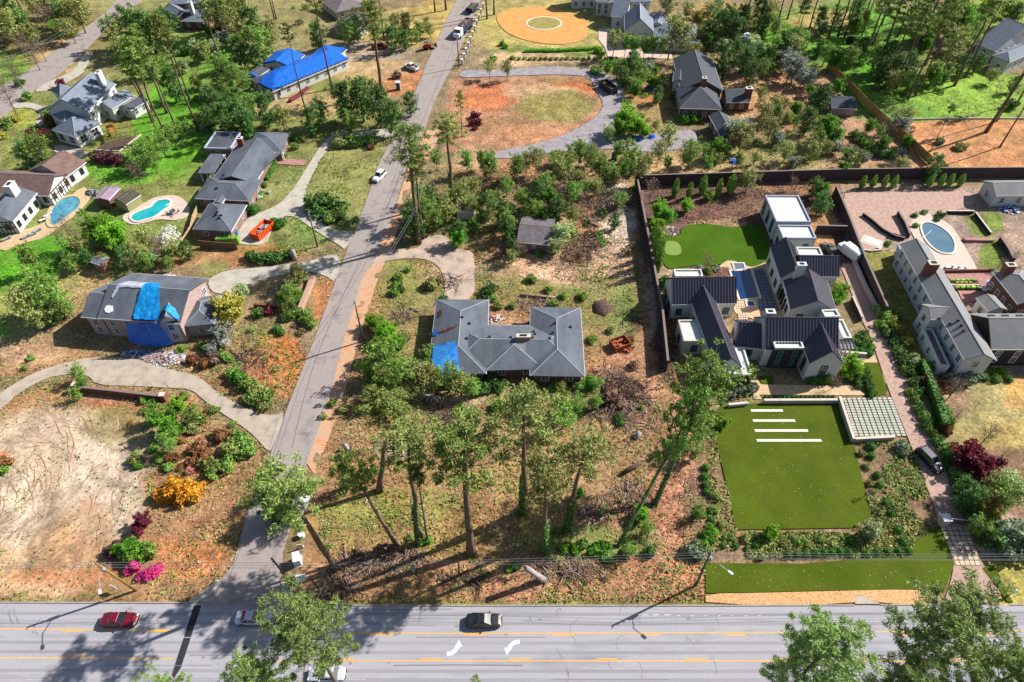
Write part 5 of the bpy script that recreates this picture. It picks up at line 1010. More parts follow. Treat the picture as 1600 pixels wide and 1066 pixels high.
S_ = """dark 490 318 14;dark 505 312 12;dark 528 322 13;mid 533 335 10;mid 515 340 10;dark 498 330 10;mid 555 342 5;olive 545 348 5;mid 555 222 9;mid 576 216 10;olive 531 222 10;mid 545 215 8;rust 580 229 5;dark 405 404 9;dark 420 402 9;dark 436 400 8;dark 452 398 7;dark 428 405 8;dark 392 400 8;mid 460 230 5;box 458 236 1
box 459 215 6;box 444 244 4;box 439 347 8;box 428 346 7;box 434 352 7;box 396 327 9;box 412 289 5;white 408 298 4;white 404 308 4;bright 406 303 4;white 420 300 3
dark 404 488 9;mid 452 492 9;dark 458 485 8;mid 476 491 8;mid 484 505 9;mid 478 500 8;box 433 513 7;box 439 519 6;olive 445 480 9;maple 418 486 7;maple 451 458 5;bright 440 466 8;mid 470 435 6
mid 385 600 12;bright 372 590 10;olive 400 608 12;mid 415 620 11;mid 395 622 10;olive 412 634 9;mid 362 582 9;mid 358 560 6;mid 345 555 8;rust 300 562 8;rust 320 568 8;brown 335 560 9;mid 283 545 6;bright 316 540 6;mid 340 520 7
mid 375 690 13;olive 360 700 12;mid 385 705 11;bright 372 682 9;rust 345 680 10;mid 352 725 12;olive 335 730 10;mid 330 740 9;rust 308 700 11;rust 318 712 10;rust 300 720 9;olive 322 725 9;mid 250 715 8;mid 262 730 7;rust 265 715 9;bright 216 728 6;olive 210 720 8;olive 300 668 9;mid 310 655 9;rust 280 686 7;mid 240 700 7;mid 240 628 7;mid 225 625 6;mid 335 640 6;mid 287 620 7
yellow 262 770 14;yellow 276 762 15;yellow 292 768 15;yellow 304 766 12;yellow 282 776 13;yellow 258 778 9;yellow 300 778 9;pink 297 735 6;magenta 210 885 9;magenta 203 890 7;magenta 231 896 8;magenta 242 890 8;magenta 220 900 6;magenta 250 887 5;purple 172 861 9;pink 169 862 4;bright 196 858 13;bright 210 862 14;mid 232 862 11;lime 222 868 10;mid 200 870 10;purple 182 850 6;mid 226 853 8
bright 40 575 1;mid 48 560 5;mid 38 575 4;rust 8 722 9;mid 5 735 6
mid 720 638 9;dark 716 642 6;mid 781 633 10;mid 745 610 9;bright 922 598 10;mid 905 604 8;mid 868 605 8;mid 880 612 6;dark 745 600 10;dark 760 606 9;dark 780 603 9;dark 770 594 8;bright 1002 638 4;mid 905 640 8;dark 968 652 7;dark 970 660 6;brown 952 622 12;brown 965 632 9;brown 990 570 7
dark 693 468 6;dark 697 477 6;mid 638 420 5;mid 622 432 6;mid 616 455 7;olive 672 445 9;dark 626 450 6;bright 618 445 5;mid 830 435 7;mid 858 452 6;dark 831 437 5;mid 770 465 6;mid 778 478 6;mid 865 475 7;dark 762 455 9;dark 768 450 8;mid 880 462 5;mid 800 478 5;mid 910 463 6;mid 925 530 6;olive 955 515 6;mid 985 530 6
olive 540 760 5;mid 548 735 7;yg 560 748 7;yg 575 745 6;mid 585 735 6;mid 560 640 5;olive 535 640 6;olive 505 650 5;mid 518 630 6;mid 470 720 1;mid 640 840 5;bright 668 845 6;bright 512 856 4;bright 572 880 1
dark 530 905 1;brown 600 858 9;brown 612 866 8;brown 560 862 6;dark 805 884 7;mid 795 888 6;brown 665 885 1;dark 1015 862 8;dark 975 865 7;bright 930 860 9;bright 945 855 9;mid 910 850 8;mid 950 870 8;bright 900 858 8;bright 880 855 7;mid 870 830 6;brown 505 935 8;brown 600 950 1
bright 1108 835 10;bright 1102 842 9;lime 1112 828 7;silver 1083 858 11;silver 1092 865 9;mid 1090 853 8;mid 1100 850 8;box 1093 693 6;box 1096 701 5;box 1103 730 6;box 1101 744 6;box 1103 757 6;box 1105 768 6;bright 1094 800 8;box 1111 800 5;box 1112 812 5;box 1112 824 5;olive 1120 775 7;olive 1118 795 6;olive 1130 820 6;mid 1134 840 5;box 1130 852 5;box 1150 853 5;box 1168 856 4;box 1182 852 6;olive 1165 840 6;olive 1145 838 6
box 1232 866 6;box 1246 866 6;box 1261 865 6;box 1276 864 6;box 1289 863 6;box 1301 862 6;box 1314 861 6;box 1328 863 6;box 1355 864 6;box 1371 862 6;box 1388 862 6;box 1405 861 6;box 1420 860 6;box 1412 846 7;mid 1247 848 5;mid 1282 844 6;olive 1262 850 6;olive 1300 848 6;box 1330 845 7;box 1404 828 7;box 1385 842 1;box 1392 802 6;olive 1225 850 6;olive 1240 840 5;olive 1190 870 5
box 1362 697 7;box 1362 712 6;box 1372 742 6;box 1375 757 6;box 1385 785 6;box 1392 802 6;olive 1346 708 5;olive 1355 728 5;olive 1360 755 5;olive 1366 768 5;olive 1375 800 5;silver 1409 697 8;silver 1412 707 7
dark 1345 528 7;box 1336 546 6;box 1347 548 6;box 1358 551 7;box 1350 539 6;box 1341 535 6;mid 1355 532 7;mid 1362 542 6;mid 1333 532 5;dark 1350 522 6
mid 1290 590 9;bright 1283 593 7;dark 1272 592 7;dark 1300 590 6;dark 1262 590 6;dark 1338 588 6;dark 1339 597 6;dark 1342 603 5;dark 1353 578 6;dark 1354 588 6;dark 1357 597 6;dark 1360 606 6;dark 1363 615 6;rust 1305 582 5
silver 1150 610 9;silver 1163 608 9;silver 1175 606 8;silver 1140 616 8;dark 1170 600 6;dark 1040 438 8;dark 1036 446 6;mid 1108 422 6;grey 1120 420 5;grey 1095 418 4
mid 1375 482 8.28;mid 1383 495 8.28;mid 1378 508 8.28;dark 1386 520 8.28;dark 1398 535 8.28;mid 1388 505 7.36;yg 1395 500 7.36;mid 1402 490 7.36;yg 1408 515 7.36;dark 1404 550 8.28;mid 1411 540 7.36;yg 1418 535 7.36;yg 1418 520 6.44;pink 1418 538 5.52;pink 1392 492 3.68;dark 1410 565 8.28;mid 1417 560 7.36;rust 1426 560 6.44;pale 1431 565 11.04;dark 1421 580 8.28;mid 1414 578 7.36;yg 1470 560 9.2;dark 1428 598 8.28;mid 1424 612 7.36;dark 1436 612 7.36;mid 1431 625 7.36;dark 1436 640 7.36;mid 1444 650 7.36;dark 1447 664 7.36;mid 1454 672 7.36;mid 1458 678 6.44;box 1456 660 6.44;dark 1466 690 8.28;mid 1476 700 8.28;dark 1482 712 9.2;mid 1490 698 9.2;dark 1488 725 9.2;mid 1497 740 9.2;dark 1500 757 10.12;mid 1507 775 10.12;dark 1510 792 10.12;mid 1516 805 9.2;dark 1522 818 7.36;mid 1530 835 7.36;dark 1540 848 7.36
rust 1450 595 10;rust 1462 600 10;rust 1470 608 8;rust 1455 612 8;brown 1480 600 10;silver 1495 595 11;silver 1512 590 11;silver 1525 588 9;mid 1468 625 8;rust 1475 640 7;mid 1475 590 6;bright 1478 648 10;bright 1484 660 8;rust 1480 672 8;rust 1470 668 7;brown 1445 660 1
mid 1532 584 6;box 1540 590 6;mid 1557 592 6;box 1577 592 6;bright 1552 580 6;bright 1565 580 6;silver 1580 835 22;silver 1592 850 18;silver 1572 855 16
mid 1345 215 7;mid 1352 222 8;mid 1362 228 8;mid 1372 235 8;dark 1382 238 9;mid 1392 242 7;mid 1335 210 6;olive 1470 220 5;olive 1502 228 8;dark 1582 165 8;silver 1468 222 5;bright 1075 187 7;bright 1085 187 7;bright 1066 187 6;bright 1092 186 5;dark 1060 160 6;dark 1058 150 7;mid 1025 130 7;mid 1050 200 5
box 935 92 1;mid 1440 300 1;mid 1431 352 4;mid 1445 331 4;bright 1388 380 4;dark 1470 335 6;dark 1465 342 4;mid 1430 336 4
dark 30 130 6;dark 12 38 9;yg 25 186 6;mid 12 190 8;yg 3 212 6;mid 75 178 7;rust 78 190 8;purple 80 175 5;mid 42 150 7;dark 27 40 9;mid 52 200 6;mid 35 262 1
purple 156 246 9;purple 168 249 9;purple 180 249 9;purple 188 251 7;olive 280 80 1;dark 288 80 7;maple 742 180 6;maple 746 190 6;maple 738 192 5;maple 742 200 4;olive 765 98 1;brown 620 118 6;purple 552 155 1;rust 345 42 7;bright 328 48 6;rust 350 40 6;mid 310 152 6;grey 322 200 7;grey 480 175 5;mid 470 140 1
mid 800 90 3;bright 935 78 6;bright 940 84 5;mid 850 70 1;lime 790 72 4;mid 785 68 4;mid 770 92 6;mid 930 110 7"""
for ln in S_.replace('\n', ';').split(';'):
    k, x, y, r = ln.split(); x, y, r = float(x), float(y), float(r)
    if r <= 1: continue
    sh(k, x, y, r*1.1)
SF = []; tmp = FILL; FILL = SF
fill(34, (560,430,1100,920), ['mid','olive','brown','bright'], 3, 6); fill(30, (640,280,990,400), ['mid','dark','brown','bright'], 4, 8); fill(22, (200,600,410,740), ['mid','olive','rust'], 3, 7); fill(30, (1180,130,1430,270), ['mid','olive','brown'], 3, 6); fill(24, (0,0,480,250), ['mid','dark','olive'], 3, 6); fill(16, (330,460,500,640), ['mid','olive','brown'], 3, 6); fill(24, (1290,20,1600,180), ['mid','dark','olive'], 3, 6); fill(12, (960,95,1200,260), ['mid','olive'], 3, 6)
UG = {}
for k_, x, y, r in SF:
    Rr = r/ppm(x, y, .5); p = G(x, y, Rr*.6); me = bush_get(k_)[RNG.integers(3)][0]; v = np.empty(len(me.vertices)*3, np.float32); me.vertices.foreach_get('co', v); v = v.reshape(-1, 4, 3)[::2].reshape(-1, 3)
    UG.setdefault(k_, []).append(v*Rr+np.array([p.x, p.y, -.04]))
for k_, L in UG.items():
    V = np.concatenate(L); o = bpy.data.objects.new('undergrowth', npmesh('undergrowth', V, quad_faces(len(V)//4), LM[k_])); COL.objects.link(o); o['kind'] = 'stuff'
for x in range(1197, 1308, 7): sh('box', x, 619.5, 3.0, group='small boxwoods in the terrace planter')
for k in range(11): sh('box', 1318+k*1.55, 629+k*5.2, 2.6, group='small boxwoods beside the white paver court')
for k in range(9): sh('box', 1340+k*6, 684, 2.4, group='small boxwoods along the court edge')
for k in range(20): sh('olive' if k % 3 else 'mid', 803+k*8.4, 91+(k % 2)*.6, 3.2, group='row of tiny shrubs behind the gravel drive')
# slim upright evergreens by the boundary wall
colm = [bush_mesh('foliage', LM['mid'], s, 620, .17, 1, .12) for s in (3, 8)]; colc = core_mesh(LM['mid'], 3)
for x, y, r, hh in [(1053,308,5.5,4.6),(1075,311,5,4.2),(1096,304,6,5),(1121,307,5,4.4),(1140,302,6.5,5)]+[(x, 294+(x-1345)*-.02, 4.5, 3.2) for x in (1345,1361,1379,1394,1450,1467,1481,1498)]+[(1023,412,7,8),(1021,400,6,7),(1026,424,7,8),(1019,388,5,6)]:
    p = G(x, y); R = r/ppm(x, y); o = root('columnar_evergreen', (p.x, p.y, 0)); o.scale = (R, R, hh/1.5); o.rotation_euler = (0, 0, x); shared('foliage', colm[int(x) % 2], o); shared('core', colc, o)
    o['category'] = 'evergreen'; VEG.append((o, 'slim upright evergreen', p.x, p.y, hh, 'upright evergreens along the walls'))
# clipped hedges: long boxes of leaves
def hedge(label, P, w, h, key='box'):
    pts = [G(*p) for p in P]; r = root('hedge', pts[0]); rg = np.random.default_rng(len(P)+int(P[0][0])); Cs = []
    for a, b in zip(pts[:-1], pts[1:]):
        L = (b-a).length; u = (b-a)/L; v = Vector((-u.y, u.x, 0)); n = int(L*(w+2*h)*16); t = rg.random(n)*L; s = rg.random(n)*(w+2*h)
        off = np.where(s < h, -w/2, np.where(s < h+w, s-h-w/2, w/2)); z = np.where(s < h, s, np.where(s < h+w, h, w+2*h-s))
        C = np.array(a)[None]+np.outer(t, np.array(u))+np.outer(off, np.array(v)); C[:, 2] += z; C += rg.normal(size=C.shape)*.05; Cs.append(C)
    C = np.concatenate(Cs)-np.array(r.location); V = leaf_quads(C, np.full(len(C), .24), rg, .1, 1.2); shared('foliage', npmesh('foliage', V, quad_faces(len(C)), LM[key]), r)
    strip_px(P, w-.16, h-.08, 'core', LM[key], r, h0=0); tag(r, label, 'hedge'); return r
hedge('long clipped green hedge along the east side of the brick driveway', [(1437,572),(1452,612),(1467,655),(1472,672)], 1.3, 2.0)
hedge('short clipped hedge at the corner below the long shingled house', [(1443,578),(1477,580)], 1.6, 1.6)
hedge('clipped hedge beside the entrance gate at the lower right', [(1538,818),(1550,840),(1566,864)], 2.0, 2.2)
hedge('low clipped front hedge of the grey ranch porch', [(432,254),(425,268),(417,282)], .8, .9)
hedge('clipped hedge at the bottom of the grey ranch behind the plank fence', [(340,381),(375,380)], 1.3, 1.8, 'mid')
hedge('narrow green hedge south of the hay coloured forecourt', [(820,81),(870,81),(920,78),(935,76)], 1.2, .8, 'bright')
hedge('thin flowering border along the boundary wall beside the side lawn', [(1350,404),(1362,432),(1378,466)], .9, .6, 'rust')

# ------------------------------------------------------------------ loose ground cover, litter and brush (nobody could count it)
def scatter_px(n, boxes, seed, avoid=True):
    rg = np.random.default_rng(seed); out = []
    for (x0, y0, x1, y1, wgt) in boxes:
        m = int(n*wgt); x = rg.uniform(x0, x1, m); y = rg.uniform(y0, y1, m); ok = np.ones(m, bool)
        if avoid:
            for _, P in PAVED_PX: ok &= ~inpoly(x, y, P)
        for a, b in zip(x[ok], y[ok]): p = G(a, b); out.append((p.x, p.y, 0.03))
    return np.array(out)
rg = np.random.default_rng(3)
LOT = [(500,430,1110,940,.55),(640,260,1000,440,.3),(0,560,420,640,.06),(230,640,420,940,.12),(0,640,230,940,.02),(330,500,480,640,.05),(700,120,960,260,.06),(960,100,1300,270,.1),(0,430,330,560,.06)]
def cover(name, n, boxes, size, m, seed, h=.15, asp=1.6, up=.6, thr=.5):
    C = scatter_px(n, boxes, seed); k = fbm(C[:, 0], C[:, 1], 6, 3, seed) > thr-.08+rg.random(len(C))*.12; C = C[k]; C[:, 2] += rg.random(len(C))*h
    V = leaf_quads(C, np.full(len(C), size), rg, up, asp); o = bpy.data.objects.new(name, npmesh(name, V, quad_faces(len(C)), m)); COL.objects.link(o); o['kind'] = 'stuff'; o['label'] = name.replace('_', ' ')+' scattered over bare lots'; return o
cover('weeds', 26000, LOT, .30, LM['mid'], 5, .2, thr=.54); cover('grass_tufts', 26000, LOT, .26, LM['olive'], 6, .14, thr=.5)
cover('fallen_leaves', 24000, LOT, .26, M('russet_litter', (184,118,80), (150,92,66), scale=1.3), 7, .05, 1.2, 2, .46); cover('pale_chips', 12000, LOT, .24, M('pale_litter', (222,196,168), (190,160,132), scale=1.3), 8, .05, 1.8, 2, .5)
cover('garden_ground_cover', 5200, [(1335,692,1470,835,1),(1165,832,1430,872,.7),(1105,640,1150,860,.3)], .34, LM['olive'], 9, .3, thr=.46)
cover('garden_ground_cover_green', 2500, [(1380,700,1470,850,1),(1165,832,1430,862,.4)], .32, LM['mid'], 12, .3, thr=.52)
cover('mulch_litter', 5200, [(1000,290,1300,350,1),(1190,300,1320,330,.3)], .3, M('mulch_chips', (150,112,96), (84,60,54), scale=2), 13, .06, 1.4, 2, .4)
cover('lawn_weeds', 14000, [(0,150,340,330,.4),(430,240,640,400,.4),(1300,20,1600,190,.5),(1100,190,1320,270,.2)], .3, LM['bright'], 15, .12, thr=.5)
pt = np.array([tuple(G(random.uniform(1130,1350), random.uniform(650,822))) for _ in range(150)]+[tuple(G(random.uniform(1110,1480), random.uniform(886,918))) for _ in range(70)]); pt[:, 2] = .09
o = bpy.data.objects.new('fallen_petals', npmesh('fallen_petals', leaf_quads(pt, np.full(len(pt), .085), rg, 2, 1.2), quad_faces(len(pt)), M('petal_white', (236,232,210)))); COL.objects.link(o); o['kind'] = 'stuff'
def twigs(name, n, boxes, seed, L=1.6, r=.035, m=None, thr=.5):
    C = scatter_px(n, boxes, seed); k = fbm(C[:, 0], C[:, 1], 5, 3, seed+4) > thr; C = C[k]; b = MB(); rr = random.Random(seed)
    for c in C:
        a = rr.random()*6.28; l = L*rr.uniform(.35, 1.3); z = rr.uniform(.02, .25); e = (c[0]+math.cos(a)*l, c[1]+math.sin(a)*l, z+rr.uniform(-.02, .35)); mid = ((c[0]+e[0])/2+rr.uniform(-.15,.15), (c[1]+e[1])/2+rr.uniform(-.15,.15), z+.12); q = r*rr.uniform(.5, 1.5)
        b.tube([c, mid, e], [q, q*.7, q*.3], 3)
    o = b.build(name, m, kind='stuff', label=name.replace('_', ' ')+' scattered over the cleared lots'); return o
tw1 = M('pale_dead_wood', (190,164,146), (140,116,102), scale=2, fine=.2); tw2 = M('dark_dead_wood', (110,86,76), (74,58,54), scale=2)
twigs('fallen_twigs', 2600, LOT, 21, 1.7, .03, tw1, .5); twigs('dark_twigs', 2400, LOT, 22, 1.5, .035, tw2, .5)
def brush(label, x, y, rx, ry, n, hh=1.0, seed=1, m=None):
    rr = random.Random(seed*7+int(x)); b = MB(); b2 = MB()
    for i in range(n):
        a = rr.random()*6.28; q = math.sqrt(rr.random()); p = G(x+math.cos(a)*q*rx, y+math.sin(a)*q*ry); t = rr.random()*6.28; l = rr.uniform(.8, 3.2); z = rr.uniform(.05, hh)*(1.1-q); r = rr.choice((.03, .04, .05, .09))
        e = p+Vector((math.cos(t)*l, math.sin(t)*l, 0)); (b if i % 3 else b2).tube([(p.x, p.y, z), ((p.x+e.x)/2, (p.y+e.y)/2, z+rr.uniform(0,.25)), (e.x, e.y, max(.03, z+rr.uniform(-.4,.4)))], [r, r*.8, r*.4], 4)
    r0 = root('brush_pile', G(x, y)); b.build('branches', m or tw1, r0); b2.build('dark_branches', tw2, r0); tag(r0, label, 'brush pile'); return r0
brush('tangled pile of felled branches north-east of the old shed', 925, 330, 40, 26, 260, 1.3); brush('heap of fallen grey branches beside the old shed', 915, 385, 36, 22, 220, 1.2, 2); brush('pile of pale split logs north of the sandy track', 945, 312, 20, 9, 60, 1.2, 3)
brush('brush pile by the roadside left of the broken stump', 575, 885, 60, 14, 220, .9, 4); brush('pale brush pile right of the broken trunk by the road', 930, 800, 26, 14, 120, .8, 5); brush('tangle of branches below the ivy pines', 885, 893, 60, 14, 180, .8, 6)
brush('scattered branches near the boundary wall and big ivy tree', 990, 650, 40, 34, 200, .7, 7); brush('dark heap of limbs south of the rusty dumpster', 950, 590, 34, 14, 110, .8, 8); brush('small dark brush heap west of the central ranch', 630, 495, 14, 9, 70, .8, 9); brush('dead branches behind the central ranch', 835, 475, 34, 8, 90, .7, 10)
brush('dark fallen limbs leaning on the north side of the ranch roof', 855, 495, 12, 9, 120, 2.6, 11, tw2); brush('brush pile west of the ivy pine trunks', 640, 870, 26, 10, 80, .8, 12); brush('twiggy pile under the pines in the middle of the lot', 700, 650, 30, 16, 100, .8, 13); brush('branches heaped around the leaning ivy tree', 985, 780, 34, 26, 160, .8, 14); brush('uprooted limbs at the edge of the street right of the grass', 530, 918, 34, 9, 90, .7, 15); brush('brush heap near the fallen tree by the old road', 800, 285, 80, 18, 200, .9, 16)
brush('wide brown brush field south-east of the central ranch', 975, 610, 44, 22, 240, .8, 21, tw2); brush('long windrow of limbs against the thicket east of the shed', 960, 318, 34, 14, 260, 1.5, 22); brush('reddish broken limbs east of the old shed', 900, 400, 26, 14, 160, 1.1, 23, M('reddish_wood',(176,124,100),(130,86,70),scale=2)); brush('brown limbs strewn north of the central ranch', 700, 440, 30, 12, 70, .5, 24, tw2); brush('limb pile between street and tarped ranch corner', 600, 620, 30, 20, 120, .8, 25); brush('tangled limbs behind the white open box', 770, 290, 40, 14, 160, 1.0, 26, tw2); brush('branches along the road verge in front of the ivy pines', 740, 905, 60, 8, 120, .5, 27, tw2)
brush('broad tangle of grey limbs right of the ranch front corner', 955, 640, 40, 18, 200, .7, 31); brush('loose limbs between the ranch and boundary wall', 985, 500, 16, 30, 60, .4, 32, tw2); brush('dead branches on the slope above the old shed', 850, 300, 50, 10, 180, 1.2, 33); brush('fallen crown remains left of the old shed', 790, 400, 22, 8, 90, .8, 34, tw2); brush('brown limb heap on the clay bank left of the side street', 395, 560, 30, 12, 90, .6, 35, tw2)
def log(label, a, b, r, m=tw1, ha=.2, hb=.2, name='fallen_log'):
    A = G(*a); B = G(*b); A.z, B.z = ha, hb; mb = MB().tube([A, A.lerp(B,.5)+Vector((0,.1,.03)), B], [r, r*.95, r*.8], 9); o = mb.build(name, m, smooth=True); tag(o, label, 'log'); return o
def up_log(label, x, y, h, r, lean=(0,0), name='stump'):
    A = G(x, y); mb = MB().tube([A, A+Vector((lean[0]*.5, lean[1]*.5, h*.5)), A+Vector((lean[0], lean[1], h))], [r*1.3, r, r*.95], 9); o = mb.build(name, M('weathered_trunk', (196,186,184), (140,128,126), scale=2, fine=.15, stretch=(2,2,.4)), smooth=True); tag(o, label, 'tree stump')
up_log('pale snapped trunk leaning beside the main road', 850, 907, 4.6, .42, (-2.6,-.3), 'broken_trunk'); up_log('short sawn stump among brush near the road', 646, 892, 1.4, .32); up_log('short leaning stump west of the ivy pines', 545, 705, 1.2, .35, (-.6,.6)); up_log('dark stub of trunk in the litter beside the ivy tree', 992, 685, 1.0, .4, (.8,.5)); up_log('grey stump on the bank above the west driveway', 461, 405, 2.4, .5)
log('pale fallen log on the track behind the central ranch', (812,463), (868,466), .3); log('grey log lying east of the old shed', (912,345), (935,355), .3); log('long thin fallen limb beside the drive in the centre lot', (640,482), (655,488), .14); log('thin fallen pole on the grass verge of the road', (1010,842), (1022,830), .12)
log('dark fallen trunk south-west of the leaning ivy tree', (972,742), (1000,728), .38, tw2, .3, .9)

# ------------------------------------------------------------------ vehicles
glass = M('car_glass', (26,30,38), rough=.08, spec=.8); tyre = M('tyre_rubber', (30,30,32), rough=.9); rimm = M('wheel_rim', (170,172,178), rough=.35, metal=.6); lampm = M('head_lamp', (235,235,225), rough=.15, spec=.7); redl = M('tail_lamp', (170,24,24), rough=.2); plate = M('number_plate', (226,226,220)); blk = M('black_plastic', (34,34,38), rough=.6)
def loft(b, ST, closed=True):
    """ST: list of (x, [(y,z)...]) cross-sections"""
    n = len(ST[0][1]); vs = [(x, y, z) for x, c in ST for y, z in c]; fs = []
    for i in range(len(ST)-1):
        for k in range(n-1): fs.append((i*n+k, i*n+k+1, (i+1)*n+k+1, (i+1)*n+k))
    fs.append(tuple(range(n-1, -1, -1))); fs.append(tuple((len(ST)-1)*n+k for k in range(n))); b.add(vs, fs); return b
def car(name, label, cat, px, py, heading, paint, L=4.8, W=1.84, style='sedan', roofm=None):
    """heading: direction the car points, radians on the ground"""
    p = G(px, py); r = root(name, (p.x, p.y, .03), heading); h = L/2
    def sec(w, zt, crown=.04, zb=.28): return [(-w, zb), (-w-.02, .55), (-w+.05, zt-.06), (-w*.7, zt), (0, zt+crown), (w*.7, zt), (w-.05, zt-.06), (w+.02, .55), (w, zb)]
    hw = W/2-.02
    if style == 'sedan': S = [(-h, hw*.80, .78), (-h+.18, hw*.93, .96), (-h+.9, hw, 1.0), (0, hw, .98), (h-1.3, hw, .94), (h-.5, hw*.95, .82), (h-.12, hw*.85, .68), (h, hw*.70, .55)]; cab = (-h+.75, -h+1.45, h-2.35, h-1.45, 1.44)
    elif style == 'suv': S = [(-h, hw*.86, .95), (-h+.15, hw*.95, 1.08), (-h+.9, hw, 1.1), (0, hw, 1.08), (h-1.2, hw, 1.04), (h-.4, hw*.95, .95), (h-.1, hw*.86, .78), (h, hw*.74, .6)]; cab = (-h+.15, -h+.55, h-2.1, h-1.3, 1.72)
    else: S = [(-h, hw*.93, .98), (-h+.1, hw*.96, 1.04), (-h+.9, hw, 1.05), (0, hw, 1.06), (h-1.3, hw, 1.08), (h-.4, hw*.96, 1.0), (h-.1, hw*.88, .82), (h, hw*.76, .62)]; cab = (-h+1.95, -h+2.2, h-2.0, h-1.35, 1.8)
    b = MB(); loft(b, [(x, sec(w, z)) for x, w, z in S]); me = b.mesh('body', paint, smooth=False); body = shared('body', me, r)
    c0, c1, c2, c3, zt = cab; zb = 1.0 if style == 'sedan' else 1.06
    g = MB(); lw, uw = hw*.93, hw*.74
    g.add([(c0,-lw,zb-.08),(c3,-lw,zb-.08),(c3,lw,zb-.08),(c0,lw,zb-.08),(c1,-uw,zt-.03),(c2,-uw,zt-.03),(c2,uw,zt-.03),(c1,uw,zt-.03)], [(0,1,5,4),(1,2,6,5),(2,3,7,6),(3,0,4,7),(4,5,6,7)]); shared('windows', g.mesh('windows', glass), r)
    q = MB(); q.add([(c1-.02,-uw-.03,zt-.06),(c2+.02,-uw-.03,zt-.06),(c2+.02,uw+.03,zt-.06),(c1-.02,uw+.03,zt-.06),(c1+.08,-uw*.85,zt+.03),(c2-.06,-uw*.85,zt+.03),(c2-.06,uw*.85,zt+.03),(c1+.08,uw*.85,zt+.03)], [(0,1,5,4),(1,2,6,5),(2,3,7,6),(3,0,4,7),(4,5,6,7)])
    for s in (-1, 1):
        for xa, xb in ((c0, c1), (c3, c2)): q.tube([(xa, s*lw, zb-.04), (xb, s*uw, zt-.03)], [.05, .05], 4)
        q.box(((c1+c2)/2, s*(lw+uw)/2, (zb+zt)/2), (.1, .03, zt-zb), 0)
    shared('roof_panel', q.mesh('roof_panel', roofm or paint), r)
    if style == 'pickup':
        bm = MB().box((-h+1.0, 0, 1.07), (1.75, W-.34, .03)); shared('cargo_bed', bm.mesh('cargo_bed', blk), r)
        rl = MB(); 
        for s in (-1, 1): rl.box((-h+1.0, s*(W/2-.12), 1.16), (1.95, .12, .24))
        rl.box((-h+.08, 0, 1.14), (.1, W-.3, .24)); shared('bed_rail', rl.mesh('bed_rail', paint), r)
    wm_ = MB().tube([(0,-.12,0),(0,.12,0)], [.33,.33], 16).mesh('tyre', tyre); rm_ = MB().tube([(0,-.13,0),(0,.13,0)], [.2,.2], 10).mesh('rim', rimm)
    for x in (-h+.95, h-.95):
        for s in (-1, 1): w = shared('wheel', wm_, r, (x, s*(W/2-.12), .33)); shared('rim', rm_, w)
    hm = MB().box((0,0,0), (.16,.36,.14)).mesh('headlight', lampm); tm = MB().box((0,0,0), (.12,.34,.16)).mesh('tail_light', redl)
    for s in (-1, 1): shared('headlight', hm, r, (h-.16, s*hw*.68, .66)); shared('tail_light', tm, r, (-h+.06, s*hw*.66, .70))
    mm = MB().box((0,0,0), (.14,.2,.12)).mesh('mirror', paint)
    for s in (-1, 1): shared('mirror', mm, r, (c3-.25, s*(hw+.06), zb+.03))
    shared('bumper', MB().box((-h+.0,0,.45), (.12,W*.72,.2)).box((h-.02,0,.42), (.12,W*.66,.18)).mesh('bumper', blk), r); shared('number_plate', MB().box((-h-.07,0,.55), (.02,.3,.15)).mesh('number_plate', plate), r)
    tag(r, label, cat); return r
def paint(name, c, rough=.32): return M(name, c, rough=rough, spec=.6)
car('parked_car', 'dark red sedan driving on the main road at the left', 'car', 190, 971, 0.0, paint('red_paint', (124,16,40)))
car('parked_car', 'silver sedan crossing the junction in dappled shade', 'car', 398, 968, 0.0, paint('silver_paint', (196,206,216)))
car('parked_car', 'dark grey sedan on the main road near the turn arrows', 'car', 757, 972, 0.0, paint('graphite_paint', (40,40,44)))
car('parked_car', 'silver car partly hidden under the foreground pine at the bottom', 'car', 512, 1056, math.pi, paint('pale_paint', (206,214,222)))
car('parked_car', 'white car driving down the side street near the looping driveway', 'car', 593, 279, math.radians(248), paint('white_paint', (236,238,242)), L=4.5, style='suv')
car('pickup_truck', 'white pickup parked on dirt at the top left of the side street', 'pickup truck', 643, 108, math.radians(140), paint('white_paint', (236,238,242)), L=5.4, style='pickup')
car('parked_car', 'dark navy car parked on the brick driveway at the right', 'car', 1450, 722, math.radians(292), paint('navy_paint', (22,30,52)), L=4.9, style='suv')
car('pickup_truck', 'dark red pickup half hidden behind a tall pine at the top', 'pickup truck', 594, 76, 0.1, paint('maroon_paint', (120,30,44)), L=5.4, style='pickup')
car('parked_car', 'white car by the street under trees left of the central driveway', 'car', 470, 796, math.radians(75), paint('white_paint', (236,238,242)), L=4.5)
def simple(name, label, cat, px, py, rz, parts, z=0, top=None, kind=None):
    """parts: (name, material, [box(cx,cy,cz,dx,dy,dz), ...])"""
    p = G(px, py); r = root(name, (p.x, p.y, z), rz)
    for nm, m, bx in parts:
        one = nm in ('wheel', 'headlight', 'rib', 'end_wall', 'side_wall', 'leg', 'rail', 'arm', 'board') ; b = MB()
        for x in bx: 
            if len(x) == 6: b.box(x[:3], x[3:])
            else: b.tube([x[0], x[1]], [x[2], x[3] if len(x) > 3 else x[2]], 10)
            if one: shared(nm, b.mesh(nm, m), r); b = MB()
        if not one: shared(nm, b.mesh(nm, m), r)
    tag(r, label, cat); return r
def junk(cx, cy, cz, dx, dy, n, seed, s=.6):
    rr = random.Random(seed); return [(cx+rr.uniform(-dx,dx), cy+rr.uniform(-dy,dy), cz+rr.uniform(0,.35), s*rr.uniform(.4,1.3), s*rr.uniform(.2,.8), s*rr.uniform(.2,.5)) for _ in range(n)]
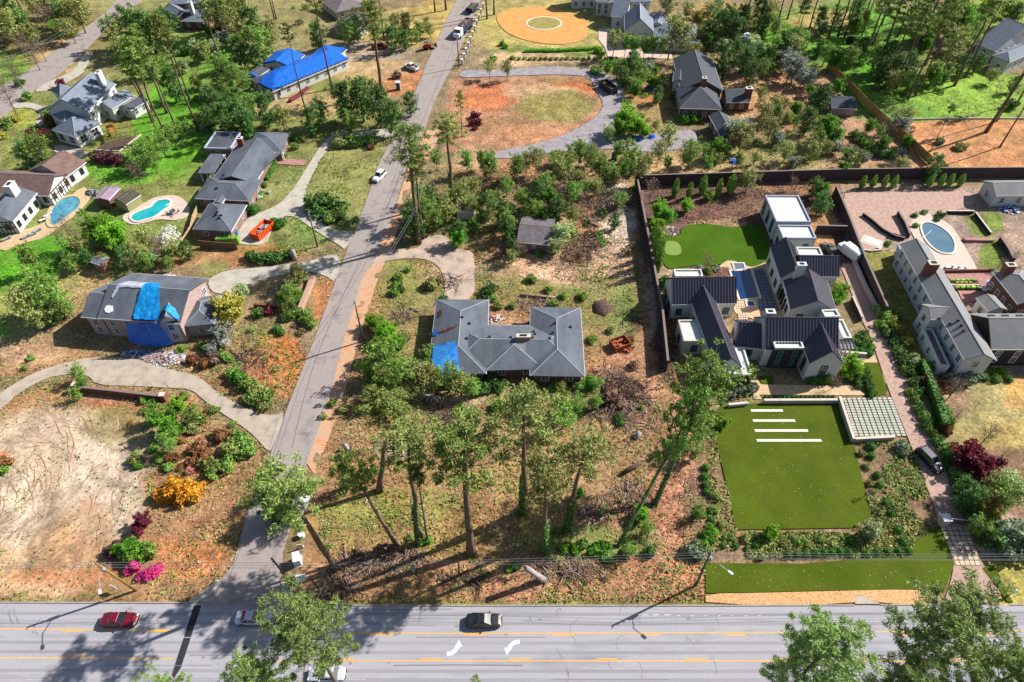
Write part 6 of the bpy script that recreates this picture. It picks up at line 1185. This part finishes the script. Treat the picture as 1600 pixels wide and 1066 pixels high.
org = M('orange_paint', (240,96,30), (220,80,24), scale=1, rough=.5); rst = M('rusty_orange', (190,104,64), (150,76,50), scale=1.5, fine=.15); navy = M('navy_steel', (40,60,100), rough=.5); dgn = M('dark_green_steel', (50,60,62), rough=.6)
def skip(label, px, py, rz, L, W, H, m, jm, seed, nm='dumpster'):
    t = .1; return simple(nm, label, 'dumpster', px, py, rz, [('side_wall', m, [(0,-W/2,H/2+.1,L,t,H),(0,W/2,H/2+.1,L,t,H)]),('end_wall', m, [(-L/2+.05,0,H/2+.1,t,W-.1,H),(L/2-.05,0,H/2+.1,t,W-.1,H)]),('floor', m, [(0,0,.15,L-.1,W-.1,.1)]),
     ('rib', m, [(x*L/6, s*(W/2+.08), H/2+.1, .1, .1, H) for x in (-2,-1,0,1,2) for s in (-1,1)]),('debris', jm, junk(0,0,H*.55,L*.4,W*.36,26,seed))])
dbl = M('mixed_debris', (190,190,196), (90,100,116), scale=2); dbr = M('brown_debris', (170,130,104), (96,70,60), scale=2, fine=.2)
skip('bright orange open dumpster on the looping driveway', 411, 364, math.radians(68), 5.6, 2.4, 1.5, org, dbl, 3)
skip('dark open dumpster full of rubble on the curved gravel drive', 950, 141, math.radians(118), 6.0, 2.5, 1.8, dgn, dbr, 4)
skip('rusty orange dumpster east of the central ranch roof', 968, 541, .45, 3.3, 2.4, 1.2, rst, rst, 5); pile_later = (972, 546)
simple('rusty_bin', 'small rusty box beside the orange dumpster east of the ranch', 'bin', 985, 533, .1, [('body', rst, [(0,0,.5,1.2,1.0,1.0)]),('lid', M('dark_debris',(70,50,46)), [(0,0,1.04,.9,.7,.08)])])
skip('white walled open box with rusty rubble in the thicket', 728, 338, 0, 3.8, 2.6, 2.4, M('white_steel',(232,226,214)), M('rust_rubble',(170,100,66),(120,70,50),scale=2), 6, 'container')
# haulage truck and trailer at the top of the side street
simple('haul_truck', 'white cab truck with a dark bed of storm debris at the top of the street', 'truck', 722, 53, math.radians(250), [
 ('cab', M('white_cab',(236,240,246),rough=.3), [(2.6,0,1.7,2.0,2.3,2.2),(4.2,0,1.15,1.4,2.1,1.1)]),('windshield', glass, [(3.62,0,2.2,.06,2.0,.8)]),('hood', M('white_cab',(236,240,246)), [(4.2,0,1.75,1.3,1.7,.15)]),
 ('bed', navy, [(-2.6,-1.2,1.9,8.0,.1,1.6),(-2.6,1.2,1.9,8.0,.1,1.6),(-2.6,0,1.1,8.0,2.3,.1),(-6.6,0,1.9,.1,2.3,1.6),(1.35,0,1.9,.1,2.3,1.6)]),('debris', dbr, junk(-2.6,0,2.2,3.6,.9,60,8,.9)),
 ('wheel', tyre, [((4.0,s*1.2,.5),(4.0,s*.9,.5),.5) for s in (-1,1)]+[((x,s*1.2,.5),(x,s*.8,.5),.5) for x in (.4,-1.0,-4.2,-5.5) for s in (-1,1)]),('headlight', lampm, [(4.93,-.8,1.1,.06,.3,.2),(4.93,.8,1.1,.06,.3,.2)])])
simple('debris_trailer', 'open trailer piled with branches behind the white cab truck', 'trailer', 738, 18, math.radians(250), [('side_wall', navy, [(0,-1.2,1.4,6,.1,1.0),(0,1.2,1.4,6,.1,1.0)]),('deck', navy, [(0,0,.9,6,2.3,.1)]),('debris', M('green_debris',(130,120,80),(90,80,60),scale=2), junk(0,0,1.6,2.6,.8,50,9,.9)),('wheel', tyre, [((x,s*1.2,.5),(x,s*.8,.5),.5) for x in (-.7,.7) for s in (-1,1)])])
simple('skid_loader', 'red and black grapple loader carrying brush beside the side street', 'loader', 668, 77, math.radians(20), [('body', M('loader_red',(206,60,40)), [(0,0,1.0,2.2,1.4,.8)]),('cab', M('loader_black',(40,40,44)), [(-.3,0,1.8,1.2,1.2,.9)]),('arm', M('loader_black',(40,40,44)), [((.6,-.7,1.6),(2.6,-.5,.9),.1),((.6,.7,1.6),(2.6,.5,.9),.1)]),('grapple', M('loader_black',(40,40,44)), [(2.8,0,.7,.6,1.8,.2),(2.8,0,1.2,.6,1.8,.1)]),
 ('brush_load', tw1, [((-1.5+k*.1,-1.2+k*.25,2.0+.1*(k%3)),(1.6,-.8+k*.2,2.2),.07) for k in range(9)]),('wheel', tyre, [((x,s*.95,.5),(x,s*.65,.5),.5) for x in (-.8,.8) for s in (-1,1)])])
wv = M('white_van', (222,230,236), rough=.35)
simple('box_truck', 'white covered box truck parked by the modern house boundary wall', 'truck', 1326, 400, math.radians(117), [('cargo_box', wv, [(-.4,0,1.45,4.4,2.1,1.9)]),('roof', wv, [(-.4,0,2.46,4.2,1.7,.12)]),('cab', wv, [(2.3,0,1.1,1.0,1.9,1.2)]),('windshield', glass, [(2.84,0,1.4,.06,1.6,.5)]),('wheel', tyre, [((x,s*1.0,.35),(x,s*.7,.35),.36) for x in (-1.7,1.7) for s in (-1,1)]),('bumper', blk, [(-2.65,0,.45,.12,1.8,.2)])])
simple('utility_trailer', 'dark trailer of equipment parked beside the white box truck', 'trailer', 1292, 393, math.radians(112), [('deck', blk, [(0,0,.6,4.2,1.7,.15)]),('equipment', M('olive_tarp',(110,112,106),(80,84,80),scale=1), [(-.6,0,1.2,2.2,1.4,1.1),(1.2,.1,1.0,.9,1.1,.7),(-.2,0,1.9,1.0,.9,.3)]),('rail', blk, [(0,-.8,1.0,4.0,.05,.05),(0,.8,1.0,4.0,.05,.05)]),('wheel', tyre, [((x,s*.95,.32),(x,s*.75,.32),.32) for x in (-.9,.0) for s in (-1,1)])])
simple('lumber_stack', 'stack of pale boards in the mulch bed by the boundary wall corner', 'lumber', 1311, 354, .05, [('board', M('grey_lumber',(150,150,152)), [(x*.0+(-1.0+k*.5),0,.3,.4,1.4,.25) for x in (0,) for k in range(5)]+[(0,0,.55,2.2,.3,.2)])])
simple('motor_boat', 'blue and white boat parked among bushes at the upper right', 'boat', 1165, 64, math.radians(70), [('hull', wv, [(0,0,.9,5.0,2.1,.9),(2.9,0,.95,.9,1.3,.8),(3.5,0,1.0,.5,.6,.6)]),('canopy', M('pale_blue_canvas',(170,200,214)), [(-.4,0,1.6,3.0,1.8,.5)]),('windshield', glass, [(1.2,0,1.6,.1,1.6,.4)]),('trailer_frame', blk, [(0,0,.35,5.0,.2,.1)]),('wheel', tyre, [((-.6,s*1.1,.32),(-.6,s*.85,.32),.32) for s in (-1,1)])])
simple('play_set', 'wooden play set with yellow slide in the sandbox at the upper left', 'play set', 178, 211, .4, [('tower', M('play_wood',(206,130,60)), [(s*.8,t*.8,1.3,.12,.12,2.6) for s in (-1,1) for t in (-1,1)]+[(0,0,1.2,1.7,1.7,.1)]),('roof', M('play_wood',(206,130,60)), [(0,0,2.7,2.0,2.0,.15),(0,0,2.85,1.2,1.2,.2)]),('swing_beam', M('play_wood',(206,130,60)), [((.8,0,2.3),(4.2,.2,2.3),.08),((4.2,.2,2.3),(4.5,.9,0),.07),((4.2,.2,2.3),(4.5,-.6,0),.07)]),('slide', M('yellow_plastic',(240,210,60),rough=.4), [((-.8,-.3,1.2),(-2.6,-1.6,.2),.3)])])
slab('play_area', [(148,234),(170,222),(190,216),(219,211),(188,236)], .05, mulch, kind='structure'); strip_px([(147,235),(187,237),(220,211)], .3, .25, 'x', capm, h0=0).name = 'play_area_edging'; tag(bpy.data.objects['play_area_edging'], 'pale timber edging round the play area at the upper left', 'edging')
# rubble and loose tarps
def pile(label, x, y, rx, ry, n, mats, seed, s=.5, name='rubble_pile', cat='rubble', hh=.8):
    r = root(name, G(x, y)); rr = random.Random(seed)
    for mi, m in enumerate(mats):
        b = MB()
        for i in range(n//len(mats)):
            a = rr.random()*6.28; q = math.sqrt(rr.random()); p = G(x+math.cos(a)*q*rx, y+math.sin(a)*q*ry); b.box((p.x, p.y, rr.uniform(.05, hh)*(1.05-q)), (s*rr.uniform(.5,2.2), s*rr.uniform(.2,.7), s*rr.uniform(.1,.4)), rr.random()*3.1)
        b.build('pieces', m, r, label=m.name.replace('_', ' ')+' pieces')
    tag(r, label, cat); return r
wht = M('white_scraps', (228,226,226)); gry = M('grey_scraps', (150,152,160)); pnk = M('reddish_scraps', (190,140,130)); blu = M('blue_scraps', (60,110,200))
pile('pile of white demolition rubble in front of the torn brick house', 258, 560, 34, 11, 330, [wht, gry, pnk], 1, .5); pile('loose rubble at the foot of the hanging blue tarp', 215, 553, 24, 6, 90, [gry, wht, blu], 2, .45)
pile('white and grey junk behind the torn brick house', 262, 434, 11, 4, 60, [wht, gry], 3); pile('brick and wood rubble beside the north wall of the central ranch', 772, 498, 14, 8, 90, [pnk, M('brick_scraps',(176,96,70)), wht], 4, .4); pile('low rusty scrap heap around the orange dumpster east of the ranch', 975, 545, 12, 6, 50, [rst, M('dark_debris',(70,50,46))], 15, .7); pile('white debris in front of the central ranch tarp', 665, 622, 30, 6, 80, [wht, pnk, gry], 5, .4)
pile('heap of white bags and junk behind the white outbuilding at right', 1578, 328, 18, 6, 90, [wht, blu, gry], 6, .6); pile('blue tarp heap south of the charcoal roofed house', 1146, 253, 5, 4, 24, [blu], 7, .8); pile('crumpled blue tarps left of the charcoal roofed house', 1020, 137, 10, 4, 40, [blu], 8, .9); pile('blue and white tarps on the edge of the gravel drive', 995, 118, 8, 4, 34, [blu, wht], 9, .8); pile('blue tarps at the fork of the gravel drive', 997, 218, 9, 3, 36, [blu, M('teal_scraps',(60,150,190))], 10, .8); pile('second blue bundle on the grey gravel drive', 1018, 215, 5, 2.5, 22, [blu], 11, .7)
pile('jumble of flagstones beside the rear turf lawn', 1048, 362, 10, 7, 60, [M('pink_stone',(210,180,164)), M('dark_stone',(86,84,84))], 12, .9, 'flagstones', 'stones', .2); pile('pale junk row beside the gravel at upper right', 1135, 66, 18, 3, 50, [wht, gry, dbr], 13, .6); pile('dark equipment heap at the corner of the pool deck', 143, 302, 10, 6, 40, [M('dark_scraps',(50,56,64)), gry], 14, .6)
# manure/mulch mound
b = MB(); c = G(940, 481); vs = [(c.x, c.y, .9)]; 
for j, q in enumerate((.4, .75, 1.0)):
    for k in range(14): a = k/14*6.283; s = q*(1+.12*math.sin(k*2.3+j)); vs.append((c.x+math.cos(a)*2.0*s, c.y+math.sin(a)*2.4*s, (.8, .4, -.05)[j]+.06*math.sin(k*3)))
fs = [(0, 1+k, 1+(k+1) % 14) for k in range(14)]
for j in range(2):
    for k in range(14): fs.append((1+j*14+k, 1+(j+1)*14+k, 1+(j+1)*14+(k+1) % 14, 1+j*14+(k+1) % 14))
tag(b.add(vs, fs).build('mulch_mound', mulch, smooth=True), 'round dark brown mulch mound north-east of the central ranch', 'mulch mound')
# ------------------------------------------------------------------ gate, small boxes, toilets
for x, y, s in ((1471,818,'left'),(1519,825,'right')):
    p = G(x, y); o = root('gate_pillar', p); MB().box((p.x, p.y, .85), (1.15,1.15,1.7)).build('shaft', stucco, o); MB().box((p.x, p.y, 1.76), (1.35,1.35,.12)).build('cap', frm, o); tag(o, 'square white %s gate pillar at the driveway entrance' % s, 'gate pillar', 'gate pillars')
a_, b_ = G(1476,818), G(1514,822); o = root('driveway_gate', a_)
for z in (.4, 1.5):
    mb = MB(); m_ = (a_+b_)/2; mb.box((m_.x, m_.y, z), ((b_-a_).length, .08, .12), math.atan2(b_.y-a_.y, b_.x-a_.x)); mb.build('rail', frm if z > 1 else darkfrm, o)
for k in range(13):
    q = a_.lerp(b_, (k+.5)/13); MB().box((q.x, q.y, .95), (.07,.05,1.0)).build('bar', darkfrm, o)
tag(o, 'thin metal driveway gate between the two white pillars', 'gate')
simple('mailbox', 'white mailbox on a post at the lower right corner of the lawn', 'mailbox', 1579, 929, 0, [('post', frm, [(0,0,.6,.15,.15,1.2)]),('box', frm, [(0,0,1.3,.5,.3,.35)])])
simple('utility_box', 'large white utility cabinet at the corner of side street and main road', 'utility box', 466, 878, .3, [('cabinet', frm, [(0,0,.8,.9,1.5,1.6)]),('top', frm, [(0,0,1.64,1.0,1.6,.08)]),('pad', conc, [(0,0,.05,1.3,1.9,.1)])])
simple('utility_box', 'squat white utility box nearest the road corner', 'utility box', 471, 906, .2, [('cabinet', frm, [(0,0,.35,1.3,.8,.7)]),('top', frm, [(0,0,.73,1.4,.9,.06)])])
simple('utility_box', 'small cream bollard box beside the street behind the white cabinet', 'utility box', 472, 838, 0, [('cabinet', frm, [((0,0,0),(0,0,.7),.45)]),('top', frm, [((0,0,.7),(0,0,.8),.5)])])
simple('cardboard_sheet', 'pale board leaning behind the large white utility cabinet', 'board', 470, 857, .2, [('sheet', M('board',(220,206,190)), [(0,0,.6,.9,.1,1.2)]),('foot', frm, [(0,.2,.05,.9,.4,.1)])])
simple('portable_toilet', 'teal and white portable toilet among the trees behind the gravel drive', 'portable toilet', 959, 250, 0, [('cabin', M('teal_plastic',(50,110,124)), [(0,0,1.1,1.2,1.2,2.2)]),('roof', frm, [(0,0,2.28,1.3,1.3,.16)]),('door', M('teal_door',(60,130,140)), [(0,-.62,1.05,.9,.04,1.9)])])
simple('portable_toilet', 'grey portable toilet on the clay left of the side street', 'portable toilet', 623, 140, 0, [('cabin', M('grey_plastic',(150,170,190)), [(0,0,1.1,1.2,1.2,2.2)]),('roof', frm, [(0,0,2.28,1.3,1.3,.16)]),('door', M('grey_door',(90,100,116)), [(0,-.62,1.05,.9,.04,1.9)])])
simple('wheeled_bin', 'blue wheeled bin on the west driveway behind the torn brick house', 'bin', 323, 461, .5, [('body', M('blue_plastic',(30,90,150)), [(0,0,.5,.6,.7,1.0)]),('lid', M('blue_plastic2',(50,120,180)), [(0,0,1.04,.7,.8,.08)])])
simple('water_tank', 'blue drum at the corner of the grey ranch carport', 'drum', 369, 367, 0, [('drum', M('drum_blue',(60,130,180)), [((0,0,0),(0,0,1.1),.6)]),('lid', M('drum_lid',(40,90,140)), [((0,0,1.1),(0,0,1.18),.5)])])
simple('motorcycle', 'small dark vehicle parked beside the grey ranch garage door', 'motorcycle', 384, 339, .9, [('frame', blk, [(0,0,.7,1.4,.3,.4)]),('seat', blk, [(-.3,0,1.0,.6,.3,.15)]),('handlebar', rimm, [((.5,-.4,1.1),(.5,.4,1.1),.04)]),('wheel', tyre, [((x,-.08,.35),(x,.08,.35),.35) for x in (-.7,.7)])])
simple('patio_table', 'dark patio table set on the pale pool deck by the turquoise pool', 'patio table', 271, 334, .3, [('top', M('dark_table',(70,90,96)), [((0,0,.7),(0,0,.76),.7)]),('leg', blk, [((0,0,0),(0,0,.7),.06)]),('chairs', M('dark_table',(70,90,96)), [(math.cos(a)*1.2,math.sin(a)*1.2,.45,.45,.45,.08) for a in (0,1.57,3.14,4.71)]+[(math.cos(a)*1.4,math.sin(a)*1.4,.7,.1,.4,.5) for a in (0,3.14)])])
for x, y, t in ((1415,432,'upper'),(1413,440,'lower')):
    simple('garden_chair', '%s of two white chairs on the lawn beside the long shingled house' % t, 'chair', x, y, .4, [('seat', frm, [(0,0,.45,.7,.7,.08)]),('backrest', frm, [(-.32,0,.8,.08,.7,.7)]),('leg', frm, [(sx*.3,sy*.3,.22,.06,.06,.44) for sx in (-1,1) for sy in (-1,1)])])
for k, (x, y) in enumerate(((1482,419),(1492,420),(1502,421))):
    simple('lounger', '%s white lounger south of the oval pool' % ('left','middle','right')[k], 'lounger', x, y, .1, [('cushion', frm, [(0,0,.35,1.6,.6,.12),(.9,0,.55,.5,.6,.12)]),('frame', rimm, [(0,0,.22,1.9,.6,.06)])])
simple('patio_table', 'white table with blue umbrella cover on the red brick patio', 'patio table', 1536, 455, .5, [('top', frm, [(0,0,.72,1.3,1.3,.06)]),('leg', frm, [(0,0,.35,.15,.15,.7)]),('umbrella', M('lavender_canvas',(190,196,226)), [((1.5,.2,1.4),(1.5,.2,1.9),1.0,.1)]),('umbrella_pole', rimm, [((1.5,.2,0),(1.5,.2,1.4),.04)])])
simple('parterre_planter', 'oval planting bed with box edging on the red brick patio', 'planter', 1507, 446, 0, [('soil', mulch, [(0,0,.1,6.4,3.2,.2)]),('shrubs', LM['mid'], [(-2.2+k*1.1,s*1.1,.4,.8,.5,.5) for k in range(5) for s in (-1,1)]),('flowers', LM['yg'], [(-1.4+k*.9,s*.5,.35,.6,.3,.3) for k in range(4) for s in (-1,1)]),('path', pstone, [(0,0,.23,6.0,.3,.05)])])
for k, (x, y) in enumerate(((68,345),(75,338),(40,372),(50,368),(58,362),(10,375))):
    simple('sun_lounger', 'grey lounger number %s on the tudor house terrace' % k if False else ['pale lounger nearest the tudor pool rim','pale lounger against the tudor house wall','dark lounger at the lawn edge of the tudor terrace','dark lounger in the middle of the tudor terrace','lounger just left of the blue pool tip','dark lounger at the left picture edge on the tudor terrace'][k], 'lounger', x, y, .8, [('cushion', M('grey_cushion',(150,164,172)) if k > 1 else frm, [(0,0,.35,1.6,.6,.1),(.9,0,.5,.4,.6,.1)]),('frame', blk, [(0,0,.2,1.9,.6,.06)])])
simple('paint_slab', 'white square concrete pad on the pink court beside the long house', 'pad', 1363, 378, -.65, [('pad', frm, [(0,0,.08,3.0,2.0,.12)]),('edge', capm, [(0,0,.05,4.6,3.2,.06)])])
simple('road_sign', 'small white rectangular sign board by the clearing near the left pole', 'sign', 183, 923, 1.2, [('board', frm, [(0,0,1.2,.08,1.0,.7)]),('post', rimm, [(0,-.4,.5,.06,.06,1.0),(0,.4,.5,.06,.06,1.0)]),('panel', M('sign_navy',(40,50,90)), [(.05,.1,1.25,.02,.6,.4)])])
o = root('road_sign', G(1063,955)); 
# white posts along the far street
for k in range(11):
    t = k/10; p = G(722+33*t, 101-88*t); o_ = root('white_post', p); MB().box((p.x, p.y, .8), (.7,.7,1.6)).build('post', frm, o_); MB().box((p.x, p.y, 1.65), (.85,.85,.12)).build('cap', frm, o_); VEG.append((o_, 'square white wall post', p.x, p.y, 1.6, 'white posts along the far street')); o_['category'] = 'post'
bpy.data.objects.remove(o)
# ------------------------------------------------------------------ poles and wires
wood = M('pole_wood', (140,112,84), (110,86,66), scale=2, stretch=(3,3,.3)); woody = M('pole_yellow_wood', (166,136,70), (140,112,60), scale=2, stretch=(3,3,.3)); steel = M('galvanised', (190,194,200), rough=.4, metal=.4); wirem = M('wire', (150,150,156), rough=.5)
def pole(label, x, y, h, m=wood, arm=None, cross=None, tr=True, lean=(0, 0)):
    p = G(x, y); r = root('utility_pole', p); T = Vector((p.x+lean[0], p.y+lean[1], h)); MB().tube([p, T], [.19, .13], 10).build('shaft', m, r, smooth=True)
    if tr:
        MB().tube([(T.x+.35, T.y, h-2.6), (T.x+.35, T.y, h-1.7)], [.25, .25], 10).build('transformer', M('transformer_grey', (170,176,184), rough=.4), r, smooth=True)
    for k in range(3):
        MB().tube([(T.x, T.y-.1, h-.1-k*.7), (T.x, T.y-.3, h+.05-k*.7)], [.05, .08], 6).build('insulator', frm, r)
    if arm:
        e = Vector((T.x+arm[0], T.y+arm[1], h-2+arm[2])); MB().tube([(T.x, T.y, h-2.4), (T.x+arm[0]*.5, T.y+arm[1]*.5, h-2+arm[2]), e], [.05,.05,.04], 6).build('lamp_arm', steel, r); MB().box(tuple(e), (.7,.3,.16), math.atan2(arm[1], arm[0])).build('lamp_head', frm, r)
    tag(r, label, 'utility pole'); return T
T1 = pole('yellowish utility pole with street lamp on the bare verge at lower left', 213, 923, 9.1, woody, (1.6,-3.4,.6), lean=(-1.9,-.1))
T2 = pole('tall grey utility pole with street lamp beside the front turf lawn', 1087, 915, 10.3, M('grey_pole',(110,104,104)), (2.4,-2.2,.6))
T3 = pole('thin wooden pole beside the side street west of the central ranch', 568, 533, 10.4, wood, tr=False)
T4 = pole('slim wooden pole between the west driveway and the looping driveway', 496, 385, 9.2, wood, tr=False)
T5 = pole('short dark pole at the street corner by the utility boxes', 459, 915, 8.4, wood, tr=False, lean=(-1.0,0))
T6 = pole('wooden pole beside the white posts at the top of the side street', 717, 106, 10, wood, tr=False)
T7 = Vector((110, T2.y+.5, 10)); T0 = Vector((-150, T1.y, 9.5)); T8 = G(660, 375); T8.z = 10
def wires(label, A, B, hs, sag=.9, r=.022, off=(0, 0)):
    b = MB()
    for k, dz in enumerate(hs):
        P = [];
        for i in range(17): t = i/16; q = A.lerp(B, t); P.append((q.x+off[0]*k, q.y+off[1]*k, q.z-dz-4*sag*t*(1-t)))
        b.tube(P, [r]*17, 4)
    o = b.build('overhead_wires', wirem); tag(o, label, 'overhead wires')
wires('overhead wires above the verge at the lower left edge', T0, T1, (.1,.8,1.6)); wires('overhead wires along the main road between the two street lamp poles', T1, T2, (.1,.8,1.6), 1.2); wires('overhead wires crossing the front turf lawn to the right edge', T2, T7, (.1,.8,1.6,1.9))
wires('wires running up the side street to the middle pole', T5, T3, (.1,.9)); wires('wires running up the side street beyond the middle pole', T3, T8, (.1,.9)); wires('wires crossing the street to the slim west pole', T8, T4, (.1,.9,1.1)); wires('wires high along the upper side street', T8, T6, (.1,.9), 1.4)
wires('twin wires crossing the upper left corner', G(0,92,9), G(110,38,9), (0,.8))
# ------------------------------------------------------------------ labels for the many trees and shrubs
LMK = [('the central ranch roof',800,530),('the turf lawn',1235,740),('the modern white house',1190,510),('the white paver court',1362,655),('the entrance gate',1492,820),('the oval pool',1465,375),('the long shingled house',1480,500),('the tan board fence',1370,185),('the charcoal roofed house',1100,140),('the white house at the top',1000,45),('the forecourt circle',850,37),('the gravel drive curve',960,150),('the old mauve shed',833,370),('the white open box in the thicket',728,330),('the sandy track by the boundary wall',965,400),
 ('the orange dumpster on the driveway',411,364),('the turquoise pool',235,328),('the blue freeform pool',100,333),('the torn brick house',215,480),('the long brick wall',190,615),('the horseshoe driveway junction',420,675),('the orange azalea',278,768),('the left street lamp pole',213,923),('the utility boxes at the corner',466,880),('the white loop driveway',485,290),('the tarped upper left ranch',470,110),('the steep grey house',135,160),('the side street',600,300),('the middle street pole',568,533),('the ranch blue tarp',695,560),('the snapped trunk',845,900),('the leaning ivy tree',980,800),('the tall street lamp pole',1087,915),('the brick driveway',1400,590),('the small pool lawns',1540,370),('the navy car',1450,722),('the round dry lawn at the right',1560,650),('the pine straw yard',1520,230),('the slate blue house',1575,70),('the putting green',1052,388),('the silver car at the junction',398,968),('the top of the side street',720,40),('the lower left clearing',90,760),('the tudor house',40,300),('the grey ranch',360,270),('the small wooden hut',155,408),('the curved upper left street',100,90),('the boat',1165,60),('the right end of the main road',1500,990),('the turn arrows',755,1010),('the rear turf lawn',1120,380),('the clay island',800,170),('the white outbuilding',1575,295),('the play set',178,211),('the brush piles',925,345),('the magenta azaleas',228,892),('the front turf strip',1280,900),('the far pines',1420,80),('the reed hut',196,306),('the bare upper yard',1230,190)]
lm = [(n, G(x, y)) for n, x, y in LMK]
buck = {}
for o, look, x, y, h, grp in VEG:
    p = Vector((x, y, 0)); n, q = min(lm, key=lambda t: (t[1]-p).length); d = p-q; dist = d.length
    if abs(d.x) > 1.6*abs(d.y): dr = 'right of' if d.x > 0 else 'left of'
    elif abs(d.y) > 1.6*abs(d.x): dr = 'behind' if d.y > 0 else 'in front of'
    else: dr = ('behind and ' if d.y > 0 else 'before and ')+('right of' if d.x > 0 else 'left of')
    buck.setdefault((look, dr, n), []).append((dist, o, h))
    if grp: o['group'] = grp
ORD = ['nearest one', 'second nearest', 'third nearest', 'fourth nearest', 'fifth nearest', 'sixth nearest', 'seventh out', 'eighth out', 'ninth out', 'tenth out', 'eleventh out', 'twelfth out', 'thirteenth out', 'fourteenth out', 'fifteenth out']
for (look, dr, n), L in buck.items():
    L.sort(key=lambda t: t[0])
    for i, (dist, o, h) in enumerate(L):
        o['label'] = '%s %s %s' % (look, dr, n) + ('' if len(L) == 1 else ', '+(ORD+['sixteenth out', 'seventeenth out', 'eighteenth out', 'nineteenth out', 'twentieth out', 'outermost'])[min(i, 20)])
print('THINGS', len([o for o in SC.objects if o.parent is None]), 'OBJ', len(SC.objects), 'TRIS', sum(len(m.polygons)*2 for m in bpy.data.meshes))
